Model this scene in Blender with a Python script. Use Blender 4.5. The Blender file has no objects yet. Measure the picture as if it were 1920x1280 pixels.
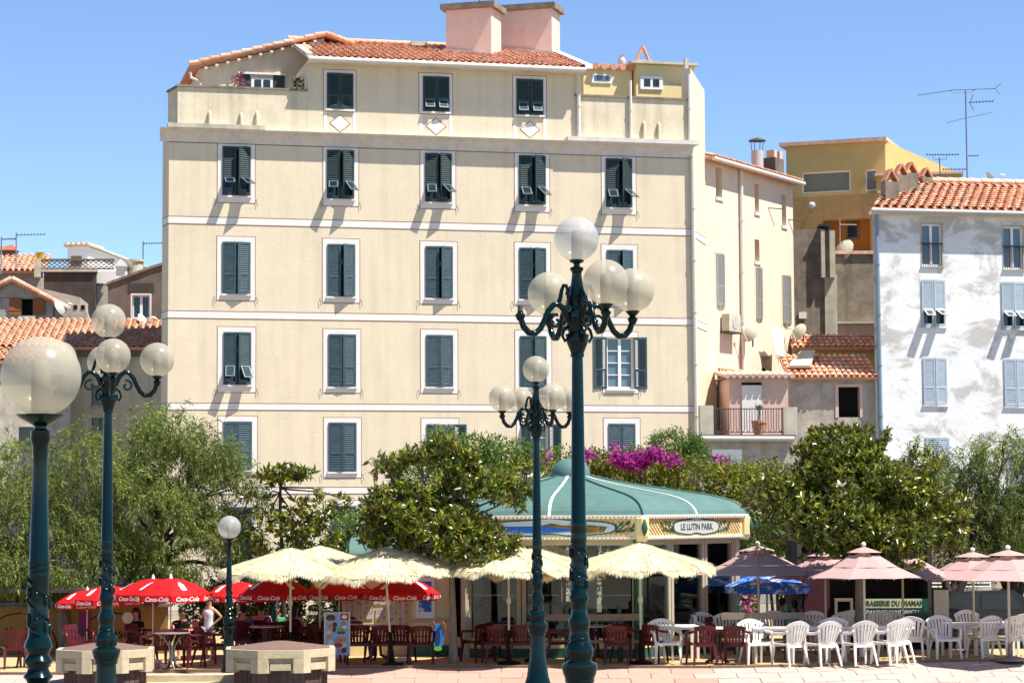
import bpy, bmesh, math, random
import numpy as np
from mathutils import Vector, Matrix

random.seed(7)
RNG = np.random.default_rng(11)
rad = math.radians
scene = bpy.context.scene
COL = scene.collection

# ------------------------------------------------------------------ camera
F = 4330.0                      # focal length in pixels of a 1920 px wide picture
CAMZ = 3.2
PITCH = math.atan(315 / F)
ROLL = -0.005
CAM = Vector((0, 0, CAMZ))
CR = (Matrix.Rotation(math.pi / 2 + PITCH, 3, 'X') @ Matrix.Rotation(ROLL, 3, 'Z'))
cd = bpy.data.cameras.new('camera')
cd.sensor_width = 36
cd.lens = 36 * F / 1920
cd.clip_start = 0.1
cd.clip_end = 6000
cam = bpy.data.objects.new('camera', cd)
cam.matrix_world = Matrix.Translation(CAM) @ CR.to_4x4()
COL.objects.link(cam)
scene.camera = cam

# ------------------------------------------------------------------ sky, sun, exposure
FA_ANG = rad(13.6)
_u = Vector((math.cos(FA_ANG), math.sin(FA_ANG), 0))
_n = Vector((math.sin(FA_ANG), -math.cos(FA_ANG), 0))
SUN = (_u * 1.25 + _n * 1.0 + Vector((0, 0, 2.9))).normalized()
elev = math.asin(SUN.z)
azim = math.atan2(SUN.x, SUN.y)
world = bpy.data.worlds.new('World')
scene.world = world
world.use_nodes = True
wn = world.node_tree
sky = wn.nodes.new('ShaderNodeTexSky')
sky.sky_type = 'NISHITA'
sky.sun_disc = False
sky.sun_elevation = elev
sky.sun_rotation = azim
sky.altitude = 0
sky.air_density = 0.7
sky.dust_density = 0.0
sky.ozone_density = 4.6
bg = wn.nodes['Background']
wn.links.new(sky.outputs[0], bg.inputs[0])
bg.inputs[1].default_value = 0.10
sl = bpy.data.lights.new('sun', 'SUN')
sl.energy = 5.0
sl.angle = rad(0.5)
sl.color = (1.0, 0.95, 0.87)
so = bpy.data.objects.new('sun', sl)
so.rotation_euler = SUN.to_track_quat('Z', 'Y').to_euler()
so.location = (30, -20, 60)
COL.objects.link(so)
scene.view_settings.view_transform = 'Standard'
scene.view_settings.look = 'None'
scene.view_settings.gamma = 1
scene.view_settings.use_curve_mapping = False
scene.view_settings.exposure = 1.0
scene.render.engine = 'CYCLES'

# ------------------------------------------------------------------ calibrated camera helpers
def ray(px, py):
    return CR @ Vector(((px - 960) / F, (640 - py) / F, -1))
def at(px, py, Y):
    d = ray(px, py)
    return CAM + d * (Y / d.y)
def gnd(px, py, z=0.0):
    d = ray(px, py)
    return CAM + d * ((z - CAM.z) / d.z)
class Frame:
    """a vertical wall plane: local x along the wall, local y into the building, z up"""
    def __init__(s, px, Y, ang, z0=0.0):
        p = at(px, 955, Y)
        s.o = Vector((p.x, p.y, z0)); s.a = ang
        s.u = Vector((math.cos(ang), math.sin(ang), 0)); s.v = Vector((-math.sin(ang), math.cos(ang), 0))
    def hit(s, px, py, dy=0.0):
        d = ray(px, py)
        t = (dy - (CAM - s.o).dot(s.v)) / d.dot(s.v)
        q = CAM + d * t - s.o
        return q.dot(s.u), q.z
    def U(s, px, py=640, dy=0.0): return s.hit(px, py, dy)[0]
    def Z(s, py, px, dy=0.0): return s.hit(px, py, dy)[1]
    def loc(s, w):
        q = Vector(w) - s.o
        return Vector((q.dot(s.u), q.dot(s.v), q.z))

# ------------------------------------------------------------------ mesh builder
class MB:
    def __init__(s):
        s.v = []; s.f = []; s.m = []
    def poly(s, pts, m=0):
        b = len(s.v); s.v += [tuple(p) for p in pts]
        s.f.append(tuple(range(b, b + len(pts)))); s.m.append(m)
    def hexa(s, p, m=0):        # 8 corners: bottom 0-3, top 4-7
        b = len(s.v); s.v += [tuple(q) for q in p]
        for q in ((0, 3, 2, 1), (4, 5, 6, 7), (0, 1, 5, 4), (1, 2, 6, 5), (2, 3, 7, 6), (3, 0, 4, 7)):
            s.f.append(tuple(b + i for i in q)); s.m.append(m)
    def box(s, x0, x1, y0, y1, z0, z1, m=0, M=None):
        p = [Vector(q) for q in ((x0, y0, z0), (x1, y0, z0), (x1, y1, z0), (x0, y1, z0),
                                 (x0, y0, z1), (x1, y0, z1), (x1, y1, z1), (x0, y1, z1))]
        if M is not None: p = [M @ q for q in p]
        s.hexa(p, m)
    def prism(s, poly, z0, z1, m=0, top=True, bot=True, mt=None):
        n = len(poly); b = len(s.v)
        s.v += [(x, y, z0) for x, y in poly] + [(x, y, z1) for x, y in poly]
        for i in range(n):
            j = (i + 1) % n
            s.f.append((b + i, b + j, b + n + j, b + n + i)); s.m.append(m)
        if top: s.f.append(tuple(b + n + i for i in range(n))); s.m.append(m if mt is None else mt)
        if bot: s.f.append(tuple(b + i for i in reversed(range(n)))); s.m.append(m)
    def ext(s, poly, y0, y1, m=0):      # polygon in x,z pushed along y
        n = len(poly); b = len(s.v)
        s.v += [(x, y0, z) for x, z in poly] + [(x, y1, z) for x, z in poly]
        for i in range(n):
            j = (i + 1) % n
            s.f.append((b + i, b + j, b + n + j, b + n + i)); s.m.append(m)
        s.f.append(tuple(b + n + i for i in reversed(range(n)))); s.m.append(m)
        s.f.append(tuple(b + i for i in range(n))); s.m.append(m)
    def extx(s, poly, x0, x1, m=0):     # polygon in y,z pushed along x
        n = len(poly); b = len(s.v)
        s.v += [(x0, y, z) for y, z in poly] + [(x1, y, z) for y, z in poly]
        for i in range(n):
            j = (i + 1) % n
            s.f.append((b + i, b + j, b + n + j, b + n + i)); s.m.append(m)
        s.f.append(tuple(b + n + i for i in reversed(range(n)))); s.m.append(m)
        s.f.append(tuple(b + i for i in range(n))); s.m.append(m)
    def tube(s, pts, r, n=8, m=0, cap=True, sx=1.0):
        pts = [Vector(p) for p in pts]
        if not hasattr(r, '__len__'): r = [r] * len(pts)
        b = len(s.v); prev = None
        for i, p in enumerate(pts):
            t = (pts[min(i + 1, len(pts) - 1)] - pts[max(i - 1, 0)])
            if t.length < 1e-9: t = Vector((0, 0, 1))
            t.normalize()
            if prev is None:
                a = Vector((1, 0, 0)) if abs(t.x) < 0.8 else Vector((0, 1, 0))
                e1 = t.cross(a).normalized()
            else:
                e1 = (prev - t * prev.dot(t))
                if e1.length < 1e-6: e1 = t.orthogonal()
                e1.normalize()
            prev = e1; e2 = t.cross(e1)
            for k in range(n):
                th = 2 * math.pi * k / n
                q = p + (e1 * math.cos(th) * sx + e2 * math.sin(th)) * r[i]
                s.v.append(tuple(q))
        for i in range(len(pts) - 1):
            for k in range(n):
                k2 = (k + 1) % n
                s.f.append((b + i * n + k, b + i * n + k2, b + (i + 1) * n + k2, b + (i + 1) * n + k)); s.m.append(m)
        if cap:
            s.f.append(tuple(b + k for k in reversed(range(n)))); s.m.append(m)
            s.f.append(tuple(b + (len(pts) - 1) * n + k for k in range(n))); s.m.append(m)
    def lathe(s, prof, n=16, x=0, y=0, m=0, flute=None):
        b = len(s.v)
        for (r, z) in prof:
            for k in range(n):
                th = 2 * math.pi * k / n
                rr = r
                if flute and flute[0] <= z <= flute[1]: rr = r * (1.0 if k % 2 == 0 else 0.88)
                s.v.append((x + rr * math.cos(th), y + rr * math.sin(th), z))
        for i in range(len(prof) - 1):
            for k in range(n):
                k2 = (k + 1) % n
                s.f.append((b + i * n + k, b + i * n + k2, b + (i + 1) * n + k2, b + (i + 1) * n + k)); s.m.append(m)
        s.f.append(tuple(b + k for k in reversed(range(n)))); s.m.append(m)
        s.f.append(tuple(b + (len(prof) - 1) * n + k for k in range(n))); s.m.append(m)
    def ball(s, c, r, n=16, k=10, m=0, sc=(1, 1, 1), z0=-1.0, z1=1.0):
        a0 = math.asin(z0); a1 = math.asin(z1); b = len(s.v)
        for i in range(k + 1):
            a = a0 + (a1 - a0) * i / k
            for j in range(n):
                th = 2 * math.pi * j / n
                s.v.append((c[0] + r * sc[0] * max(math.cos(a), 1e-4) * math.cos(th), c[1] + r * sc[1] * max(math.cos(a), 1e-4) * math.sin(th), c[2] + r * sc[2] * math.sin(a)))
        for i in range(k):
            for j in range(n):
                j2 = (j + 1) % n
                s.f.append((b + i * n + j, b + i * n + j2, b + (i + 1) * n + j2, b + (i + 1) * n + j)); s.m.append(m)
        s.f.append(tuple(b + j for j in reversed(range(n)))); s.m.append(m)
        s.f.append(tuple(b + k * n + j for j in range(n))); s.m.append(m)
    def patch(s, fn, s0, s1, t0, t1, ns, nt, th, m=0):   # thick curved slab from fn(s,t)->point, normal approx by y
        def P(a, c): return Vector(fn(a, c))
        b = len(s.v); N = (ns + 1) * (nt + 1)
        for side in (0, 1):
            for j in range(nt + 1):
                for i in range(ns + 1):
                    a = s0 + (s1 - s0) * i / ns; c = t0 + (t1 - t0) * j / nt
                    p = P(a, c)
                    if side:
                        e = 1e-3
                        nn = (P(a + e, c) - p).cross(P(a, c + e) - p)
                        if nn.length > 0: nn.normalize()
                        p = p + nn * th
                    s.v.append(tuple(p))
        g = lambda sd, i, j: b + sd * N + j * (ns + 1) + i
        for j in range(nt):
            for i in range(ns):
                s.f.append((g(0, i, j), g(0, i + 1, j), g(0, i + 1, j + 1), g(0, i, j + 1))); s.m.append(m)
                s.f.append((g(1, i, j), g(1, i, j + 1), g(1, i + 1, j + 1), g(1, i + 1, j))); s.m.append(m)
        for i in range(ns):
            for j in (0, nt):
                s.f.append((g(0, i, j), g(0, i + 1, j), g(1, i + 1, j), g(1, i, j))); s.m.append(m)
        for j in range(nt):
            for i in (0, ns):
                s.f.append((g(0, i, j), g(0, i, j + 1), g(1, i, j + 1), g(1, i, j))); s.m.append(m)
    def mesh(s, name, mats, smooth=None, fix=True):
        me = bpy.data.meshes.new(name)
        me.from_pydata(s.v, [], s.f)
        if not isinstance(mats, (list, tuple)): mats = [mats]
        for x in mats: me.materials.append(x)
        if len(mats) > 1: me.polygons.foreach_set('material_index', s.m)
        if fix:
            bm = bmesh.new(); bm.from_mesh(me)
            bmesh.ops.recalc_face_normals(bm, faces=bm.faces)
            bm.to_mesh(me); bm.free()
        if smooth:
            me.polygons.foreach_set('use_smooth', [True] * len(me.polygons))
            me.set_sharp_from_angle(angle=rad(smooth))
        me.update()
        return me
    def build(s, name, mats, parent=None, smooth=None, loc=None, fix=True, label=None):
        return link(name, s.mesh(name, mats, smooth, fix), parent, loc, label)

def link(name, me, parent=None, loc=None, label=None, M=None):
    o = bpy.data.objects.new(name, me)
    COL.objects.link(o)
    if parent is not None: o.parent = parent
    if M is not None: o.matrix_basis = M
    elif loc is not None: o.location = loc
    if label: o['label'] = label
    return o
def tag(o, label, cat, group=None):
    o['label'] = label; o['category'] = cat
    if group: o['group'] = group
    return o
def thing(name, label, cat, loc=(0, 0, 0), rz=0.0, group=None):
    o = bpy.data.objects.new(name, None)
    o.empty_display_size = 0.2
    COL.objects.link(o); o.location = loc; o.rotation_euler = (0, 0, rz)
    return tag(o, label, cat, group)
def struct(o, kind='structure'):
    o['kind'] = kind; return o
def dup(root, loc, rz, label, group=None, sc=None):
    r = root.copy(); COL.objects.link(r); r.location = loc; r.rotation_euler = (0, 0, rz)
    r['label'] = label
    if group: r['group'] = group
    if sc: r.scale = (sc, sc, sc)
    def rec(src, dst):
        for ch in list(src.children):
            c = ch.copy(); COL.objects.link(c); c.parent = dst; rec(ch, c)
    rec(root, r)
    return r

# ------------------------------------------------------------------ materials
def mat(name, col, rough=0.75, spec=0.3, var=0.0, vscale=6.0, bump=0.0, bscale=40.0, metal=0.0, col2=None, lo=0.4, hi=0.6,
        stretch=(1, 1, 1), streak=0.0, coat=0.0, trans=0.0):
    m = bpy.data.materials.new(name); m.use_nodes = True
    nt = m.node_tree; N = nt.nodes; Lk = nt.links
    b = N['Principled BSDF']
    b.inputs['Roughness'].default_value = rough
    b.inputs['Specular IOR Level'].default_value = spec
    b.inputs['Metallic'].default_value = metal
    if coat: b.inputs['Coat Weight'].default_value = coat; b.inputs['Coat Roughness'].default_value = 0.08
    c = (*col, 1)
    b.inputs['Base Color'].default_value = c
    tc = N.new('ShaderNodeTexCoord')
    mp = N.new('ShaderNodeMapping'); mp.inputs['Scale'].default_value = stretch
    Lk.new(tc.outputs['Object'], mp.inputs[0])
    last = None
    if col2 is not None:
        no = N.new('ShaderNodeTexNoise'); no.inputs['Scale'].default_value = vscale; no.inputs['Detail'].default_value = 9; no.inputs['Roughness'].default_value = 0.66; no.inputs['Distortion'].default_value = 0.5
        Lk.new(mp.outputs[0], no.inputs['Vector'])
        rp = N.new('ShaderNodeMapRange'); rp.inputs[1].default_value = lo; rp.inputs[2].default_value = hi
        Lk.new(no.outputs[0], rp.inputs[0])
        mx = N.new('ShaderNodeMix'); mx.data_type = 'RGBA'
        mx.inputs[6].default_value = c; mx.inputs[7].default_value = (*col2, 1)
        Lk.new(rp.outputs[0], mx.inputs[0]); last = mx.outputs[2]
    if var:
        no = N.new('ShaderNodeTexNoise'); no.inputs['Scale'].default_value = vscale * 1.7; no.inputs['Detail'].default_value = 8; no.inputs['Roughness'].default_value = 0.65
        Lk.new(mp.outputs[0], no.inputs['Vector'])
        rp = N.new('ShaderNodeMapRange'); rp.inputs[1].default_value = 0.3; rp.inputs[2].default_value = 0.7; rp.inputs[3].default_value = 1 - var; rp.inputs[4].default_value = 1 + var * 0.6
        Lk.new(no.outputs[0], rp.inputs[0])
        h = N.new('ShaderNodeMix'); h.data_type = 'RGBA'; h.blend_type = 'MULTIPLY'; h.inputs[0].default_value = 1
        if last: Lk.new(last, h.inputs[6])
        else: h.inputs[6].default_value = c
        Lk.new(rp.outputs[0], h.inputs[7]); last = h.outputs[2]
    if streak:
        m2 = N.new('ShaderNodeMapping'); m2.inputs['Scale'].default_value = (2.2, 2.2, 0.16)
        Lk.new(tc.outputs['Object'], m2.inputs[0])
        no = N.new('ShaderNodeTexNoise'); no.inputs['Scale'].default_value = 1.3; no.inputs['Detail'].default_value = 5
        Lk.new(m2.outputs[0], no.inputs['Vector'])
        rp = N.new('ShaderNodeMapRange'); rp.inputs[1].default_value = 0.48; rp.inputs[2].default_value = 0.8; rp.inputs[3].default_value = 1; rp.inputs[4].default_value = 1 - streak
        Lk.new(no.outputs[0], rp.inputs[0])
        h = N.new('ShaderNodeMix'); h.data_type = 'RGBA'; h.blend_type = 'MULTIPLY'; h.inputs[0].default_value = 1
        if last: Lk.new(last, h.inputs[6])
        else: h.inputs[6].default_value = c
        Lk.new(rp.outputs[0], h.inputs[7]); last = h.outputs[2]
    if last: Lk.new(last, b.inputs['Base Color'])
    if bump:
        no = N.new('ShaderNodeTexNoise'); no.inputs['Scale'].default_value = bscale; no.inputs['Detail'].default_value = 6
        Lk.new(mp.outputs[0], no.inputs['Vector'])
        bp = N.new('ShaderNodeBump'); bp.inputs['Strength'].default_value = bump; bp.inputs['Distance'].default_value = 0.02
        Lk.new(no.outputs[0], bp.inputs['Height']); Lk.new(bp.outputs[0], b.inputs['Normal'])
    if trans:
        tr = N.new('ShaderNodeBsdfTranslucent'); mxs = N.new('ShaderNodeMixShader'); mxs.inputs[0].default_value = trans
        if last: Lk.new(last, tr.inputs[0])
        else: tr.inputs[0].default_value = c
        Lk.new(b.outputs[0], mxs.inputs[1]); Lk.new(tr.outputs[0], mxs.inputs[2])
        Lk.new(mxs.outputs[0], N['Material Output'].inputs[0])
    return m

def leafmat(name, c1, c2, back=None, rough=0.5, spec=0.3, trans=0.3):
    m = bpy.data.materials.new(name); m.use_nodes = True
    nt = m.node_tree; N = nt.nodes; Lk = nt.links
    b = N['Principled BSDF']; b.inputs['Roughness'].default_value = rough; b.inputs['Specular IOR Level'].default_value = spec
    at_ = N.new('ShaderNodeAttribute'); at_.attribute_name = 'tint'
    mx = N.new('ShaderNodeMix'); mx.data_type = 'RGBA'; mx.inputs[6].default_value = (*c1, 1); mx.inputs[7].default_value = (*c2, 1)
    Lk.new(at_.outputs['Fac'], mx.inputs[0]); out = mx.outputs[2]
    if back:
        g = N.new('ShaderNodeNewGeometry')
        m2 = N.new('ShaderNodeMix'); m2.data_type = 'RGBA'; m2.inputs[7].default_value = (*back, 1)
        Lk.new(g.outputs['Backfacing'], m2.inputs[0]); Lk.new(out, m2.inputs[6]); out = m2.outputs[2]
    Lk.new(out, b.inputs['Base Color'])
    tr = N.new('ShaderNodeBsdfTranslucent'); Lk.new(out, tr.inputs[0])
    ms = N.new('ShaderNodeMixShader'); ms.inputs[0].default_value = trans
    Lk.new(b.outputs[0], ms.inputs[1]); Lk.new(tr.outputs[0], ms.inputs[2]); Lk.new(ms.outputs[0], N['Material Output'].inputs[0])
    return m

def glassmat(name, tint=(0.8, 0.85, 0.85), through=0.75):
    m = bpy.data.materials.new(name); m.use_nodes = True
    nt = m.node_tree; N = nt.nodes; Lk = nt.links
    t = N.new('ShaderNodeBsdfTransparent'); t.inputs[0].default_value = (*tint, 1)
    g = N.new('ShaderNodeBsdfGlossy'); g.inputs['Roughness'].default_value = 0.03
    fr = N.new('ShaderNodeFresnel'); fr.inputs[0].default_value = 1.5
    ad = N.new('ShaderNodeMath'); ad.operation = 'ADD'; ad.inputs[1].default_value = (1 - through) * 0.35
    Lk.new(fr.outputs[0], ad.inputs[0])
    ms = N.new('ShaderNodeMixShader'); Lk.new(ad.outputs[0], ms.inputs[0]); Lk.new(t.outputs[0], ms.inputs[1]); Lk.new(g.outputs[0], ms.inputs[2])
    Lk.new(ms.outputs[0], N['Material Output'].inputs[0])
    return m

def globemat(name, col):
    m = bpy.data.materials.new(name); m.use_nodes = True
    nt = m.node_tree; N = nt.nodes; Lk = nt.links
    b = N['Principled BSDF']; b.inputs['Roughness'].default_value = 0.24; b.inputs['Specular IOR Level'].default_value = 0.8
    tc = N.new('ShaderNodeTexCoord'); mp = N.new('ShaderNodeMapping'); mp.inputs['Scale'].default_value = (7, 7, 0.8)
    Lk.new(tc.outputs['Object'], mp.inputs[0])
    no = N.new('ShaderNodeTexNoise'); no.inputs['Scale'].default_value = 3; no.inputs['Detail'].default_value = 5; Lk.new(mp.outputs[0], no.inputs['Vector'])
    rp = N.new('ShaderNodeMapRange'); rp.inputs[1].default_value = 0.62; rp.inputs[2].default_value = 0.74; Lk.new(no.outputs[0], rp.inputs[0])
    mx = N.new('ShaderNodeMix'); mx.data_type = 'RGBA'; mx.inputs[6].default_value = (*col, 1); mx.inputs[7].default_value = (0.62, 0.6, 0.53, 1)
    Lk.new(rp.outputs[0], mx.inputs[0]); Lk.new(mx.outputs[2], b.inputs['Base Color'])
    tr = N.new('ShaderNodeBsdfTranslucent'); tr.inputs[0].default_value = (*col, 1)
    tp = N.new('ShaderNodeBsdfTransparent'); tp.inputs[0].default_value = (0.9, 0.88, 0.82, 1)
    m1 = N.new('ShaderNodeMixShader'); m1.inputs[0].default_value = 0.5; Lk.new(b.outputs[0], m1.inputs[1]); Lk.new(tr.outputs[0], m1.inputs[2])
    m2 = N.new('ShaderNodeMixShader'); m2.inputs[0].default_value = 0.5; Lk.new(m1.outputs[0], m2.inputs[1]); Lk.new(tp.outputs[0], m2.inputs[2])
    Lk.new(m2.outputs[0], N['Material Output'].inputs[0])
    return m

M = {}
M['chimney_pink'] = mat('pale_pink_cream_plaster', (0.70, 0.53, 0.44), 0.9, 0.15, var=0.1, vscale=1.5, streak=0.15)
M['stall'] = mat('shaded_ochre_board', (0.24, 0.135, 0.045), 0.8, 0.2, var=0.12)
M['shutter_b'] = mat('faded_slate_shutter_paint', (0.050, 0.090, 0.108), 0.6, 0.3, var=0.3, vscale=3)
M['shutter_c'] = mat('greenish_slate_shutter_paint', (0.030, 0.064, 0.074), 0.55, 0.35, var=0.3, vscale=3)
M['tile_d'] = mat('weathered_grey_tile', (0.42, 0.29, 0.22), 0.9, 0.15, var=0.35, vscale=5)
M['cream'] = mat('cream_plaster', (0.66, 0.565, 0.415), 0.9, 0.15, var=0.07, vscale=0.55, bump=0.25, bscale=9, streak=0.15)
M['cream_dirty'] = mat('stained_plaster', (0.64, 0.56, 0.41), 0.9, 0.15, var=0.16, vscale=0.8, bump=0.3, bscale=9, streak=0.3)
M['band'] = mat('white_band_paint', (0.72, 0.67, 0.63), 0.85, 0.2, var=0.06, vscale=2)
M['outline'] = mat('brown_outline_paint', (0.22, 0.12, 0.08), 0.9)
M['cornice'] = mat('grey_cornice_plaster', (0.62, 0.57, 0.52), 0.9, 0.2, var=0.12, vscale=2, streak=0.15)
M['shutter'] = mat('blue_slate_shutter_paint', (0.036, 0.072, 0.092), 0.55, 0.35, var=0.25, vscale=3)
M['shutter_dark'] = mat('dark_green_shutter_paint', (0.022, 0.042, 0.042), 0.5, 0.35, var=0.25, vscale=3)
M['flap'] = mat('sunlit_flap_shutter_tone', (0.10, 0.16, 0.20), 0.5, 0.4)  # shutter tone made paler on flap frames: sunlight put into the colour
M['pipe'] = mat('grey_white_pipe', (0.62, 0.58, 0.53), 0.5, 0.4, var=0.1)
M['zinc'] = mat('zinc_gutter', (0.42, 0.42, 0.40), 0.5, 0.5, var=0.15)
M['pane'] = mat('dark_window_glass', (0.02, 0.03, 0.04), 0.08, 0.6)
M['bluepane'] = mat('blue_grey_window_glass', (0.09, 0.15, 0.19), 0.08, 0.7)
M['white'] = mat('white_paint', (0.78, 0.77, 0.74), 0.5, 0.4, var=0.05)
M['tile_a'] = mat('terracotta_tile', (0.62, 0.28, 0.165), 0.85, 0.2, var=0.25, vscale=4)
M['tile_b'] = mat('orange_terracotta_tile', (0.70, 0.36, 0.23), 0.85, 0.2, var=0.25, vscale=4)
M['tile_c'] = mat('pale_terracotta_tile', (0.70, 0.45, 0.33), 0.85, 0.2, var=0.3, vscale=4)
M['tile_base'] = mat('terracotta_underlay', (0.58, 0.28, 0.17), 0.9, 0.1, var=0.3)
M['pinkwall'] = mat('pink_plaster', (0.62, 0.44, 0.36), 0.9, 0.15, var=0.12, vscale=1.5, streak=0.12)
M['concrete'] = mat('weathered_concrete', (0.25, 0.21, 0.165), 0.95, 0.1, var=0.35, vscale=1.4, bump=0.4, bscale=12, streak=0.4)
M['concrete_lt'] = mat('pale_cement', (0.5, 0.46, 0.36), 0.95, 0.1, var=0.2, vscale=1.4, streak=0.3)
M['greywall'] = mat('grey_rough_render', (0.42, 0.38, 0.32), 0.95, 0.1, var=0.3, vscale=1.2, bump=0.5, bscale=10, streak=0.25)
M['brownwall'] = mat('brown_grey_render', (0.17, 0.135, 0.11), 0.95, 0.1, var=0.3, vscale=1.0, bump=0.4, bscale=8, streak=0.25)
M['darkwall'] = mat('dark_stained_render', (0.075, 0.066, 0.06), 0.95, 0.1, var=0.35, vscale=1.2, streak=0.3)
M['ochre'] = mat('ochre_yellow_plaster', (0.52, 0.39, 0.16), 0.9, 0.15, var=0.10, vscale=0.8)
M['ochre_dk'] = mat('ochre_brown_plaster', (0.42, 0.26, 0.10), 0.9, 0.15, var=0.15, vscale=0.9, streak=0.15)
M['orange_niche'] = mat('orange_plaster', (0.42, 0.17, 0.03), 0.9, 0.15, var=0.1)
M['peach'] = mat('peach_plaster', (0.71, 0.56, 0.43), 0.9, 0.15, var=0.08, vscale=0.6, bump=0.2, bscale=9, streak=0.12)
M['peel'] = mat('peeling_white_paint', (0.70, 0.70, 0.69), 0.9, 0.2, var=0.10, vscale=0.62, bump=0.35, bscale=5, col2=(0.47, 0.45, 0.42), lo=0.51, hi=0.59, stretch=(1.0, 1.0, 1.5))
M['blue_shutter'] = mat('pale_blue_shutter_paint', (0.36, 0.43, 0.49), 0.6, 0.3, var=0.12, vscale=3)
M['bluepipe'] = mat('blue_grey_pipe', (0.16, 0.23, 0.31), 0.5, 0.4, var=0.15)
M['olivepane'] = mat('olive_grey_glass', (0.16, 0.16, 0.11), 0.15, 0.5)
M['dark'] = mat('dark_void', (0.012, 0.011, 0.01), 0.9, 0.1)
M['wood'] = mat('orange_brown_wood', (0.33, 0.12, 0.04), 0.7, 0.2, var=0.2)
M['iron'] = mat('dark_iron', (0.05, 0.045, 0.045), 0.6, 0.4)
M['lampgreen'] = mat('glossy_dark_green_enamel', (0.0012, 0.0120, 0.0125), 0.15, 0.26, var=0.15, vscale=5, bump=0.03, bscale=30)
M['globe'] = globemat('frosted_globe', (0.66, 0.62, 0.5))
M['globe_clear'] = globemat('frosted_clear_globe', (0.68, 0.68, 0.68))
M['core'] = mat('lamp_core', (0.30, 0.27, 0.22), 0.6)
M['maroon'] = mat('maroon_plastic', (0.080, 0.006, 0.010), 0.34, 0.35)
M['wplastic'] = mat('white_plastic', (0.80, 0.78, 0.72), 0.4, 0.4, var=0.03, trans=0.12)
M['thatch'] = mat('straw', (0.86, 0.80, 0.56), 0.9, 0.1, var=0.08, vscale=9, trans=0.25)
M['thatch_base'] = mat('straw_under', (0.80, 0.66, 0.36), 0.9, 0.1, var=0.1, vscale=9, trans=0.25)
M['polewood'] = mat('cream_pole', (0.55, 0.47, 0.34), 0.6, 0.3)
M['red'] = mat('red_canopy_fabric', (0.62, 0.012, 0.014), 0.7, 0.2, trans=0.3)
M['redprint'] = mat('white_print', (0.82, 0.78, 0.78), 0.7, 0.2)
M['mauve'] = mat('mauve_canopy_fabric', (0.50, 0.33, 0.31), 0.85, 0.1, var=0.05, trans=0.22)
M['bluefab'] = mat('royal_blue_fabric', (0.03, 0.07, 0.42), 0.8, 0.1, trans=0.25)
M['bluewhite'] = mat('blue_white_print_fabric', (0.72, 0.78, 0.86), 0.8, 0.1, col2=(0.04, 0.16, 0.60), vscale=4, lo=0.40, hi=0.50, trans=0.25)
M['kroof'] = mat('teal_green_roof_sheet', (0.083, 0.165, 0.145), 0.55, 0.35, var=0.14, vscale=1.3, streak=0.1)
M['kcream'] = mat('cream_yellow_paint', (0.68, 0.56, 0.30), 0.6, 0.3, var=0.06)
M['kframe'] = mat('beige_frame_paint', (0.42, 0.36, 0.26), 0.55, 0.35, var=0.06)
M['kgreen'] = mat('dark_green_paint', (0.012, 0.085, 0.06), 0.5, 0.4)
M['lattice'] = mat('gold_lattice', (0.45, 0.25, 0.05), 0.7, 0.3)
M['mint'] = mat('pale_green_wall', (0.5, 0.58, 0.42), 0.8, 0.2)
M['glass'] = glassmat('kiosk_glass', through=0.95)
M['stone'] = mat('yellow_stone', (0.52, 0.43, 0.28), 0.9, 0.15, var=0.18, vscale=4, bump=0.3, bscale=25)
M['brick'] = mat('dark_red_brown_brick', (0.10, 0.06, 0.05), 0.85, 0.2, var=0.25, vscale=7)
M['brick2'] = mat('brown_brick', (0.13, 0.085, 0.07), 0.85, 0.2, var=0.25, vscale=7)
M['mortar'] = mat('mortar', (0.16, 0.12, 0.10), 0.95)
M['captile'] = mat('brown_cap_tile', (0.17, 0.105, 0.085), 0.8, 0.2, var=0.15)
M['pave_a'] = mat('pink_paving', (0.42, 0.265, 0.21), 0.85, 0.2, var=0.1, vscale=3)
M['pave_b'] = mat('pale_pink_paving', (0.43, 0.33, 0.285), 0.85, 0.2, var=0.1, vscale=3)
M['pave_c'] = mat('salmon_paving', (0.40, 0.24, 0.18), 0.85, 0.2, var=0.1, vscale=3)
M['joint'] = mat('paving_joint', (0.36, 0.255, 0.205), 0.95)
M['sand'] = mat('sandy_terrace', (0.46, 0.33, 0.17), 0.95, 0.1, var=0.2, vscale=2, bump=0.3, bscale=30)
M['asphalt'] = mat('dusty_ground', (0.22, 0.19, 0.15), 0.95, 0.1, var=0.2, vscale=0.5)
M['curb'] = mat('brown_kerb', (0.23, 0.15, 0.10), 0.9, 0.1, var=0.2)
M['bark'] = mat('grey_bark', (0.19, 0.155, 0.12), 0.95, 0.1, var=0.35, vscale=6, bump=0.6, bscale=18, stretch=(1, 1, 0.25))
M['bark_dk'] = mat('dark_bark', (0.06, 0.045, 0.035), 0.95, 0.1, var=0.35, vscale=6, bump=0.6, bscale=18, stretch=(1, 1, 0.25))
M['skin'] = mat('skin', (0.46, 0.24, 0.15), 0.6, 0.3)
M['black'] = mat('black_fabric', (0.012, 0.012, 0.014), 0.9, 0.1)
M['hair'] = mat('dark_hair', (0.018, 0.012, 0.009), 0.5, 0.3)
M['metal'] = mat('grey_metal', (0.42, 0.41, 0.39), 0.35, 0.5, metal=0.6)
M['greybench'] = mat('taupe_bench_plank', (0.24, 0.185, 0.14), 0.8, 0.2, var=0.15)
M['pepper'] = leafmat('pepper_leaf', (0.085, 0.118, 0.030), (0.33, 0.385, 0.105), rough=0.65, spec=0.12, trans=0.38)
M['magnolia'] = leafmat('magnolia_leaf', (0.035, 0.075, 0.008), (0.34, 0.37, 0.03), back=(0.19, 0.165, 0.035), rough=0.28, spec=0.6, trans=0.2)
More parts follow.
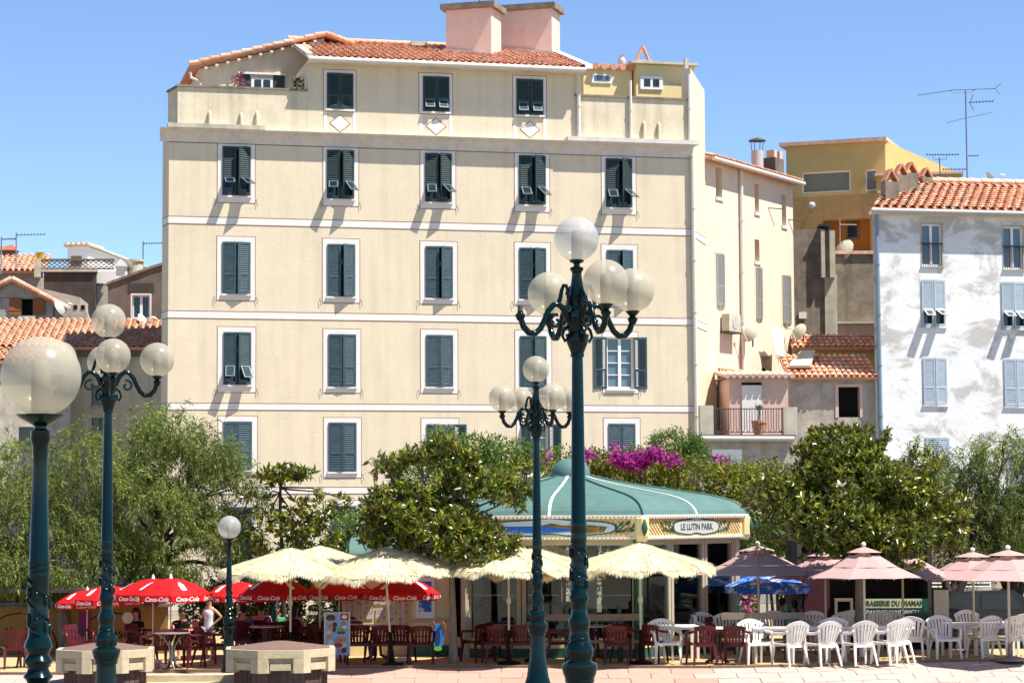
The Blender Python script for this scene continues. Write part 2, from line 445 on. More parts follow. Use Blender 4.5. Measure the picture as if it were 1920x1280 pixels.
M['hedge'] = leafmat('hedge_leaf', (0.07, 0.095, 0.010), (0.33, 0.32, 0.035), rough=0.5, spec=0.22, trans=0.3)
M['shrub'] = leafmat('shrub_leaf', (0.02, 0.05, 0.010), (0.10, 0.16, 0.03), rough=0.45, spec=0.4, trans=0.3)
M['palegreen'] = leafmat('fresh_leaf', (0.06, 0.12, 0.02), (0.22, 0.30, 0.06), rough=0.55, spec=0.15, trans=0.3)
M['bougain'] = leafmat('magenta_bract', (0.34, 0.012, 0.20), (0.46, 0.05, 0.32), rough=0.6, trans=0.35)
M['dullred'] = leafmat('dull_red_leaf', (0.10, 0.02, 0.03), (0.34, 0.10, 0.12), rough=0.6)
M['palepink'] = leafmat('pale_pink_bract', (0.42, 0.12, 0.22), (0.6, 0.3, 0.4), rough=0.6)
M['whiteflower'] = mat('white_petal', (0.8, 0.78, 0.7), 0.6)
def flat(name, c, rough=0.7): return mat(name, c, rough)
# ================================================================== shared building pieces
def wall_holes(mb, u0, u1, z0, z1, holes, depth=0.22, m=0, mrev=0):
    us = sorted({u0, u1, *[h[0] for h in holes], *[h[1] for h in holes]})
    zs = sorted({z0, z1, *[h[2] for h in holes], *[h[3] for h in holes]})
    us = [u for u in us if u0 <= u <= u1]; zs = [z for z in zs if z0 <= z <= z1]
    for i in range(len(us) - 1):
        for j in range(len(zs) - 1):
            cu = (us[i] + us[i + 1]) / 2; cz = (zs[j] + zs[j + 1]) / 2
            if any(h[0] < cu < h[1] and h[2] < cz < h[3] for h in holes): continue
            mb.poly([(us[i], 0, zs[j]), (us[i + 1], 0, zs[j]), (us[i + 1], 0, zs[j + 1]), (us[i], 0, zs[j + 1])], m)
    for a, b, c, d in holes:
        mb.poly([(a, 0, c), (b, 0, c), (b, depth, c), (a, depth, c)], mrev)
        mb.poly([(a, 0, d), (a, depth, d), (b, depth, d), (b, 0, d)], mrev)
        mb.poly([(a, 0, c), (a, depth, c), (a, depth, d), (a, 0, d)], mrev)
        mb.poly([(b, 0, c), (b, 0, d), (b, depth, d), (b, depth, c)], mrev)

_sh = {}
def shutter_mesh(w, h, side, flap_open, mt, seed=0):
    key = (round(w, 2), round(h, 2), side, flap_open, mt.name)
    if key in _sh: return _sh[key]
    w, h = key[0], key[1]
    mb = MB(); t = 0.035; st = 0.06; f = 1 if side > 0 else -1
    def bx(a, b, c, d, y0=-t, y1=0):
        a, b = sorted((a * f, b * f)); mb.box(a, b, y0, y1, c, d)
    zlo = -h / 2; zhi = h / 2; zm = zlo + 0.37 * h
    bx(0, st, zlo, zhi); bx(w - st, w, zlo, zhi)
    bx(st, w - st, zhi - 0.08, zhi); bx(st, w - st, zm - 0.035, zm + 0.035); bx(st, w - st, zlo, zlo + 0.10)
    def slats(a, b, x0, x1):
        n = max(3, int((b - a) / 0.068)); p = (b - a) / n
        for i in range(n):
            z = a + (i + 0.5) * p; xa, xb = sorted((x0 * f, x1 * f))
            mb.hexa([(xa, -t + 0.004, z - p * 0.50), (xb, -t + 0.004, z - p * 0.50), (xb, -0.004, z + p * 0.40), (xa, -0.004, z + p * 0.40),
                     (xa, -t + 0.004, z - p * 0.32), (xb, -t + 0.004, z - p * 0.32), (xb, -0.004, z + p * 0.58), (xa, -0.004, z + p * 0.58)])
    slats(zm + 0.035, zhi - 0.08, st, w - st)
    if not flap_open:
        a, b = zlo + 0.10, zm - 0.035
        bx(st, st + 0.035, a, b, -t * 0.8, -0.005); bx(w - st - 0.035, w - st, a, b, -t * 0.8, -0.005)
        slats(a, b, st + 0.035, w - st - 0.035)
    _sh[key] = mb.mesh('shutter', mt)
    return _sh[key]
def flap_mesh(w, h, mt):
    key = ('flap', round(w, 2), round(h, 2), mt.name)
    if key in _sh: return _sh[key]
    mb = MB(); t = 0.03; b = 0.035
    mb.box(0, b, -t, 0, -h, 0); mb.box(w - b, w, -t, 0, -h, 0); mb.box(b, w - b, -t, 0, -b, 0); mb.box(b, w - b, -t, 0, -h, -h + b)
    n = max(3, int((h - 2 * b) / 0.07)); p = (h - 2 * b) / n
    for i in range(n):
        z = -b - (i + 0.5) * p
        mb.hexa([(b, -t, z - p * .60), (w - b, -t, z - p * .60), (w - b, 0, z + p * .45), (b, 0, z + p * .45),
                 (b, -t, z - p * .42), (w - b, -t, z - p * .42), (w - b, 0, z + p * .63), (b, 0, z + p * .63)], 1)
    _sh[key] = mb.mesh('shutter_flap', [M['flap'] if not mt.name.startswith('pale_blue') else M['white'], mt])
    return _sh[key]

def hang_shutters(parent, w, h, mt, ang=(8, 8), flaps=None, flap_ang=48):
    """two leaves hinged on the outer edges of an opening w x h, origin at its centre"""
    lw = w / 2 - 0.004
    for side, a in ((1, ang[0]), (-1, ang[1])):
        fo = bool(flaps) and side in flaps
        me = shutter_mesh(lw, h, side, fo, mt)
        R = Matrix.Rotation(-rad(a) * side, 4, 'Z')
        T = Matrix.Translation((-side * w / 2, -0.012, 0)) @ R
        link('shutter', me, parent, M=T)
        if fo:
            fw = round(lw, 2) - 0.12 - 0.01; fh = round(h, 2) * 0.37 - 0.135
            fm = flap_mesh(fw, fh, mt)
            x = 0.065 if side > 0 else -(0.065 + fw)
            zt = -round(h, 2) / 2 + 0.37 * round(h, 2) - 0.035
            fa_ = flap_ang + random.uniform(-6, 6)
            link('shutter_flap', fm, parent, M=T @ Matrix.Translation((x, -0.03, zt)) @ Matrix.Rotation(-rad(fa_), 4, 'X'))

def surround(name, parent, cu, cz, w, h, l, r, b, t, sill=True, mt='band', line=True):
    """painted frame round an opening (w x h), reaching l,r,b,t beyond it; the mesh origin is the opening's centre"""
    mb = MB(); x0, x1, z0, z1 = -w / 2, w / 2, -h / 2, h / 2; o = 0.022
    def ring(X0, X1, Z0, Z1, a0, a1, c0, c1, y, m):
        mb.box(X0, a0, -y, 0, Z0, Z1, m); mb.box(a1, X1, -y, 0, Z0, Z1, m)
        if c0 > Z0: mb.box(a0, a1, -y, 0, Z0, c0, m)
        if Z1 > c1: mb.box(a0, a1, -y, 0, c1, Z1, m)
    if line: ring(x0 - l - o, x1 + r + o, z0 - b - o, z1 + t + o, x0 - l, x1 + r, z0 - b, z1 + t, 0.006, 1)
    ring(x0 - l, x1 + r, z0 - b, z1 + t, x0, x1, z0, z1, 0.010, 0)
    o_ = mb.build(name, [M[mt], M['outline']], parent, loc=(cu, 0, cz))
    if sill:
        s = MB(); s.box(x0 - 0.05, x1 + 0.05, -0.07, 0, z0 - 0.055, z0 - 0.003)
        s.build('sill', M[mt], o_)
    return o_
def pane(parent, w, h, dy=0.16, mt='pane'):
    mb = MB(); mb.box(-w / 2, w / 2, dy, dy + 0.02, -h / 2, h / 2)
    return mb.build('pane', M[mt], parent)
def casement(parent, w, h, rows=4, dy=0.10, mt='bluepane'):
    mb = MB(); b = 0.055
    mb.box(-w / 2, -w / 2 + b, dy, dy + .05, -h / 2, h / 2); mb.box(w / 2 - b, w / 2, dy, dy + .05, -h / 2, h / 2)
    mb.box(-w / 2 + b, w / 2 - b, dy, dy + .05, h / 2 - b, h / 2); mb.box(-w / 2 + b, w / 2 - b, dy, dy + .05, -h / 2, -h / 2 + b * 1.4)
    mb.box(-0.05, 0.05, dy - .012, dy + .05, -h / 2 + b * 1.4, h / 2 - b)
    for s in (-1, 1):
        for i in range(1, rows):
            z = -h / 2 + b * 1.4 + (h - 2.4 * b) * i / rows
            xa, xb = sorted((s * 0.05, s * (w / 2 - b)))
            mb.box(xa, xb, dy + .005, dy + .04, z - .013, z + .013)
    mb.build('window_frame', M['white'], parent)
    pane(parent, w - 2 * b + .02, h - 2 * b + .02, dy + 0.055, mt)

# barrel tiles -------------------------------------------------------------
_tm = {}
def tile_mesh(w, l, i):
    key = (round(w, 3), round(l, 3), i)
    if key in _tm: return _tm[key]
    mb = MB(); n = 5
    def ringp(y, r, z): return [(-math.cos(math.pi * k / n) * r, y, z + math.sin(math.pi * k / n) * r * 0.75) for k in range(n + 1)]
    a = ringp(0, w * 0.36, 0.045); b = ringp(l * 1.15, w * 0.29, 0.0); c = ringp(0, w * 0.30, 0.035); d = ringp(l * 0.25, w * 0.29, 0.025)
    for k in range(n):
        mb.poly([a[k], b[k], b[k + 1], a[k + 1]]); mb.poly([a[k], a[k + 1], c[k + 1], c[k]]); mb.poly([c[k], c[k + 1], d[k + 1], d[k]])
    me = mb.mesh('roof_tile', M[('tile_a', 'tile_b', 'tile_c', 'tile_d')[i]], None, fix=False)
    _tm[key] = me; return me
def tile_roof(parent, O, U, V, nc, nr, w, l, keep=300, base=True, skip=None):
    """barrel tiles from the eave point O along U (columns) and up V (rows)"""
    O, U, V = Vector(O), Vector(U).normalized(), Vector(V).normalized()
    Nn = U.cross(V).normalized()
    if Nn.z < 0: Nn = -Nn
    B = Matrix((U, V, Nn)).transposed()
    if (B.determinant() < 0): pass
    if base:
        mb = MB(); W = nc * w; H = nr * l
        p = [O + Nn * -0.10, O + U * W + Nn * -0.10, O + U * W + V * H + Nn * -0.10, O + V * H + Nn * -0.10]
        q = [x + Nn * 0.115 for x in p]
        mb.hexa(p + q)
        rf = mb.build('roof', M['tile_base'], parent)
    else: rf = parent
    big = MB(); cnt = 0
    for r in range(nr):
        for c in range(nc):
            if skip and skip(c / nc, r / nr): continue
            P = O + U * ((c + 0.5) * w + random.uniform(-.012, .012)) + V * (r * l + random.uniform(-.02, .02)) + Nn * 0.012
            Mx = Matrix.Translation(P) @ (B @ Matrix.Rotation(random.uniform(-.03, .03), 3, 'Z')).to_4x4()
            i = random.choice((0, 0, 0, 1, 1, 1, 2, 2, 3))
            if cnt < keep:
                link('roof_tile', tile_mesh(w, l, i), rf, M=Mx); cnt += 1
            else:
                me = tile_mesh(w, l, i); b = len(big.v)
                big.v += [tuple(Mx @ v.co) for v in me.vertices]
                for pl in me.polygons: big.f.append(tuple(b + k for k in pl.vertices)); big.m.append(i)
    if big.f:
        o = big.build('roof_tiles_upper', [M['tile_a'], M['tile_b'], M['tile_c'], M['tile_d']], rf, fix=False); o['kind'] = 'stuff'
    return rf

def pipe(parent, pts, r=0.05, mt='pipe', name='drainpipe', clips=True):
    mb = MB(); mb.tube(pts, r, 8)
    if clips and len(pts) == 2:
        a, b = Vector(pts[0]), Vector(pts[1]); n = max(1, int((a - b).length / 2.0))
        for i in range(1, n + 1):
            q = a.lerp(b, i / (n + 1)); mb.tube([q - Vector((0, 0, .03)), q + Vector((0, 0, .03))], r * 1.25, 8)
    return mb.build(name, M[mt], parent, smooth=40)

# ================================================================== main apartment building
fa = Frame(313, 75.0, FA_ANG)
H = fa.hit
L = H(1300, 640)[0]
C1 = fa.loc(at(1326, 640, fa.o.y + L * fa.u.y + 2.9)); C1.z = 0
main = thing('apartment_building', 'large cream five storey apartment block with dark green shutters and orange tiled roof', 'building', fa.o, fa.a)
zc_l = H(313, 246)[1]; zc_r = H(1300, 270)[1]; ZC = (zc_l + zc_r) / 2      # top of the main cornice
ZB = ZC - 0.42
E0 = fa.loc(at(303, 640, fa.o.y + 0.9)); E0.z = 0

def px_rect(x0, x1, y0, y1):
    u0 = H(x0, (y0 + y1) / 2)[0]; u1 = H(x1, (y0 + y1) / 2)[0]
    return u0, u1, H((x0 + x1) / 2, y1)[1], H((x0 + x1) / 2, y0)[1]
# (shutter box, surround box, row, flaps, ajar, kind)
WIN = []
def W(sh, su, **k): WIN.append((sh, su, k))
both = (1, -1)
W((613, 662, 138, 205), (607, 667, 132, 209), ang=(6, 6), mt='shutter_dark')
W((793, 842, 144, 210), (786, 848, 138, 214), ang=(4, 4), flaps=both, mt='shutter_dark', fang=26)
W((968, 1018, 149, 216), (962, 1024, 143, 220), ang=(4, 4), flaps=both, mt='shutter_dark', fang=26)
W((417, 469, 275, 367), (408, 478, 268, 380), ang=(4, 24), flaps=both, mt='shutter_dark', fang=60)
W((613, 663, 282, 373), (606, 672, 273, 386), ang=(10, 26), flaps=both, mt='shutter_dark', fang=52)
W((797, 846, 288, 379), (788, 854, 280, 391), ang=(10, 24), flaps=both, mt='shutter_dark', fang=56)
W((973, 1022, 292, 384), (965, 1030, 284, 397), ang=(6, 26), flaps=both, mt='shutter_dark', fang=56)
W((1136, 1184, 298, 389), (1128, 1192, 289, 402), ang=(8, 28), flaps=both, mt='shutter_dark', fang=54)
W((417, 469, 454, 551), (407, 478, 444, 563), ang=(13, 13))
W((614, 665, 458, 556), (605, 674, 448, 567), ang=(10, 22))
W((798, 848, 462, 559), (788, 857, 453, 570), ang=(10, 24))
W((974, 1023, 465, 561), (965, 1032, 455, 572), ang=(10, 20))
W((1138, 1186, 469, 563), (1128, 1195, 459, 575), ang=(8, 26))
W((419, 470, 623, 721), (408, 479, 613, 735), ang=(10, 18), flaps=both, fang=40)
W((616, 667, 627, 725), (606, 676, 617, 736), ang=(7, 7))
W((799, 849, 628, 725), (789, 858, 618, 737), ang=(7, 7))
W((975, 1024, 630, 726), (966, 1034, 620, 737), ang=(6, 14))
W((1138, 1188, 632, 729), (1130, 1196, 622, 737), ang=(176, 176), open=True)
W((419, 472, 790, 880), (409, 482, 780, 894), ang=(4, 4))
W((616, 668, 792, 884), (607, 677, 783, 895), ang=(5, 5))
W((800, 850, 795, 890), (790, 860, 784, 900), ang=(5, 176), open=True)
W((979, 1028, 795, 890), (969, 1037, 786, 900), ang=(60, 176), open=True)
W((1141, 1191, 794, 886), (1132, 1200, 784, 897), ang=(4, 4))
W((419, 472, 950, 1040), (409, 482, 940, 1054), ang=(4, 4))
W((620, 668, 948, 1040), (611, 679, 938, 1052), ang=(5, 5))
W((802, 852, 950, 1040), (792, 862, 940, 1050), ang=(5, 5))
W((980, 1030, 950, 1040), (970, 1040, 940, 1050), ang=(5, 5))
W((1143, 1193, 950, 1040), (1134, 1202, 940, 1050), ang=(5, 5))

holes = []; holes_up = []
for sh, su, k in WIN:
    r = px_rect(*sh); (holes_up if sh[2] < 260 else holes).append(r)
UB0 = H(577, 180)[0]; UB1 = H(1080, 200)[0]        # the raised centre
ZE = (H(600, 118)[1] + H(1085, 131)[1]) / 2         # its eave
mb = MB()
wall_holes(mb, 0, L, 0, ZC - 0.05, holes)
wall_holes(mb, UB0, UB1, ZC - 0.05, ZE, holes_up)
zt = ZC - 0.05
mb.poly([(L, 0, 0), (C1.x, C1.y, 0), (C1.x, C1.y, zt), (L, 0, zt)])
C2 = (C1.x - 1.0, C1.y + 8, 0)
mb.poly([(C1.x, C1.y, 0), C2, (C2[0], C2[1], zt), (C1.x, C1.y, zt)])
mb.poly([(0, 0, 0), (0, 0, zt), (E0.x, E0.y, zt), (E0.x, E0.y, 0)])
mb.poly([(E0.x, E0.y, 0), (E0.x, E0.y, zt), (1.0, 9, zt), (1.0, 9, 0)]); mb.poly([(1.0, 9, 0), (1.0, 9, zt), (C2[0], C2[1], zt), (C2[0], C2[1], 0)])
mb.poly([(0, 0, zt), (L, 0, zt), (C1.x, C1.y, zt), (C2[0], C2[1], zt), (1.0, 9, zt), (E0.x, E0.y, zt)])
# raised centre: sides and back
mb.poly([(UB0, 0, zt), (UB0, 0, ZE), (UB0, 7, ZE), (UB0, 7, zt)])
mb.poly([(UB1, 0, zt), (UB1, 7, zt), (UB1, 7, ZE), (UB1, 0, ZE)])
mb.poly([(UB0, 7, zt), (UB0, 7, ZE), (UB1, 7, ZE), (UB1, 7, zt)])
mb.build('wall', M['cream'], main, fix=True)

for sh, su, k in WIN:
    u0, u1, z0, z1 = px_rect(*sh); s0, s1, t0, t1 = px_rect(*su)
    w, h = u1 - u0, z1 - z0
    wo = surround('window', main, (u0 + u1) / 2, (z0 + z1) / 2, w, h, max(u0 - s0, .02), max(s1 - u1, .02), max(z0 - t0, .02), max(t1 - z1, .02))
    hang_shutters(wo, w, h, M[k.get('mt', random.choice(['shutter', 'shutter', 'shutter_b', 'shutter_c']))], tuple(max(1.5, x_ + random.uniform(-4, 4)) if x_ < 90 else x_ for x_ in k.get('ang', (8, 8))), k.get('flaps'), k.get('fang', 48))
    if k.get('open'): casement(wo, w, h)
    else: pane(wo, w, h)
    if sh[2] < 260:      # panel with a lozenge below the attic windows
        mb = MB(); zb = ZC + 0.02; zt2 = t0
        for a in (s0, s1 - 0.11):
            mb.box(a - .5 * (u0 + u1), a + 0.11 - .5 * (u0 + u1), -0.010, 0, zb - (z0 + z1) / 2, zt2 - (z0 + z1) / 2 - .025)
        cz = (zb + zt2) / 2 - (z0 + z1) / 2 - .03
        for rr, y, m_ in ((0.345, 0.006, 1), (0.31, 0.010, 0)):
            mb.ext([(-rr * 1.05, cz), (0, cz - rr * .88), (rr * 1.05, cz), (0, cz + rr * .88)], -y, 0, m_)
        mb.build('lozenge_panel', [M['band'], M['outline']], wo)
    else:                # little iron shutter stays on the wall
        mb = MB()
        for s in (s0 - 0.08, s1 + 0.06):
            x = s - (u0 + u1) / 2; z = t0 - (z0 + z1) / 2
            mb.tube([(x, 0, z + .12), (x - .02, -.04, z + .10), (x + .02, -.05, z - .05), (x, -.03, z - .12)], 0.008, 4)
        mb.build('shutter_stay', M['iron'], wo)

# painted bands round the corner
for py0, py1, qy0, qy1 in ((403, 415, 432, 444), (582, 594, 598, 610), (757, 768, 760, 771), (914, 925, 912, 923)):
    za = (H(313, py0)[1] + H(1290, qy0)[1]) / 2; zb = (H(313, py1)[1] + H(1290, qy1)[1]) / 2
    mb = MB()
    def wrap(z0, z1, y, m):
        mb.box(-y, L + y * .5, -y, 0.0, z0, z1, m)
        d = (Vector((C1.x, C1.y, 0)) - Vector((L, 0, 0))).normalized(); nrm = Vector((d.y, -d.x, 0))
        a = Vector((L, 0, 0)); b = Vector((C1.x, C1.y, 0))
        mb.hexa([a + Vector((0, 0, z0)) + nrm * y, b + Vector((0, 0, z0)) + nrm * y, b + Vector((0, 0, z0)), a + Vector((0, 0, z0)),
                 a + Vector((0, 0, z1)) + nrm * y, b + Vector((0, 0, z1)) + nrm * y, b + Vector((0, 0, z1)), a + Vector((0, 0, z1))], m)
        e = Vector((E0.x, E0.y, 0)); dd = e.normalized(); n2 = Vector((-dd.y, dd.x, 0))
        if n2.x > 0: n2 = -n2
        a = Vector((0, 0, 0))
        mb.hexa([a + Vector((0, 0, z0)) + n2 * y, e + Vector((0, 0, z0)) + n2 * y, e + Vector((0, 0, z0)), a + Vector((0, 0, z0)),
                 a + Vector((0, 0, z1)) + n2 * y, e + Vector((0, 0, z1)) + n2 * y, e + Vector((0, 0, z1)), a + Vector((0, 0, z1))], m)
    wrap(zb, za, 0.008, 0); wrap(za, za + .022, 0.011, 1); wrap(zb - .022, zb, 0.011, 1)
    mb.build('floor_band', [M['band'], M['outline']], main)

# main cornice with a cove, running past the left corner
mb = MB(); prof = [(0, ZB), (-0.03, ZB), (-0.05, ZB + .10), (-0.10, ZB + .21), (-0.19, ZB + .31), (-0.31, ZB + .37), (-0.33, ZB + .42), (0, ZB + .42)]
mb.extx(prof, -0.30, L + 0.02)
mb.build('cornice', M['cornice'], main)
mb = MB(); mb.extx([(0, ZB - .025), (-.014, ZB - .025), (-.014, ZB - .002), (0, ZB - .002)], 0, L); mb.build('cornice_line', M['outline'], main)
for x0, x1, y0, y1, m_ in ((313, 494, 237, 246, 'concrete_lt'), (1060, 1305, 254, 266, 'cornice')):
    a = H(x0, y0)[0]; b = H(x1, y0)[0]; mb = MB()
    mb.box(a, b, -0.36, 0.02, ZC + .004, ZC + .15); mb.build('ledge', M[m_], main)
# parapets of the two roof terraces
zpl = H(400, 165)[1]; zpr = H(1190, 185)[1]
def parapet(u0, u1, z1, side=None):
    mb = MB(); mb.box(u0, u1, 0.0, 0.22, ZC + .003, z1)
    if side is not None:
        mb.hexa([(u0, .22, ZC + .003), (u0 + .22, .22, ZC + .003), (side[0] + .22, side[1], ZC + .003), (side[0], side[1], ZC + .003),
                 (u0, .22, z1), (u0 + .22, .22, z1), (side[0] + .22, side[1], z1), (side[0], side[1], z1)])
    p = mb.build('parapet', M['cream_dirty'], main)
    c = MB(); c.box(u0 - .06, u1, -.06, .27, z1 + .003, z1 + .07)
    if side is not None:
        c.hexa([(u0 - .06, .27, z1 + .003), (u0 + .27, .27, z1 + .003), (side[0] + .27, side[1], z1 + .003), (side[0] - .06, side[1], z1 + .003),
                (u0 - .06, .27, z1 + .07), (u0 + .27, .27, z1 + .07), (side[0] + .27, side[1], z1 + .07), (side[0] - .06, side[1], z1 + .07)])
    c.build('coping', M['concrete'], p)
pu0 = H(333, 200)[0]
pe = fa.loc(at(315, 200, fa.o.y + 1.2))
parapet(pu0, UB0 - .004, zpl, (pe.x, pe.y))
parapet(UB1 + .004, L - .02, zpr)
for px, py in ((393, 215), (452, 218), (482, 215), (1207, 234), (1235, 236)):   # spout lumps on the parapets
    u, z = H(px, py); mb = MB()
    mb.tube([(u, -.03, ZC + .15), (u, -.06, z), (u, -.04, z + .06), (u, 0.02, z + .10)], [.07, .065, .055, .04], 8)
    mb.build('overflow_cover', M['cream_dirty'], main, smooth=50)

# tall end wall strip on the right side (climbs above the terraces)
mb = MB(); zr0 = H(1300, 112)[1]
pr = [(L - .02, 0.02), (L, 0.0), (C1.x, C1.y), (C1.x - .25, C1.y)]
mb.hexa([(L - .25, 0.25, ZC - .05), (L, 0.003, ZC - .05), (C1.x, C1.y, ZC - .05), (C1.x - .3, C1.y, ZC - .05),
         (L - .25, 0.25, H(1300, 128)[1]), (L, 0.003, H(1300, 128)[1]), (C1.x, C1.y, H(1300, 142)[1]), (C1.x - .3, C1.y, H(1300, 142)[1])])
mb.build('end_wall', M['cream'], main)
mb = MB(); mb.box(L - .10, L + .02, .3, .42, H(1300, 130)[1], H(1303, 106)[1]); mb.build('vent_post', M['zinc'], main)

# attic roof over the raised centre
zf = ZE + 0.02; pitch = rad(17)
ev = 0.45
u_a, u_b = UB0 - 0.0, UB1 + .25
nc = int(round((u_b - u_a) / 0.245)); wv = (u_b - u_a) / nc
rl = 5.4; nr = 15
tile_roof(main, (u_a, -ev, zf + .03), (1, 0, 0), (0, math.cos(pitch), math.sin(pitch)), nc, nr, wv, rl / nr, keep=300, skip=lambda c, r: c + 0.0 < (r * 0.07))
mb = MB(); mb.box(UB0 - .02, UB1 + .15, -ev + .02, 0, ZE - .10, ZE - .003); mb.build('eave_soffit', M['cornice'], main)
mb = MB(); mb.tube([(UB0 - .05, -ev - .03, ZE - .03), (UB1 + .22, -ev - .03, ZE - .03)], .085, 10); mb.build('gutter', M['pipe'], main, smooth=50)
for a, b, m_ in ((u_b - .03, u_b + .22, 'white'), (u_a - .12, u_a + .12, 'concrete_lt')):     # mortared verges
    mb = MB(); V = Vector((0, math.cos(pitch), math.sin(pitch)))
    p0 = Vector((0, -ev - .02, zf)); p1 = p0 + V * (rl if m_ == 'white' else 2.6)
    mb.hexa([(a, p0.y, p0.z), (b, p0.y, p0.z), (b, p1.y, p1.z), (a, p1.y, p1.z), (a, p0.y, p0.z + .14), (b, p0.y, p0.z + .14), (b, p1.y, p1.z + .14), (a, p1.y, p1.z + .14)])
    mb.build('verge', M[m_], main)
mb = MB()
mb.tube([(u_a, -ev + math.cos(pitch) * rl, zf + math.sin(pitch) * rl + .08), (u_b, -ev + math.cos(pitch) * rl, zf + math.sin(pitch) * rl + .08)], .11, 8)
mb.build('ridge', M['tile_b'], main, smooth=50)
mb = MB(); y_ = 3.9; mb.box(H(768, 72, y_)[0], H(797, 72, y_)[0], y_ - .35, y_ + .3, zf + math.tan(pitch) * (y_ + ev) + .05, zf + math.tan(pitch) * (y_ + ev) + .2)
mb.build('roof_light', M['concrete_lt'], main)
# rooftop stair block and its neighbour
for x0, x1, y0, y1, dy, dep in ((836, 927, 22, 92, 2.9, 1.2), (936, 1040, 25, 92, 4.3, 1.1)):
    a = H(x0, 50, dy)[0]; b = (H(x1, 50, dy)[0] - a) * .95; zt_ = H((x0 + x1) / 2, y0, dy)[1]; zb_ = zf + math.tan(pitch) * (dy + ev) - .75
    mb = MB(); mb.box(0, b, 0, dep, zb_, zt_)
    o = mb.build('stair_block', M['chimney_pink'], main, loc=(a, dy, 0)); o.rotation_euler = (0, 0, rad(-30))
    c = MB(); c.box(-.16, b + .16, -.18, dep + .15, zt_ + .003, zt_ + .2); c.build('slab', M['concrete'], o)
    zz_ = zf + math.tan(pitch) * (dy + ev)
    c = MB(); c.hexa([(-.03, -.06, zz_ - .05), (b + .05, -.06, zz_ - .35), (b + .05, -.003, zz_ - .35), (-.03, -.003, zz_ - .05), (-.03, -.06, zz_ + .17), (b + .05, -.06, zz_ - .13), (b + .05, -.003, zz_ - .13), (-.03, -.003, zz_ + .17)]); c.build('flashing', M['zinc'], o)
# lean-to storey behind the left terrace
DL = 3.6
a0 = H(372, 150, DL)[0]; a1 = H(577, 150, DL)[0] + .3; a2 = H(608, 68, DL)[0]
zl0 = H(370, 124, DL)[1]; zl2 = H(606, 66, DL)[1]
mb = MB(); mb.ext([(a0, ZC - .04), (a2, ZC - .04), (a2, zl2 - .1), (a0, zl0 - .1)], DL, DL + 3.5)
lw = mb.build('attic_wall', M['cream'], main)
mb = MB(); mb.ext([(a0 - .35, zl0 - .17), (a2, zl2 - .08), (a2 + 1.0, zl2 - .40), (a2 + 1.0, zl2 - .30), (a2, zl2 + .04), (a0 - .35, zl0 - .05)], DL - .28, DL + 3.6)
lr = mb.build('attic_roof', M['tile_base'], main)
for i in range(13):    # verge tiles seen from the side
    f0 = i / 13; f1 = (i + 1.15) / 13
    mb = MB()
    p = [(a0 - .35 + (a2 - a0 + .35) * f, zl0 + (zl2 - zl0) * f) for f in (f0, f1)]
    mb.tube([(p[0][0], DL - .27, p[0][1] + .02), (p[1][0], DL - .27, p[1][1] - .02)], [.10, .085], 8)
    mb.build('roof_tile', M[random.choice(['tile_a', 'tile_b', 'tile_c'])], lr, smooth=50)
for i in range(5):
    mb = MB(); f0 = i / 5; f1 = (i + 1.1) / 5
    mb.tube([(a2 + 1.0 * f0, DL - .27, zl2 - .32 * f0 + .02), (a2 + 1.0 * f1, DL - .27, zl2 - .32 * f1)], [.1, .085], 8)
    mb.build('roof_tile', M[random.choice(['tile_a', 'tile_b'])], lr, smooth=50)
for i in range(11):
    f = (i + .6) / 11; x = a0 + (a2 - a0) * f * .95; z = zl0 + (zl2 - zl0) * f * .95 - .13
    mb = MB(); mb.box(x - .05, x + .05, DL - .30, DL, z - .08, z); mb.build('rafter_end', M['cornice'], lr)
mb = MB(); mb.tube([(a0 - .3, DL - .2, zl0 - .25), (a0 - .28, DL - .2, zl0 - .45), (a0 + .05, DL - .06, zl0 - .55), (a0 + .05, DL - .06, ZC)], .05, 8); mb.build('drainpipe', M['pipe'], main, smooth=50)
u0, z1 = H(471, 146, DL); u1, z0 = H(511, 175, DL)
mb = MB(); mb.box(0, 1, 0, 1, 0, 1); mb = MB()
wo = MB(); wo.box(u0, u1, DL - .06, DL - .003, z0, z1); wo = wo.build('terrace_window', M['white'], main)
for i in range(2):
    mb = MB(); x = u0 + (u1 - u0) * (.14 + .42 * i); mb.box(x, x + (u1 - u0) * .32, DL - .075, DL - .062, z0 + .1, z1 - .07); mb.build('pane', M['pane'], wo)
for x in (u0 - .42, u1 + .03):
    mb = MB(); mb.box(x, x + .38, DL - .05, DL - .003, z0, z1 + .1); mb.build('shutter', M['shutter_dark'], wo)
mb = MB(); mb.box(u0 - .45, u1 + .45, DL - .12, DL - .002, z1 + .11, z1 + .18); mb.build('lintel', M['band'], wo)
# small blocks behind the right terrace
DR = 2.4
x0, x1 = H(1094, 150, DR)[0], H(1185, 150, DR)[0]; ztop = H(1140, 128, DR)[1]
mb = MB(); mb.box(x0, x1, DR, DR + 3, ZC - .04, ztop); o = mb.build('roof_hut', M['ochre_lt'] if 'ochre_lt' in M else M['kcream'], main)
for i in range(6):
    mb = MB(); x = x0 + .05 + i * (x1 - x0 - .1) / 5
    mb.tube([(x, DR - .2, ztop + .02), (x, DR + 2.9, ztop + .35)], [.12, .10], 8); mb.build('roof_tile', M[random.choice(['tile_a', 'tile_b', 'tile_c'])], o, smooth=50)
mb = MB(); mb.box(x0, x1, DR - .1, DR + 2.9, ztop - .02 + .003, ztop + .05); mb.build('roof', M['tile_base'], o)
a, zz = H(1109, 139, DR); b, z2 = H(1146, 157, DR)
mb = MB(); mb.box(a, b, DR - .05, DR - .003, z2, zz); w1 = mb.build('window', M['white'], o)
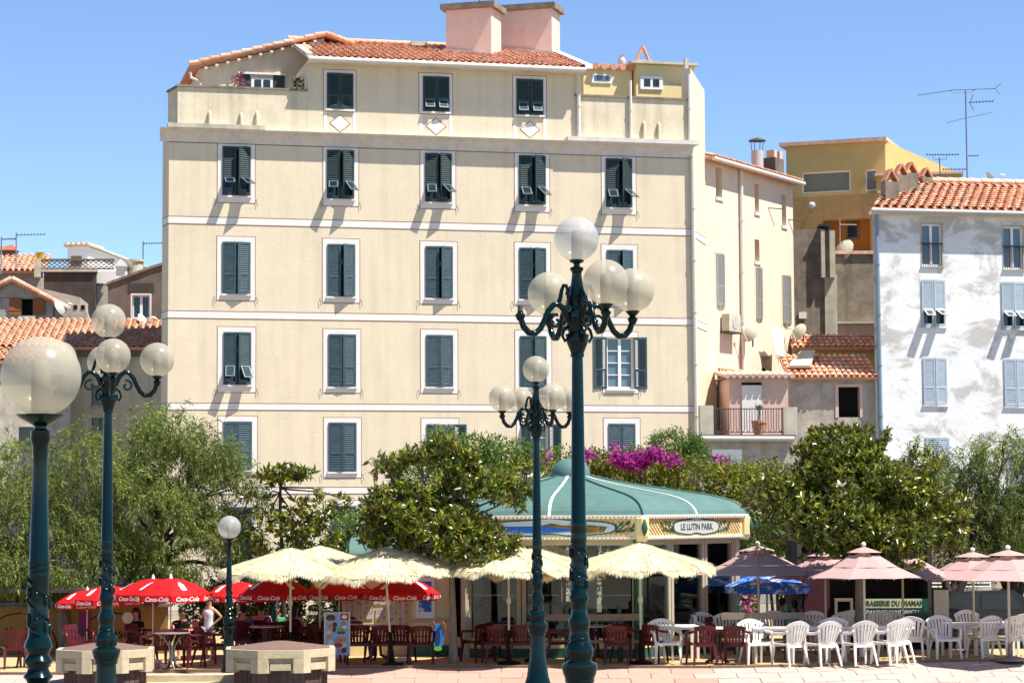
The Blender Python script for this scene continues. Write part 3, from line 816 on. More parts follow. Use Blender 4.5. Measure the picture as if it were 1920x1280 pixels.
mb = MB(); mb.box(a + .09, b - .09, DR - .062, DR - .052, z2 + .07, zz - .05); mb.build('pane', M['bluepane'], w1)
x0, x1 = H(1188, 150, DR)[0], H(1296, 150, DR)[0]; ztop = H(1240, 126, DR)[1]
mb = MB(); mb.box(x0, x1, DR - .3, DR + 3, ZC - .04, ztop); o = mb.build('roof_hut', M['kcream'], main)
mb = MB(); mb.box(x0 - .25, x1 + .1, DR - .55, DR + 3.1, ztop + .003, ztop + .09); mb.build('slab', M['concrete_lt'], o)
a, zz = H(1200, 143, DR - .3); b, z2 = H(1242, 169, DR - .3)
mb = MB(); mb.box(a, b, DR - .36, DR - .303, z2, zz); w1 = mb.build('window', M['white'], o)
for i in range(2):
    mb = MB(); x = a + (b - a) * (.16 + .40 * i); mb.box(x, x + (b - a) * .28, DR - .372, DR - .362, z2 + .1, zz - .1); mb.build('pane', M['pane'], w1)
c0 = H(1206, 108, DR + 1)[0]; cz = ztop + .09
mb = MB(); mb.box(c0 - .33, c0 + .33, DR + .8, DR + 1.3, cz, cz + .3); ch = mb.build('chimney', M['concrete_lt'], o)
for s in (-1, 1):
    mb = MB(); mb.tube([(c0 + s * .24, DR + 1.05, cz + .3), (c0, DR + 1.05, cz + .85)], .06, 6); mb.build('chimney_tile', M['tile_a'], ch)
c0 = H(1166, 108, DR + 1)[0]
mb = MB(); mb.lathe([(.08, cz), (.13, cz + .15), (.16, cz + .28), (.07, cz + .42), (.11, cz + .47)], 10, c0, DR + 1); mb.build('roof_vent', M['zinc'], main, smooth=50)
# rainwater pipes
u, z = H(1083, 140); pipe(main, [(u, -.11, ZE - .1), (u, -.11, ZC + .16)], .065)
u, z = H(1181, 190); pipe(main, [(u, -.08, zpr + .6), (u, -.08, ZC + .16)], .055)
u, z = H(1291, 190); pipe(main, [(u, -.08, zpr + .9), (u, -.08, ZC + .16)], .055)
u, z = H(1300, 400); pipe(main, [(u - .05, -.11, ZB + .04), (u + .02, -.11, 1.0)], .075)
# mast and dish on the stair block
mb = MB(); u = H(899, 40, 2.5)[0]; zt_ = H(899, -30, 2.5)[1]
mb.tube([(u, 2.48, zf + 1), (u, 2.48, zt_)], .022, 6)
for py in (33, 59):
    z = H(899, py, 2.5)[1]; mb.tube([(u - .1, 2.5, z), (u + .2, 2.5, z)], .02, 6)
tag(mb.build('antenna_mast', M['iron'], None, loc=fa.o), 'thin dark mast clamped to the pink rooftop stair block', 'antenna').rotation_euler = (0, 0, fa.a)

# ================================================================== satellite dishes, antennas
def dish(loc, r, yaw, label, mt='concrete_lt', tilt=25):
    t = thing('satellite_dish', label, 'satellite dish', loc, yaw)
    mb = MB(); n = 16; R = Matrix.Rotation(rad(-tilt), 3, 'X')
    rings = []
    for i in range(5):
        rr = r * i / 4 + 1e-3
        rings.append([R @ Vector((rr * math.cos(2 * math.pi * k / n), 0.32 * rr * rr / r, rr * math.sin(2 * math.pi * k / n))) for k in range(n)])
    off = R @ Vector((0, .012, 0))
    for sgn in (0, 1):
        for i in range(4):
            for k in range(n):
                k2 = (k + 1) % n
                q = [rings[i][k], rings[i][k2], rings[i + 1][k2], rings[i + 1][k]]
                mb.poly([(p - off * (0 if sgn == 0 else 1) - Vector((0, .3 * r, 0))) for p in q])
    mb.build('reflector', M[mt], t, smooth=60)
    mb = MB(); mb.tube([R @ Vector((0, .1, -r)) - Vector((0, .3 * r, 0)), R @ Vector((0, -r * 1.1, -.25 * r)) - Vector((0, .3 * r, 0))], .018, 6)
    p = R @ Vector((0, -r * 1.1, -.25 * r)) - Vector((0, .3 * r, 0)); mb.tube([p + Vector((0, -.08, 0)), p + Vector((0, .08, .02))], .04, 8)
    mb.build('feed_arm', M['white'], t)
    mb = MB(); mb.tube([(0, .02, 0), (0, .25, -.05), (0, .25, -r * 1.5)], .03, 6); mb.build('bracket', M['iron'], t)
    return t
def yagi(mb, p, d, length, n, el=0.22, r=0.012):
    p = Vector(p); d = Vector(d).normalized(); mb.tube([p, p + d * length], r, 4)
    s = d.cross(Vector((0, 0, 1)))
    if s.length < .1: s = Vector((1, 0, 0))
    s.normalize()
    for i in range(n):
        q = p + d * (length * (i + .5) / n)
        mb.tube([q - s * el, q + s * el], r * .7, 4); mb.tube([q + Vector((0, 0, -.04)), q + Vector((0, 0, .04))], r, 4)
# ================================================================== peach wing to the right
ang_w = math.atan2(at(1490, 640, 88.5).y - at(1327, 640, fa.o.y + L * fa.u.y + 2.9).y, at(1490, 640, 88.5).x - at(1327, 640, fa.o.y + L * fa.u.y + 2.9).x)
fw = Frame(1327, fa.o.y + L * fa.u.y + 2.92, ang_w)
wing = thing('apartment_wing', 'peach side wing in full sun with narrow slit windows and grey shutters', 'building', fw.o, fw.a)
WL = fw.hit(1490, 640)[0]
zw = (fw.hit(1330, 292)[1] + fw.hit(1488, 358)[1]) / 2
def fr_rect(fr, x0, x1, y0, y1, dy=0):
    return fr.hit(x0, (y0 + y1) / 2, dy)[0], fr.hit(x1, (y0 + y1) / 2, dy)[0], fr.hit((x0 + x1) / 2, y1, dy)[1], fr.hit((x0 + x1) / 2, y0, dy)[1]
slits = [fr_rect(fw, 1342, 1354, 314, 370), fr_rect(fw, 1415, 1423, 345, 398), fr_rect(fw, 1466, 1474, 366, 423), fr_rect(fw, 1415, 1424, 449, 490), fr_rect(fw, 1428, 1447, 668, 705)]
mb = MB(); wall_holes(mb, 0.003, WL, 0, zw, slits, depth=.3)
mb.poly([(WL, 0, 0), (WL, 6, 0), (WL, 6, zw), (WL, 0, zw)]); mb.poly([(0.003, 0, zw), (WL, 0, zw), (WL, 6, zw), (.003, 6, zw)]); mb.poly([(0.003, 6, 0), (0.003, 6, zw), (WL, 6, zw), (WL, 6, 0)])
mb.build('wall', M['peach'], wing)
for a, b, c, d in slits:
    mb = MB(); mb.box(a, b, .28, .30, c, d); p = mb.build('window', M['cream_dirty'], wing)
    mb = MB(); mb.box(a + .003, b - .003, .26, .278, c + .003, c + (d - c) * .42); mb.build('pane', M['dark'], p)
    mb = MB(); mb.box(a - .05, b + .05, -.05, 0, c - .12, c - .003); mb.build('sill', M['cornice'], p)
# slatted grey shutters stand open against the wall
for x0, x1, y0, y1 in ((1343, 1357, 476, 574), (1417, 1428, 502, 598), (1467, 1482, 517, 607)):
    a, b, c, d = fr_rect(fw, x0, x1, y0, y1); w = b - a
    wo = MB(); wo.box(a - .1, b + .1, -.01, 0, c - .1, d + .1); wo = wo.build('window', M['cream_dirty'], wing)
    s = shutter_mesh(w / 2 - .01, d - c, 1, False, M['metal']); s2 = shutter_mesh(w / 2 - .01, d - c, -1, False, M['metal'])
    link('shutter', s, wo, M=Matrix.Translation((a, -.015, (c + d) / 2)) @ Matrix.Rotation(-rad(12), 4, 'Z'))
    link('shutter', s2, wo, M=Matrix.Translation((b, -.015, (c + d) / 2)) @ Matrix.Rotation(rad(12), 4, 'Z'))
nct = 40
mb = MB(); mb.box(-.1, WL + .2, -.32, 5, zw + .003, zw + .09); wr = mb.build('roof', M['tile_base'], wing)
for i in range(nct):
    P = Vector((-.05 + (WL + .2) * (i + .5) / nct, -.42, zw + .10))
    link('roof_tile', tile_mesh(.24, 1.0, random.choice((0, 1, 2))), wr, M=Matrix.Translation(P) @ Matrix.Rotation(rad(16), 4, 'X'))
mb = MB(); mb.tube([(-.05, -.42, zw + .03), (WL + .15, -.42, zw + .03)], .08, 8); mb.build('gutter', M['pipe'], wing, smooth=50)
u = fw.hit(1386, 400)[0]; pipe(wing, [(u, -.1, zw), (u, -.1, fw.hit(1386, 700)[1])], .07)
for px, py in ((1440, 390), (1478, 412)):
    u, z = fw.hit(px, py); mb = MB(); mb.tube([(u, 0, z), (u + .6, -.35, z)], .02, 5); mb.build('iron_rod', M['iron'], wing)
# chimneys on the wing's roof
u = fw.hit(1420, 300, 1.5)[0]; z = fw.hit(1420, 325, 1.5)[1]; z1 = fw.hit(1420, 283, 1.5)[1]; z2 = fw.hit(1420, 265, 1.5)[1]
mb = MB(); mb.lathe([(.24, z - .8), (.24, z1)], 14, u, 1.5); ch = mb.build('flue', M['zinc'], wing, smooth=50)
mb = MB(); mb.lathe([(.36, z2), (.30, z2 + .05), (.03, z2 + .14)], 14, u, 1.5)
for k in range(4): mb.tube([(u + .22 * math.cos(k * 1.57), 1.5 + .22 * math.sin(k * 1.57), z1 - .05), (u + .28 * math.cos(k * 1.57), 1.5 + .28 * math.sin(k * 1.57), z2 + .01)], .015, 4)
mb.build('flue_cap', M['iron'], ch)
a, b = fw.hit(1438, 320, 1.5)[0], fw.hit(1471, 320, 1.5)[0]; zt_ = fw.hit(1455, 300, 1.5)[1]
mb = MB(); mb.box(a + .15, a + .95, 1.2, 1.9, zw, zt_); ch = mb.build('chimney', M['brownwall'], wing)
for s in (.15, .65):
    mb = MB(); mb.box(a + s + .02, a + s + .28, 1.25, 1.6, zt_ + .003, zt_ + .3); mb.build('chimney_pot', M['tile_c'], ch)
# air conditioner, dish, washing on the wing
u, z = fw.hit(1362, 606); t = thing('air_conditioner', 'pale air conditioning box hung on the peach wall', 'air conditioner', fw.o + fw.u * u + Vector((0, 0, z)), fw.a)
mb = MB(); mb.box(-.5, .45, -.36, -.06, -.32, .30); mb.build('casing', M['concrete_lt'], t)
mb = MB(); mb.lathe([(.22, 0), (.22, .02)], 16); mb.v = [(v[0] - .02, -.36 - v[2], v[1]) for v in mb.v]; mb.build('fan_grille', M['zinc'], t)
mb = MB(); mb.box(-.55, .5, -.4, 0, -.38, -.323); mb.build('bracket', M['iron'], t)
def on(fr, px, py, dy=0.0):
    u, z = fr.hit(px, py, dy); return fr.o + fr.u * u + fr.v * dy + Vector((0, 0, z))
dish(on(fw, 1405, 622, -.35), .36, rad(-35), 'round cream dish on the peach wall right of the air conditioner')
dish(on(fw, 1498, 620, -.4), .36, rad(-50), 'cream dish at the far corner of the peach wall above the tiled roofs')
p0, p1 = on(fw, 1446, 612, -.5), on(fw, 1470, 618, -.5)
mb = MB(); nx, nz = 6, 10
Wd = (p1 - p0)
fn = lambda s, t: p0 + Wd * (s * (1 - .45 * t) + .35 * t) + Vector((.05 * math.sin(9 * s), .06 * math.sin(7 * s + 3 * t), -t * (1.15 + .35 * s)))
mb.patch(fn, 0, 1, 0, 1, nx, nz, .01)
tag(mb.build('laundry', M['wplastic'], None, smooth=60), 'pale pink cloth drying in the sun before the peach wall', 'laundry')

# ================================================================== low terrace in front of the wing
ft = Frame(1310, 78.5, rad(4))
ter = thing('balcony_terrace', 'small roof terrace with wavy iron railing below the peach wing', 'terrace', ft.o, ft.a)
T = ft.hit
zs = T(1400, 815)[1]
x0, x1 = T(1312, 830)[0], T(1486, 830)[0]
mb = MB(); mb.box(x0, x1, 0, 5, 0, zs - .16); mb.build('wall', M['greywall'], ter)
mb = MB(); mb.box(x0 - .05, x1 + .05, -.25, 5, zs - .157, zs); mb.build('floor_slab', M['captile'], ter)
mb = MB(); mb.tube([(x0, -.3, zs - .13), (x1, -.3, zs - .15)], .09, 8); mb.build('gutter', M['zinc'], ter, smooth=50)
for a, b, c, d in ((1312, 1337, 760, 812), (1468, 1494, 763, 812)):
    r0, r1, q0, q1 = fr_rect(ft, a, b, c, d); mb = MB(); mb.box(r0, r1, -.1, .3, zs + .003, q1); mb.build('pier', M['concrete_lt'], ter)
ra = T(1338, 790)[0]; rb = T(1468, 790)[0]; zr = T(1400, 766)[1]
mb = MB(); mb.tube([(ra, 0, zr), (rb, 0, zr)], .018, 6); mb.tube([(ra, 0, zs + .09), (rb, 0, zs + .09)], .015, 6); rail = mb.build('railing', M['iron'], ter)
n = 13
for i in range(n):
    x = ra + (rb - ra) * (i + .5) / n; w = (rb - ra) / n * .28
    mb = MB(); mb.tube([(x - w, 0, zr - .02), (x - w, 0, zs + .2), (x - w * .5, 0, zs + .11), (x + w * .5, 0, zs + .11), (x + w, 0, zs + .2), (x + w, 0, zr - .02)], .012, 4)
    mb.build('baluster', M['iron'], rail)
r0, r1, q0, q1 = fr_rect(ft, 1225, 1391, 830, 862)
mb = MB(); mb.box(T(1335, 842)[0], T(1391, 842)[0], -.02, -.003, T(1360, 870)[1], T(1360, 842)[1]); mb.build('white_panel', M['white'], ter)
# pink hut standing on the terrace
fh = Frame(1370, 80.5, rad(4))
hut = thing('pink_hut', 'pink washed hut with corrugated tile edge and closed pale door on the terrace', 'hut', fh.o + Vector((0, 0, zs)), fh.a)
w_ = fh.hit(1478, 760)[0]; zt_ = fh.hit(1420, 708)[1] - zs
mb = MB(); mb.box(0, w_, 0, 2.2, 0.003, zt_); mb.build('wall', M['pinkwall'], hut)
d0, d1 = fh.hit(1391, 760)[0], fh.hit(1428, 760)[0]
mb = MB(); mb.box(d0, d1, -.04, -.003, 0.003, fh.hit(1410, 722)[1] - zs); mb.build('door', M['band'], hut)
mb = MB(); mb.box(d0, d1, -.05, -.003, fh.hit(1410, 722)[1] - zs + .003, fh.hit(1410, 717)[1] - zs); mb.build('lintel', M['dark'], hut)
mb = MB(); mb.box(-.15, w_ + .15, -.2, 2.3, zt_ + .003, zt_ + .05); rf = mb.build('roof', M['concrete'], hut)
for i in range(11):
    mb = MB(); x = -.1 + (w_ + .2) * i / 10; mb.tube([(x, -.25, zt_ + .05), (x, 2.2, zt_ + .3)], .09, 6); mb.build('roof_tile', M['pinkwall'], rf, smooth=50)
p = on(fw, 1350, 760, -.1)
dw = Frame(1345, 79.6, ang_w)
aw = thing('tiled_door_canopy', 'short tiled canopy over the brown door beside the pink hut', 'canopy', on(fw, 1345, 700, 0), ang_w)
mb = MB(); mb.box(0, 2.2, -.75, 0, -.06, 0); rf = mb.build('board', M['wood'], aw)
for i in range(8): link('roof_tile', tile_mesh(.26, .8, i % 3), rf, M=Matrix.Translation((.15 + i * .27, -.8, -.02)) @ Matrix.Rotation(rad(14), 4, 'X'))
a, b, c, d = fr_rect(fw, 1344, 1362, 712, 806)
mb = MB(); mb.box(a, b, -.03, -.004, c, d); mb.build('brown_door', M['brownwall'], wing)
# things on the terrace
def plastic_chair(loc, rz, label, mt, white=True, group=None): pass
p = on(ft, 1423, 812, .5); p.z = zs
t = thing('potted_plant', 'small spiky plant in a terracotta pot behind the wavy railing', 'potted plant', p)
mb = MB(); mb.lathe([(.16, 0), (.24, .42), (.26, .42), (.26, .5), (.2, .5)], 12); mb.build('pot', M['tile_a'], t, smooth=40)
mb = MB(); mb.tube([(0, 0, .4), (0.02, 0, .85)], .03, 6)
for k in range(22):
    a = random.uniform(0, 6.28); e = random.uniform(.1, 1.3); l = random.uniform(.22, .4); d = Vector((math.cos(a) * math.cos(e), math.sin(a) * math.cos(e), math.sin(e)))
    q = Vector((0, 0, .85)); s = d.cross(Vector((0, 0, 1))).normalized() * .035
    mb.poly([q, q + d * l * .5 + s, q + d * l, q + d * l * .5 - s])
mb.build('leaves', M['palegreen'], t, fix=False)

# ================================================================== brown shed with tiled roof, ochre strip, grey walls
fs = Frame(1484, 84.0, rad(3))
shed = thing('rendered_shed', 'low shed of stained render with weathered barrel tiles and a dark doorway', 'shed', fs.o, fs.a)
S = fs.hit; w_ = S(1646, 740)[0]; ze = S(1560, 712)[1]
dr = fr_rect(fs, 1572, 1612, 725, 782)
mb = MB(); wall_holes(mb, 0, w_, 0, ze, [dr], .4); mb.poly([(0, 0, 0), (0, 0, ze), (0, 3, ze), (0, 3, 0)]); mb.poly([(0, 3, 0), (w_, 3, 0), (w_, 3, ze), (0, 3, ze)])
mb.build('wall', M['greywall'], shed)
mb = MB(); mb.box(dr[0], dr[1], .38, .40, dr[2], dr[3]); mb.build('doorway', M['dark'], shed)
mb = MB()
for a, b, c, d in ((dr[0] - .12, dr[0], dr[2], dr[3] + .1), (dr[1], dr[1] + .12, dr[2], dr[3] + .1), (dr[0], dr[1], dr[3], dr[3] + .1)): mb.box(a, b, -.03, 0, c, d)
mb.build('door_frame', M['pinkwall'], shed)
tile_roof(shed, (-.1, -.3, ze + .08), (1, 0, 0), (0, math.cos(rad(24)), math.sin(rad(24))), 15, 6, (w_ + .1) / 15, .38)
mb = MB(); mb.box(-.3, .5, 0.2, 2.4, ze + .25, ze + 1.15); 
M_ = Matrix.Translation((-.1, -.28, ze + .20)) @ Matrix.Rotation(rad(24), 4, 'X')
mb = MB(); mb.hexa([M_ @ Vector(q) for q in ((.1, .5, .05), (.9, .5, .05), (1.35, 2.1, .05), (.8, 2.1, .05), (.1, .5, .15), (.9, .5, .15), (1.35, 2.1, .15), (.8, 2.1, .15))]); mb.build('mortar_patch', M['concrete_lt'], shed)
fo = Frame(1490, 88.0, rad(2))
oc = thing('ochre_outbuilding', 'ochre outbuilding under a short red tiled roof between grey walls', 'building', fo.o, fo.a)
w_ = fo.hit(1650, 660)[0]; ze = fo.hit(1560, 655)[1]
mb = MB(); mb.box(0, w_, 0, 3, 0, ze); mb.build('wall', M['ochre'], oc)
tile_roof(oc, (-.05, -.35, ze + .05), (1, 0, 0), (0, math.cos(rad(22)), math.sin(rad(22))), 16, 4, (w_ + .1) / 16, .38)
fg = Frame(1490, 92.5, rad(2))
gw = thing('grey_rear_house', 'bare grey concrete house back with stepped chimney between peach wing and white house', 'building', fg.o, fg.a)
G = fg.hit
def gbox(x0, x1, y0, y1, dy0, dy1, m_, name='wall', zb=None):
    a, b, c, d = fr_rect(fg, x0, x1, y0, y1, dy0); mb = MB(); mb.box(a, b, dy0, dy1, c if zb is None else zb, d); return mb.build(name, M[m_], gw)
gbox(1486, 1546, 430, 660, 0, 4, 'concrete', zb=0)
gbox(1547, 1570, 515, 640, -.1, 1.5, 'concrete_lt', 'buttress')
gbox(1566, 1652, 477, 600, .6, 4, 'concrete', 'rear_wall', zb=0)
gbox(1566, 1652, 470, 476, .5, 4, 'tile_c', 'coping')
gbox(1546, 1652, 605, 650, .3, 1.2, 'pinkwall', 'lower_wall')
gbox(1568, 1652, 603, 606, .1, .55, 'concrete_lt', 'ledge')
c = gbox(1540, 1547, 430, 520, -.3, .5, 'concrete_lt', 'chimney_flank'); c = gbox(1556, 1566, 432, 520, -.3, .5, 'concrete_lt', 'chimney_flank')
c = gbox(1547, 1556, 430, 520, -.12, .5, 'concrete', 'chimney_shaft')
gbox(1539, 1560, 419, 424, -.35, .6, 'darkwall', 'chimney_cap')
gbox(1546, 1554, 424, 431, -.2, .4, 'darkwall', 'chimney_neck')
gbox(1498, 1512, 585, 597, -.06, 0, 'band', 'meter_box')
dish(on(fg, 1582, 462, .9) + Vector((0, 0, -.1)), .5, rad(-50), 'large white dish on the grey wall before the orange niche')
mb = MB(); q = on(fg, 1575, 460, .8); mb.tube([q, q + Vector((0, 0, 1.1))], .025, 6); yagi(mb, q + Vector((0, 0, .85)), (1, .1, 0), .7, 5, .1)
tag(mb.build('roof_antenna', M['metal'], None), 'short pale aerial beside the large white dish', 'antenna')

# ochre house behind
fk = Frame(1483, 100.0, rad(-20))
oh = thing('ochre_house', 'tall ochre yellow house with big picture window and orange niche', 'building', fk.o, fk.a)
K = fk.hit
w_ = K(1660, 300)[0]
za = (K(1483, 276)[1] + K(1660, 264)[1]) / 2
win = [fr_rect(fk, 1503, 1595, 321, 361), fr_rect(fk, 1622, 1645, 317, 358)]
mb = MB(); wall_holes(mb, 0, w_, 0, za, win, .2)
mb.poly([(w_, 0, 0), (w_ + 2.5, 5, 0), (w_ + 2.5, 5, za - .9), (w_, 0, za)]); mb.poly([(0, 0, 0), (0, 0, za), (0, 5, za), (0, 5, 0)])
mb.poly([(0, 0, za), (w_, 0, za), (w_ + 2.5, 5, za - .9), (0, 5, za)])
mb.build('wall', M['ochre'], oh)
for a, b, c, d in win:
    mb = MB()
    for q in ((a, a + .07, c, d), (b - .07, b, c, d), (a + .07, b - .07, d - .07, d), (a + .07, b - .07, c, c + .07)): mb.box(q[0], q[1], .08, .13, q[2], q[3])
    wo = mb.build('window', M['white'], oh); mb = MB(); mb.box(a, b, .135, .15, c, d); mb.build('pane', M['olivepane'], wo)
mb = MB(); mb.ext([(-.25, za + .003), (w_ + .1, za + .003), (w_ + .1, za + .16), (-.25, za + .16)], -.25, 5); mb.build('roof_edge', M['tile_c'], oh)
r = fr_rect(fk, 1484, 1650, 366, 640, -2.2); zt_ = r[3]
nic = fr_rect(fk, 1543, 1632, 411, 480, -2.2)
mb = MB(); m2 = MB()
wall_holes(m2, r[0], r[1], 0, zt_, [nic], .7); m2.v = [(x, y - 2.2, z) for x, y, z in m2.v]
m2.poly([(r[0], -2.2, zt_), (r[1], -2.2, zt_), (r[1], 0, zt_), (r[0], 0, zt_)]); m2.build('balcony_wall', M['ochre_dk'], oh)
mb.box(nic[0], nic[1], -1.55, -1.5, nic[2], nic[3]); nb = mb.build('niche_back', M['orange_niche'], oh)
q = fr_rect(fk, 1590, 1607, 420, 445, -1.6); mb = MB(); mb.box(q[0] - .08, q[1] + .08, -1.6, -1.553, q[2] - .08, q[3] + .08); wo = mb.build('niche_window', M['brownwall'], oh)
mb = MB(); mb.box(q[0], q[1], -1.612, -1.603, q[2], q[3]); mb.build('pane', M['pane'], wo)
q = K(1523, 386, -2.3); mb = MB(); mb.ball((q[0], -2.4, q[1]), .16, 12, 8); mb.tube([(q[0], -2.2, q[1]), (q[0], -2.4, q[1])], .04, 6); mb.build('wall_lamp', M['zinc'], oh, smooth=60)
fk2 = Frame(1655, 97.0, rad(-8)); oc2 = thing('ochre_rear_block', 'ochre block peeping over the white house roof', 'building', fk2.o, fk2.a)
r = fr_rect(fk2, 1650, 1805, 328, 640); mb = MB(); mb.box(0, r[1], 0, 4, 0, r[3]); mb.build('wall', M['ochre'], oc2)
mb = MB(); mb.box(-.1, r[1] + .1, -.1, 4.1, r[3] + .003, r[3] + .1); mb.build('coping', M['tile_c'], oc2)

# ================================================================== white peeling house on the right
fh2 = Frame(1645, 84.0, rad(12))
wh = thing('white_house', 'white house with peeling paint and pale blue shutters on the right', 'building', fh2.o, fh2.a)
Q = fh2.hit; wl = Q(2080, 640)[0]; ze = (Q(1650, 396)[1] + Q(1915, 404)[1]) / 2
wins = [((1728, 1766, 420, 499), 'french'), ((1881, 1918, 425, 505), 'french'), ((2030, 2068, 430, 510), 'french'),
        ((1728, 1772, 525, 612), 'flap'), ((1878, 1922, 529, 616), 'flap'), ((2028, 2072, 533, 620), 'shut'),
        ((1731, 1775, 671, 759), 'shut'), ((1883, 1927, 673, 762), 'shut'), ((2033, 2077, 675, 764), 'shut'),
        ((1736, 1780, 820, 905), 'shut'), ((1888, 1932, 822, 907), 'shut')]
hl = [fr_rect(fh2, *b) for b, k in wins]
mb = MB(); wall_holes(mb, 0, wl, 0, ze, hl, .2)
mb.poly([(0, 0, 0), (0, 0, ze), (3.2, 6, ze), (3.2, 6, 0)]); mb.poly([(wl, 0, 0), (wl, 6, 0), (wl, 6, ze), (wl, 0, ze)]); mb.poly([(3.2, 6, 0), (3.2, 6, ze), (wl, 6, ze), (wl, 6, 0)])
mb.build('wall', M['peel'], wh)
for (b, k), (u0, u1, z0, z1) in zip(wins, hl):
    w, h = u1 - u0, z1 - z0
    wo = surround('window', wh, (u0 + u1) / 2, (z0 + z1) / 2, w, h, .05, .05, .04, .05, sill=True, mt='peel' if k != 'french' else 'greywall', line=False)
    if k == 'french':
        casement(wo, w, h, rows=1); mb = MB()
        z = -h / 2 + h * .52; mb.box(-w / 2 - .02, w / 2 + .02, -.06, -.03, z, z + .05)
        for i in range(9): x = -w / 2 + w * (i + .5) / 9; mb.box(x - .008, x + .008, -.05, -.035, -h / 2, z)
        mb.build('window_rail', M['iron'], wo)
    else:
        hang_shutters(wo, w, h, M['blue_shutter'], (4, 4), both if k == 'flap' else None, 62); pane(wo, w, h)
mb = MB(); mb.box(-.15, wl, -.30, 0, ze - .12, ze - .003); mb.build('eave_soffit', M['cornice'], wh)
mb = MB(); mb.tube([(-.2, -.42, ze + .0), (wl, -.42, ze + .0)], .085, 8); mb.build('gutter', M['zinc'], wh, smooth=50)
pt = rad(20); rr = 4.9
tile_roof(wh, (-.12, -.40, ze + .10), (1, 0, 0), (.50, math.cos(pt), math.sin(pt)), 27, 13, (wl + .1) / 27, rr * 1.12 / 13, keep=300)
mb = MB(); mb.box(-.12, wl, -.36, -.05, ze + .02, ze + .085); mb.build('eave_course', M['tile_c'], wh)
rz = ze + .1 + math.sin(pt) * rr; ry = -.4 + math.cos(pt) * rr
for i in range(20):
    mb = MB(); x = i * wl / 20 + 2.4; mb.tube([(x, ry, rz + .06), (x + wl / 20 * 1.05, ry, rz + .05)], [.15, .13], 8); mb.build('ridge_tile', M['tile_c'], wh, smooth=50)
pipe(wh, [(.10, -.12, ze - .1), (.16, -.12, 1.0)], .085, 'bluepipe')
# chimneys with leaning tile hats
for px, py, pb, dy, sc in ((1668, 342, 372, .9, 1.0), (1688, 330, 352, 2.0, .9), (1706, 326, 345, 2.8, .9), (1735, 334, 338, 3.9, .8)):
    u = Q(px, 340, dy)[0]; zt_ = Q(px, py, dy)[1]; mb = MB(); mb.box(u - .26 * sc, u + .26 * sc, dy - .25, dy + .25, Q(px, pb, dy)[1] - .4, zt_)
    ch = mb.build('chimney', M['concrete'], wh)
    for s in (-1, 1):
        mb = MB(); mb.extx([(dy - .28, zt_ + .003), (dy + .28, zt_ + .003), (dy + .28, zt_ + .06), (dy - .28, zt_ + .06)], 0, .62 * sc)
        Rm = Matrix.Translation((u, 0, zt_ + .42 * sc)) @ Matrix.Rotation(rad(62) * s, 4, 'Y')
        mb = MB(); mb.box(-.03 if s > 0 else -.03, .03, dy - .25, dy + .25, -.5 * sc, 0, M=Matrix.Translation((u, 0, zt_ + .47 * sc)) @ Matrix.Rotation(rad(-30) * s, 4, 'Y'))
        mb.build('chimney_tile', M['tile_a'], ch)
dish(on(fh2, 1858, 334, 4.6), .34, rad(60), 'brown dish seen edge on behind the white house ridge', 'brownwall')
# aerials above the white house
q = on(fh2, 1814, 345, 4.4); top = on(fh2, 1814, 168, 4.4)
t = thing('television_antenna', 'tall blue grey roof aerial with long crossed booms over the white house', 'antenna', q)
hgt = top.z - q.z
mb = MB(); mb.tube([(0, 0, -.6), (0, 0, hgt)], .035, 6); mb.build('mast', M['bluepipe'], t)
mb = MB(); mb.tube([(-1.9, 0, hgt - .22), (-.5, 0, hgt - .02), (1.15, 0, hgt + .03)], .022, 5); mb.tube([(1.15, 0, hgt + .03), (1.38, 0, hgt + .22)], .018, 4); mb.tube([(1.15, 0, hgt + .03), (1.35, 0, hgt - .2)], .018, 4)
mb.tube([(-.6, 0, hgt - .03), (-.5, 0, hgt - .13), (.2, 0, hgt - .1), (.4, 0, hgt)], .014, 4); mb.build('long_boom', M['bluepipe'], t)
mb = MB(); mb.tube([(-.8, 0, hgt - 1.32), (0, 0, hgt - 1.12), (1.05, 0, hgt - .9)], .018, 4); mb.build('cross_boom', M['bluepipe'], t)
mb = MB(); yagi(mb, (.1, 0, hgt - .52), (1, 0, .05), 1.0, 8, .18)
for s in (-1, 1): mb.tube([(.15, 0, hgt - .52), (.3, 0, hgt - .52 + s * .32)], .012, 4)
mb.build('yagi', M['iron'], t)
mb = MB(); yagi(mb, (.05, 0, hgt - 2.62), (1, 0, 0), .42, 4, .12); mb.build('small_yagi', M['iron'], t)
q = on(fh2, 1762, 340, 4.4)
t = thing('television_antenna', 'low double comb aerial left of the tall mast', 'antenna', q)
h2 = on(fh2, 1758, 290, 4.4).z - q.z
mb = MB(); mb.tube([(.05, 0, -.4), (0, 0, h2 - .12)], .022, 5); mb.tube([(-.25, 0, h2), (-.22, 0, h2 - .18), (.28, 0, h2 - .18), (.3, 0, h2)], .012, 4); mb.build('mast', M['iron'], t)
mb = MB(); yagi(mb, (-.52, 0, h2), (1, 0, 0), 1.3, 12, .15); mb.build('yagi', M['iron'], t)
mb = MB(); yagi(mb, (.1, 0, h2 - .58), (1, 0, 0), .95, 9, .15); mb.build('yagi', M['iron'], t)

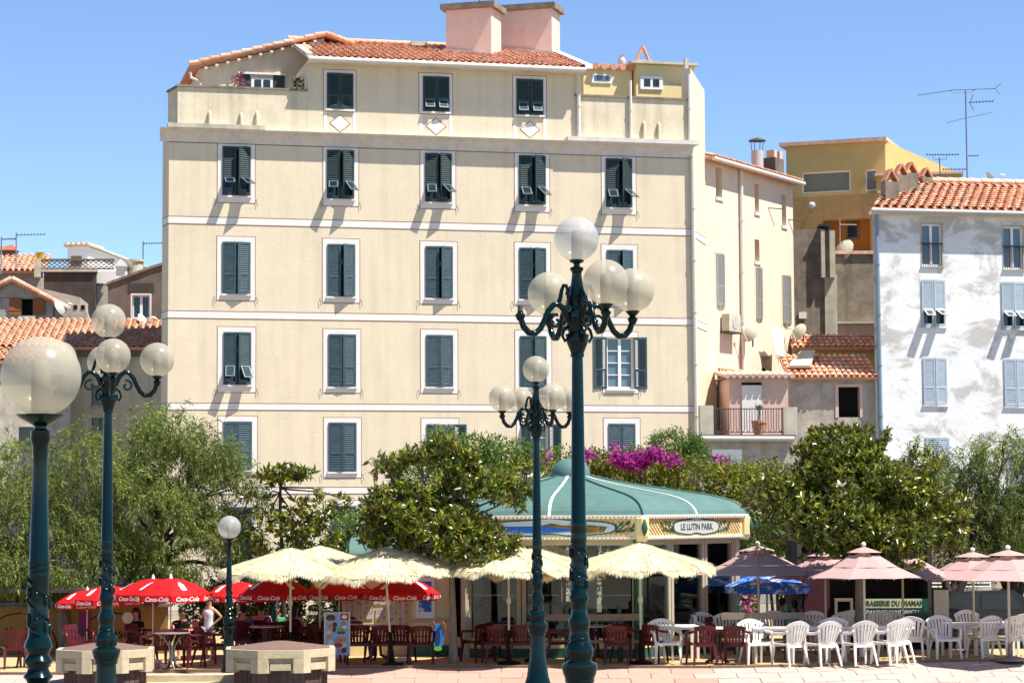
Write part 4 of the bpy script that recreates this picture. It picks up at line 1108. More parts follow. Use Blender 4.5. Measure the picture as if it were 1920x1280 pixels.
# ================================================================== old houses on the left
f1 = Frame(-60, 82.0, rad(6))
h1 = thing('low_cream_house', 'long cream house with sunlit orange roof behind the lamp posts', 'building', f1.o, f1.a)
P = f1.hit
w_ = P(318, 700)[0]; ze = P(200, 655)[1]
hw = [fr_rect(f1, 172, 204, 722, 760), fr_rect(f1, 172, 202, 783, 806), fr_rect(f1, 176, 196, 812, 850), fr_rect(f1, 238, 268, 845, 870), fr_rect(f1, 10, 70, 770, 850), fr_rect(f1, 92, 128, 690, 740)]
mb = MB(); wall_holes(mb, 0, w_, 0, ze, hw, .3); mb.poly([(0, 5, 0), (w_, 5, 0), (w_, 5, ze), (0, 5, ze)]); mb.build('wall', M['cream_dirty'], h1)
for a, b, c, d in hw:
    mb = MB(); mb.box(a, b, .26, .29, c, d); wo = mb.build('window', M['pane'], h1)
    mb = MB(); mb.box(a - .08, b + .08, -.06, 0, c - .08, c - .003); mb.build('sill', M['concrete_lt'], wo)
    mb = MB(); mb.box((a + b) / 2 - .03, (a + b) / 2 + .03, .22, .258, c, d); mb.build('mullion', M['brownwall'], wo)
pt = rad(15)
tile_roof(h1, (-.2, -.4, ze + .05), (1, 0, 0), (0, math.cos(pt), math.sin(pt)), 28, 13, (w_ + .1) / 28, .42, keep=300)
mb = MB(); mb.box(-.2, w_, -.3, 0, ze - .25, ze - .003); mb.build('eave_soffit', M['brownwall'], h1)
f1b = Frame(-60, 79.0, rad(20))
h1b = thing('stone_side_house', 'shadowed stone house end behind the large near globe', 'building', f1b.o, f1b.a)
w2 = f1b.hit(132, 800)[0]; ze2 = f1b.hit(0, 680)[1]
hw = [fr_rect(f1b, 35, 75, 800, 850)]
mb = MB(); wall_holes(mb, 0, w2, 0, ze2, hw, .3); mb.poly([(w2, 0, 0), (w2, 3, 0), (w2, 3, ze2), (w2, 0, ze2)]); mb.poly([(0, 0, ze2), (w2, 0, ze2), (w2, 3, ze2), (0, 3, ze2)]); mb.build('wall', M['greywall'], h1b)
for a, b, c, d in hw: mb = MB(); mb.box(a, b, .26, .29, c, d); mb.build('window', M['pane'], h1b)
tile_roof(h1b, (-.1, -.3, ze2 + .04), (1, 0, 0), (0, math.cos(rad(14)), math.sin(rad(14))), 14, 6, (w2 + .2) / 14, .4)

f2 = Frame(-40, 90.0, rad(4))
h2_ = thing('gabled_stone_house', 'grey stone gable with brown wooden shutters open above the long orange roof', 'building', f2.o, f2.a)
P2 = f2.hit
pts = [(-40, 560), (22, 528), (150, 594), (150, 700), (-40, 700)]
g = [P2(x, y) for x, y in pts]
wn_ = fr_rect(f2, 40, 62, 560, 592)
mb = MB(); 
zl = wn_[3] + .05
wall_holes(mb, g[0][0], g[2][0] , 0, zl, [wn_], .3)
mb.poly([(g[0][0], 0, zl), (P2(150, 580)[0], 0, zl), (g[2][0], 0, g[2][1] if g[2][1] > zl else zl + .01), (g[1][0], 0, g[1][1]), (g[0][0], 0, g[0][1])])
mb.poly([(g[2][0], 0, 0), (g[2][0], 4, 0), (g[2][0], 4, zl), (g[2][0], 0, zl)])
mb.build('wall', M['greywall'], h2_, fix=False)
mb = MB(); mb.box(wn_[0], wn_[1], .28, .30, wn_[2], wn_[3]); wo = mb.build('window', M['dark'], h2_)
for s, x in ((-1, wn_[0]), (1, wn_[1])):
    mb = MB(); a, b = sorted((x, x + s * .46)); mb.box(a, b, -.06, -.02, wn_[2] + .05, wn_[3] + .02)
    mb.box(a, b, -.075, -.061, wn_[2] + .2, wn_[2] + .3); mb.box(a, b, -.075, -.061, wn_[3] - .2, wn_[3] - .1); mb.build('shutter', M['wood'], wo)
mb = MB(); mb.box(wn_[0] - .1, wn_[1] + .1, -.1, 0, wn_[2] - .18, wn_[2] - .003); mb.build('sill', M['concrete_lt'], wo)
for (xa, ya), (xb, yb), n in (((22, 524), (150, 592), 10), ((22, 524), (-40, 556), 5)):
    a = P2(xa, ya, -.2); b = P2(xb, yb, -.2)
    mb = MB(); mb.hexa([(a[0], -.2, a[1] - .1), (b[0], -.2, b[1] - .1), (b[0], 4, b[1] - .1), (a[0], 4, a[1] - .1), (a[0], -.2, a[1]), (b[0], -.2, b[1]), (b[0], 4, b[1]), (a[0], 4, a[1])])
    rf = mb.build('roof', M['tile_base'], h2_)
    for i in range(n):
        f0, f1_ = i / n, (i + 1.1) / n
        mb = MB(); mb.tube([(a[0] + (b[0] - a[0]) * f0, -.18, a[1] + (b[1] - a[1]) * f0 + .03), (a[0] + (b[0] - a[0]) * f1_, -.18, a[1] + (b[1] - a[1]) * f1_ + .05)], [.13, .11], 8); mb.build('roof_tile', M[random.choice(['tile_a', 'tile_b', 'tile_c'])], rf, smooth=50)
# ruined stub wall and vents right of the gable
f2b = Frame(118, 87.5, rad(4)); rw = thing('broken_wall', 'broken grey wall stub with two dark vents beside the gable', 'wall', f2b.o, f2b.a)
pp = [f2b.hit(x, y) for x, y in ((118, 640), (118, 592), (136, 570), (160, 572), (164, 590), (172, 604), (172, 640))]
mb = MB(); mb.ext([(p[0], p[1]) for p in pp], 0, .5); mb.build('masonry', M['greywall'], rw)
for x in (138, 152):
    a, b, c, d = fr_rect(f2b, x, x + 7, 572, 580); mb = MB(); mb.box(a, b, -.02, -.003, c, d); mb.build('vent', M['dark'], rw)
f3 = Frame(-40, 95.0, rad(5)); h3 = thing('red_roof_house', 'house with bright orange roof and red brick chimney at the far left', 'building', f3.o, f3.a)
w3 = f3.hit(77, 560)[0]; ze3 = f3.hit(40, 512)[1]
mb = MB(); mb.box(0, w3, 0, 5, 0, ze3); mb.build('wall', M['greywall'], h3)
tile_roof(h3, (-.1, -.4, ze3 + .05), (1, 0, 0), (0, math.cos(rad(18)), math.sin(rad(18))), 11, 8, (w3 + .2) / 11, .4)
a, b, c, d = fr_rect(f3, 0, 30, 470, 500, 2.6); mb = MB(); mb.box(a, b, 2.4, 3.2, c - .8, d); ch = mb.build('chimney', M['brick2'], h3)
mb = MB(); mb.ext([(a - .1, d + .003), (b + .1, d + .003), (b - .1, d + .25), (a, d + .12)], 2.3, 3.3); mb.build('chimney_hat', M['tile_a'], ch)
f4 = Frame(78, 93.0, rad(2)); h4 = thing('dark_stained_house', 'dark stained house wall under a lattice roof balustrade', 'building', f4.o, f4.a)
P4 = f4.hit; w4 = P4(179, 540)[0]; ze4 = P4(130, 510)[1]
mb = MB(); mb.box(0, w4, 0, 5, 0, ze4); mb.build('wall', M['darkwall'], h4)
mb = MB(); mb.box(w4 + .003, P4(204, 540)[0], .3, 5, 0, P4(190, 533)[1]); mb.build('pale_corner', M['concrete_lt'], h4)
mb = MB(); mb.box(w4 + .003, P4(238, 520)[0], .3, 4, P4(200, 531)[1] + .003, P4(200, 507)[1]); mb.build('white_wall', M['white'], h4)
mb = MB(); mb.box(-.1, w4 + .05, -.1, 5, ze4 + .003, ze4 + .1); mb.build('ledge', M['concrete_lt'], h4)
zb4 = ze4 + .1; zt4 = P4(130, 489)[1]
mb = MB(); mb.box(-.1, P4(214, 500)[0], -.06, .06, zt4, zt4 + .08); mb.box(-.1, P4(214, 500)[0], -.06, .06, zb4 + .003, zb4 + .05); bal = mb.build('balustrade', M['brownwall'], h4)
xe = P4(214, 500)[0]; n = 14
mb = MB()
for i in range(n):
    x = -.1 + (xe + .1) * i / n; dx = (xe + .1) / n
    for s in (0, 1):
        a, b = (x, x + dx) if s == 0 else (x + dx, x)
        mb.tube([(a, 0, zb4 + .05), (b, 0, (zb4 + zt4) / 2 + .02), (a, 0, zt4)], .024, 4)
o = mb.build('lattice', M['brownwall'], bal)
r = fr_rect(f4, 65, 78, 485, 505); mb = MB(); mb.box(r[0], -.11, -.1, .4, zb4 - .3, r[3]); mb.build('end_post', M['concrete_lt'], h4)
u, z = P4(71, 484); mb = MB(); mb.lathe([(.13, r[3] + .003), (.17, r[3] + .22), (.19, r[3] + .26)], 12, r[0] + .2, .1); mb.v = [tuple(f4.o + f4.u * v[0] + f4.v * v[1] + Vector((0, 0, v[2]))) for v in mb.v]
tag(mb.build('flower_pot', flat('yellow_glaze', (.55, .42, .03)), None, smooth=40), 'yellow pot at the left end of the lattice balustrade', 'pot')
f5 = Frame(122, 97.0, rad(-8)); h5 = thing('white_penthouse', 'small white rooftop room with sloping tiled edge behind the lattice', 'building', f5.o, f5.a)
w5 = f5.hit(165, 480)[0]; r = fr_rect(f5, 122, 165, 462, 520); zt5 = r[3]
mb = MB(); mb.box(0, w5, 0, 3, 0, zt5); mb.hexa([(w5 + .003, 0, 0), (w5 + 1.4, 1.2, 0), (w5 + 1.4, 4, 0), (w5 + .003, 3, 0), (w5 + .003, 0, zt5), (w5 + 1.4, 1.2, zt5 - .55), (w5 + 1.4, 4, zt5 - .55), (w5 + .003, 3, zt5)]); mb.build('wall', M['white'], h5)
mb = MB(); mb.box(-.12, w5 + .1, -.15, 3, zt5 + .003, zt5 + .07); mb.hexa([(w5 + .1, -.15, zt5), (w5 + 1.55, 1.1, zt5 - .58), (w5 + 1.5, 4, zt5 - .58), (w5 + .1, 3, zt5), (w5 + .1, -.15, zt5 + .07), (w5 + 1.55, 1.1, zt5 - .5), (w5 + 1.5, 4, zt5 - .5), (w5 + .1, 3, zt5 + .07)]); rf = mb.build('roof', M['concrete_lt'], h5)
for i in range(5): mb = MB(); x = i * w5 / 4; mb.tube([(x, -.2, zt5 + .1), (x, 2, zt5 + .12)], .07, 6); mb.build('roof_tile', M['tile_c'], rf, smooth=50)
r = fr_rect(f5, 133, 153, 480, 500); mb = MB(); mb.box(r[0], r[1], -.01, -.003, r[2], r[3]); mb.build('arched_opening', M['concrete'], h5)
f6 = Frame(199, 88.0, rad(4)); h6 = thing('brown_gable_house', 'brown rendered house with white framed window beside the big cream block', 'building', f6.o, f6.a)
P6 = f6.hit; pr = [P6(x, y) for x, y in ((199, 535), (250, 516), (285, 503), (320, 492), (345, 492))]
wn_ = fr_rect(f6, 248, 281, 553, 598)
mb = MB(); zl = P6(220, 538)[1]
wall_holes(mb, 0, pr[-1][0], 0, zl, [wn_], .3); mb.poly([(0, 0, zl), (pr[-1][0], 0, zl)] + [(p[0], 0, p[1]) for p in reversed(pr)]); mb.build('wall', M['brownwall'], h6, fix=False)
mb = MB(); n = len(pr)
for i in range(n - 1):
    a, b = pr[i], pr[i + 1]; mb.hexa([(a[0], -.08, a[1]), (b[0], -.08, b[1]), (b[0], 4, b[1]), (a[0], 4, a[1]), (a[0], -.08, a[1] + .1), (b[0], -.08, b[1] + .1), (b[0], 4, b[1] + .1), (a[0], 4, a[1] + .1)])
mb.build('roof_edge', M['concrete'], h6)
wo = surround('window', h6, (wn_[0] + wn_[1]) / 2, (wn_[2] + wn_[3]) / 2, wn_[1] - wn_[0], wn_[3] - wn_[2], .06, .06, .4, .06, mt='band', line=False)
casement(wo, wn_[1] - wn_[0], wn_[3] - wn_[2], 1, mt='pane')
mb = MB(); mb.box(wn_[0] - .15, wn_[1] + .15, -.02, -.003, wn_[3] + .1, wn_[3] + .45); mb.build('lintel', M['darkwall'], h6)
r = fr_rect(f6, 242, 264, 490, 508, 1); mb = MB(); mb.lathe([(.3, r[2] - 1), (.3, r[3]), (.36, r[3]), (.36, r[3] + .08)], 12, (r[0] + r[1]) / 2, 1.2); mb.build('water_tank', M['concrete_lt'], h6, smooth=40)
r = fr_rect(f6, 218, 237, 500, 530, .6); mb = MB(); mb.box(r[0], r[1], .5, 1.2, r[2] - .8, r[3]); ch = mb.build('chimney', M['white'], h6)
mb = MB(); mb.ext([(r[0] - .08, r[3] + .003), (r[1] + .08, r[3] + .003), ((r[0] + r[1]) / 2, r[3] + .3)], .4, 1.3); mb.build('chimney_hat', M['white'], ch)
dish(on(f6, 268, 600, -1.2), .32, rad(72), 'white dish on the brown house wall left of the big cream block', 'band')
dish(on(f2, 112, 575, -.7), .33, rad(70), 'grey dish on the stone gable', 'zinc')
for px, py, top, ln, rt, lab in ((30, 490, 436, 1.2, 1, 'thin aerial on the red chimney with a comb boom to the right'), (2, 500, 444, .6, 1, 'leftmost rooftop aerial cut by the picture edge'), (268, 505, 452, .9, 1, 'thin aerial on the brown house against the sky')):
    q = at(px, py, 93); tp = at(px, top, 93); t = thing('television_antenna', lab, 'antenna', q); hh = tp.z - q.z
    mb = MB(); mb.tube([(0, 0, -.3), (0, 0, hh)], .03, 5); mb.build('mast', M['bluepipe'], t)
    mb = MB(); yagi(mb, (0, 0, hh - .1), (rt, 0, .02), ln, 9, .12); mb.build('yagi', M['iron'], t)
# ================================================================== ground, terrace, pavement
EDGE_PX = [(-160, 1263), (0, 1262), (150, 1262), (275, 1257), (480, 1256), (640, 1250), (900, 1249), (1330, 1250), (1530, 1247), (1640, 1242), (1780, 1238), (1920, 1237), (2100, 1236)]
EDGE = [gnd(x, y, 0) for x, y in EDGE_PX]
zprof = [(-30, 1.75), (0, 1.55), (13.3, 1.25), (23.7, .62), (30.7, .36), (39.7, .10), (42.5, -.12), (43.6, -.30)]
mb = MB()
rows = [(-60, y, z) for y, z in zprof] + [(-60, 44.5, -.33), (-60, 60, -.33), (-60, 66, -.012), (-60, 3000, -.012)]
for i in range(len(rows) - 1):
    (_, y0, z0), (_, y1, z1) = rows[i], rows[i + 1]
    a = 60 if y1 < 125 else 2500
    a = 2500
    mb.poly([(-a, y0, z0), (a, y0, z0), (a, y1, z1), (-a, y1, z1)])
struct(mb.build('ground', M['asphalt'], fix=False))
mb = MB()
pl = [(p.x, p.y) for p in EDGE] + [(EDGE[-1].x + 4, 69), (EDGE[0].x - 4, 69)]
mb.prism(pl, -.32, 0.0)
struct(mb.build('terrace', M['sand']))
ker = None
mb = MB()
for a, b in zip(EDGE[:-1], EDGE[1:]):
    d = (b - a).normalized(); n = Vector((d.y, -d.x, 0))
    mb.hexa([a + n * .10 + Vector((0, 0, -.32)), b + n * .10 + Vector((0, 0, -.32)), b - n * .003 + Vector((0, 0, -.32)), a - n * .003 + Vector((0, 0, -.32)),
             a + n * .10 + Vector((0, 0, .035)), b + n * .10 + Vector((0, 0, .035)), b - n * .003 + Vector((0, 0, .035)), a - n * .003 + Vector((0, 0, .035))])
struct(mb.build('kerb', M['curb']))
# sloping pavement laid with single slabs
def ramp(a, s):            # point on the ramp, s metres below the kerb at kerb point a
    return Vector((a.x, a.y - .105 - s, -.012 - .125 * s))
mb = MB()
for a, b in zip(EDGE[:-1], EDGE[1:]):
    mb.poly([ramp(a, 0) - Vector((0, 0, .02)), ramp(a, 2.9) - Vector((0, 0, .02)), ramp(b, 2.9) - Vector((0, 0, .02)), ramp(b, 0) - Vector((0, 0, .02))])
pav = struct(mb.build('pavement', M['joint'], fix=False))
cum = [0]
for a, b in zip(EDGE[:-1], EDGE[1:]): cum.append(cum[-1] + (b - a).length)
def epoint(s):
    for i in range(len(cum) - 1):
        if s <= cum[i + 1]: return EDGE[i].lerp(EDGE[i + 1], (s - cum[i]) / (cum[i + 1] - cum[i]))
    return EDGE[-1]
sx0 = gnd(275, 1257).x; sx1 = gnd(482, 1257).x
tw = .86; g = .008
for r in range(5):
    s = .43 * (r % 2)
    while s + tw < cum[-1]:
        a, b = epoint(s + g), epoint(s + tw - g); s += tw
        if sx0 - .9 < (a.x + b.x) / 2 < sx1 + .4: continue
        t0, t1 = r * .52 + .01, (r + 1) * .52 - g
        q = [ramp(a, t1), ramp(b, t1), ramp(b, t0), ramp(a, t0)]
        j = random.uniform(-.006, .004)
        m2 = MB(); m2.hexa([p + Vector((0, 0, -.018)) for p in q] + [p + Vector((0, 0, j)) for p in q])
        xx = (a.x + b.x) / 2
        pool = ('pave_b',) if xx > gnd(1330, 1250).x or xx < sx0 else ('pave_a', 'pave_a', 'pave_a', 'pave_c')
        m2.build('paving_slab', M[random.choice(pool)], pav)
# steps
st = thing('stone_steps', 'yellow stone steps between the two octagonal piers', 'steps', (sx0, 45.7, 0))
for i in range(4):
    m2 = MB(); x1 = sx1 - sx0 + .05 * i
    m2.box(0, x1, -.28 * i, -.28 * (i - 1) - .003 if i else .4, -.13 * (i + 1) - .02, -.13 * i - .004)
    m2.build('step', M['stone'], st)

# ================================================================== octagonal stone piers
def pier(px, Y, R, label):
    p = at(px, 1210, Y); t = thing('stone_pier', label, 'pier', (p.x, Y, -.34), rad(6))
    zb, z1, z2, z3 = .54, .54, .76, .91
    def oct_(r, k0=0): return [(r * math.cos(rad(22.5 + 45 * k)), r * math.sin(rad(22.5 + 45 * k))) for k in range(8)]
    mb = MB(); mb.prism(oct_(R - .17), 0, zb); bb = mb.build('brick_base', M['mortar'], t)
    for k in range(4, 9):
        a = Vector((*oct_(R - .17)[k % 8], 0)); b = Vector((*oct_(R - .17)[(k + 1) % 8], 0)); d = (b - a); ln = d.length; d.normalize(); n = Vector((d.y, -d.x, 0))
        nb = max(3, int(ln / .115)); w = ln / nb
        for r in range(2):
            for i in range(nb):
                q0 = a + d * (i * w + .006); q1 = a + d * ((i + 1) * w - .006); e = random.uniform(.008, .016)
                m2 = MB(); za, zz = r * .265 + .01, (r + 1) * .265 - .004
                m2.hexa([q0 + n * e + Vector((0, 0, za)), q1 + n * e + Vector((0, 0, za)), q1 + Vector((0, 0, za)), q0 + Vector((0, 0, za)),
                         q0 + n * e + Vector((0, 0, zz)), q1 + n * e + Vector((0, 0, zz)), q1 + Vector((0, 0, zz)), q0 + Vector((0, 0, zz))])
                m2.build('brick', M[random.choice(['brick', 'brick', 'brick2'])], bb)
    mb = MB(); mb.prism(oct_(R), z2 + .003, z3); mb.prism(oct_(R - .10), zb + .003, z2); cap = mb.build('cap', M['stone'], t)
    P8 = oct_(R + .0)
    for k in range(8):
        c = Vector((*P8[k], 0)); l = (Vector((*P8[k - 1], 0)) - c).normalized(); r_ = (Vector((*P8[(k + 1) % 8], 0)) - c).normalized()
        ins = c.normalized() * -.14; wd = R * .17
        pts = [c + l * wd, c, c + r_ * wd, c + r_ * wd + ins, c + l * wd + ins]
        m2 = MB(); m2.prism([(p_.x, p_.y) for p_ in pts], zb - .06, z2); m2.build('corner_stone', M['stone'], cap)
        a = Vector((*oct_(R - .035)[k], 0)); b = Vector((*oct_(R - .035)[(k + 1) % 8], 0)); d = (b - a)
        q0, q1 = a + d * .26, a + d * .74; n = Vector((d.y, -d.x, 0)).normalized()
        m2 = MB(); m2.prism([(q0.x, q0.y), (q1.x, q1.y), ((q1 - n * .08).x, (q1 - n * .08).y), ((q0 - n * .08).x, (q0 - n * .08).y)], zb - .01, z2 - .10); m2.build('lower_stone', M['stone'], cap)
    mb = MB(); o = oct_(R - .1); b_ = 0
    mb.v = [(x, y, z3 + .003) for x, y in o] + [(x * .15, y * .15, z3 + .12) for x, y in o]
    for k in range(8): mb.f.append((k, (k + 1) % 8, 8 + (k + 1) % 8, 8 + k)); mb.m.append(0)
    mb.f.append(tuple(range(8, 16))); mb.m.append(0); mb.f.append(tuple(reversed(range(8)))); mb.m.append(0)
    mb.build('tiled_top', M['captile'], t)
pier(198, 45.0, 0.99, 'octagonal yellow stone pier behind the tall left lamp post')
pier(526, 45.0, 1.13, 'octagonal yellow stone pier left of the ice cream board')

# ================================================================== street lamps
def ground_z(Y):
    for (a, za), (b, zb) in zip(zprof[:-1], zprof[1:]):
        if a <= Y <= b: return za + (zb - za) * (Y - a) / (b - a)
    return -.33 if Y < 45.9 else 0.0
TALL = [(40, 14), (44, 13), (47, 6), (52, 6), (54, 12), (58, 13), (62, 10), (66, 9), (112, 15), (116, 16), (120, 13), (126, 13), (134, 14), (138, 19), (170, 20), (176, 16), (182, 19.5), (190, 21.5), (196, 20), (216, 12), (218, 13), (222, 13), (224, 10.5), (530, 14), (534, 15.8), (540, 14), (548, 15.8), (554, 14), (560, 15.8), (566, 14.5), (664, 15.5), (672, 19), (680, 16), (684, 14.5), (706, 15), (716, 21), (722, 20), (728, 18), (744, 18), (747, 20), (751, 18), (756, 20), (764, 26), (772, 27), (780, 25), (786, 22), (789, 22), (794, 33), (800, 34), (812, 31), (822, 27), (824, 28), (828, 27), (832, 23.5), (900, 26), (960, 34), (985, 42), (990, 45), (996, 44), (1002, 38), (1010, 38), (1060, 40)]
SHORT = [(72, 46), (78, 40), (90, 18), (94, 12), (99, 12), (103, 18.5), (120, 18), (132, 14.5), (150, 14), (160, 14), (345, 18.5), (350, 20.5), (355, 18.5), (360, 20.5), (365, 18.5), (370, 20.5), (376, 18.5), (485, 19.5), (495, 24), (505, 26.5), (512, 22), (518, 19), (524, 22), (531, 28), (538, 22), (545, 19), (552, 22), (560, 28), (566, 22), (571, 20), (578, 30), (598, 41), (618, 40), (634, 30), (642, 44), (660, 42), (680, 33), (690, 31), (840, 34), (870, 48), (880, 50)]
def globe(parent, z, x=0, y=0, r=.23, mt='globe', zcut=-.93):
    mb = MB(); mb.ball((0, 0, 0), r, 28, 18, z0=zcut)
    g_ = mb.build('globe', M[mt], parent, smooth=80, loc=(x, y, z))
    mb = MB(); mb.lathe([(.055, -r * .9), (.055, r * .28), (.03, r * .4)], 12); mb.build('lamp_core', M['core'], g_, smooth=50)
    return g_
ARM = [(.10, 152), (.15, 134), (.21, 125), (.27, 126), (.33, 138), (.37, 155), (.42, 172), (.48, 181), (.55, 180), (.61, 169), (.64, 154)]
def scroll(cx, cz, r0, r1, a0, a1, n=14):
    return [(cx + (r0 + (r1 - r0) * i / n) * math.cos(a0 + (a1 - a0) * i / n), cz + (r0 + (r1 - r0) * i / n) * math.sin(a0 + (a1 - a0) * i / n)) for i in range(n + 1)]
def tall_lamp(px, py, scale, rot, label, missing=(), top='globe', group='tall lamps with four globes on scrolled arms'):
    D = F / scale; p = at(px, py, D); zg = ground_z(D); t = thing('street_lamp', label, 'street lamp', (p.x, D, zg), rad(rot), group)
    h = p.z - zg; k = 1 / 183.0
    prof = [(r * k, h - d * k) for d, r in TALL if h - d * k > .02] + [(40 * k, .003)]
    mb = MB(); mb.lathe(list(reversed(prof)), 24, flute=(h - 526 * k, h - 226 * k))
    post = mb.build('post', M['lampgreen'], t, smooth=42)
    mb = MB()
    for s in range(2):      # raised vine wound round the lower shaft
        mb.tube([(15.2 * k * math.cos(a), 15.2 * k * math.sin(a), h - (568 + 96 * i / 40) * k) for i in range(41) for a in [i * .32 + s * math.pi]], .011, 5)
    for i in range(1, 13):
        a = i * 1.05; q = (16.5 * k * math.cos(a), 16.5 * k * math.sin(a), h - (568 + 96 * i / 13.5) * k); mb.ball(q, .03, 8, 6, sc=(.8, .8, 1.7))
    mb.build('vine_relief', M['lampgreen'], post, smooth=60)
    mb = MB()
    for i in range(12):
        a = i * math.pi / 6; mb.tube([(20.5 * k * math.cos(a), 20.5 * k * math.sin(a), h - 756 * k), (27.2 * k * math.cos(a), 27.2 * k * math.sin(a), h - 770 * k), (23 * k * math.cos(a), 23 * k * math.sin(a), h - 786 * k)], .008, 4)
    for i in range(8):
        a = i * math.pi / 4; mb.ball((20 * k * math.cos(a), 20 * k * math.sin(a), h - 154 * k), .028, 8, 6)
    mb.build('leaf_relief', M['lampgreen'], post, smooth=60)
    globe(t, h, mt=top)
    for i in range(4):
        R = Matrix.Rotation(rad(90 * i), 4, 'Z')
        a = MB()
        q = lambda l: [R @ Vector((x, 0, h - d * k)) for x, d in l]
        a.tube(q(ARM), [.036, .033, .031, .03, .03, .03, .031, .033, .034, .033, .03], 10)
        a.tube(q(scroll(.245, 158, .085, .02, 1.2, -5.2)) if False else [R @ Vector((.245 + rr * math.cos(th), 0, h - 158 * k + rr * math.sin(th))) for j in range(16) for th in [1.9 - j * .42] for rr in [.078 - j * .0036]], .017, 6)
        a.tube([R @ Vector((x, 0, h - d * k)) for x, d in ((.22, 126), (.19, 112), (.175, 98), (.15, 88), (.125, 88), (.11, 96), (.115, 104), (.13, 105))], [.024, .022, .02, .018, .017, .016, .015, .013], 6)
        a.tube([R @ Vector((x, 0, h - d * k)) for x, d in ((.085, 128), (.10, 112), (.11, 98))], .018, 6)
        a.tube([R @ Vector((x, 0, h - d * k)) for x, d in ((.10, 164), (.15, 172), (.17, 184), (.14, 194), (.11, 188), (.12, 180))], .016, 6)
        am = a.build('arm', M['lampgreen'], t, smooth=60)
        e = R @ Vector((.645, 0, 0))
        c = MB(); c.lathe([(.03, h - 158 * k), (.045, h - 152 * k), (.056, h - 148 * k), (.04, h - 145 * k), (.03, h - 143 * k)] + ([(.05, h - 139 * k), (.078, h - 133 * k), (.06, h - 132 * k)] if i not in missing else [(.03, h - 140 * k)]), 14, e.x, e.y)
        c.build('cup', M['lampgreen'], am, smooth=45)
        if i in missing:
            c = MB(); c.lathe([(.028, h - 142 * k), (.028, h - 130 * k)], 10, e.x, e.y); c.build('bare_socket', M['brick2'], am)
        else: globe(t, h - 93 * k, e.x, e.y)
    return t
tall_lamp(1081, 448, 183, 25, 'tall street lamp with one bare arm lacking its globe, in the middle', missing=(2,), top='globe_clear')
tall_lamp(1005, 692, 109, 25, 'smaller looking tall street lamp farther off, just left of the middle one')
tall_lamp(204, 602, 141, 15, 'tall street lamp with clustered globes on the left')
def short_lamp(px, py, D, label, mt, s=1.0):
    p = at(px, py, D); zg = ground_z(D); t = thing('street_lamp', label, 'street lamp', (p.x, D, zg), .2, 'short lamps with one globe')
    h = p.z - zg; k = 1 / 326.0
    prof = [(r * k, h - d * k) for d, r in SHORT if h - d * k > .03] + [(50 * k, .003)]
    mb = MB(); mb.lathe(list(reversed(prof)), 24, flute=(h - 340 * k, h - 155 * k)); post = mb.build('post', M['lampgreen'], t, smooth=42)
    mb = MB()
    for q in range(2):
        mb.tube([(19.5 * k * math.cos(a), 19.5 * k * math.sin(a), h - (378 + 105 * i / 40) * k) for i in range(41) for a in [i * .2 + q * math.pi]], .009, 5)
    for i in range(1, 15):
        a = i * .9; q = (20 * k * math.cos(a), 20 * k * math.sin(a), h - (378 + 105 * i / 15.5) * k); mb.ball(q, .017, 8, 6, sc=(.8, .8, 1.9))
    mb.build('vine_relief', M['lampgreen'], post, smooth=60)
    g_ = globe(t, h, mt=mt)
    return t
short_lamp(77, 705, 13.3, 'nearest street lamp, its large streaked globe cut by the left edge', 'globe')
short_lamp(430, 988, 46.3, 'short street lamp with a single grey globe beside the red parasols', 'globe_clear')
# green post seen under the parasols
p = gnd(512, 1228); t = thing('green_post', 'dark green ornamental post standing among the red parasols', 'post', p)
mb = MB(); mb.lathe([(.12, 0), (.12, .6), (.16, .7), (.10, .8), (.13, .95), (.07, 1.1), (.09, 1.2), (.05, 1.3), (.05, 2.0)], 14); mb.build('post', M['lampgreen'], t, smooth=45)

# ================================================================== text helper
_tx = {}
def text_mesh(s, size, mt, shear=0.0, extr=.002, sx=1.0, bold=0.0):
    key = (s, size, mt, shear, sx, bold)
    if key in _tx: return _tx[key]
    cu = bpy.data.curves.new('lettering', 'FONT'); cu.body = s; cu.size = size; cu.shear = shear; cu.extrude = extr; cu.align_x = 'CENTER'; cu.align_y = 'CENTER'; cu.offset = bold; cu.resolution_u = 3
    o = bpy.data.objects.new('lettering', cu); COL.objects.link(o)
    dg = bpy.context.evaluated_depsgraph_get(); dg.update()
    me = bpy.data.meshes.new_from_object(o.evaluated_get(dg)); me.name = 'lettering'
    bpy.data.objects.remove(o); bpy.data.curves.remove(cu)
    if sx != 1.0: me.transform(Matrix.Diagonal((sx, 1, 1, 1)))
    me.materials.clear(); me.materials.append(M[mt]); _tx[key] = me
    return me
UPRIGHT = Matrix.Rotation(math.pi / 2, 4, 'X')
def put_text(parent, s, size, mt, loc, shear=0.0, sx=1.0, rot=None, name='lettering', bold=0.0):
    Mx = Matrix.Translation(loc) @ (rot if rot is not None else Matrix.Identity(4)) @ UPRIGHT
    return link(name, text_mesh(s, size, mt, shear, sx=sx, bold=bold), parent, M=Mx)

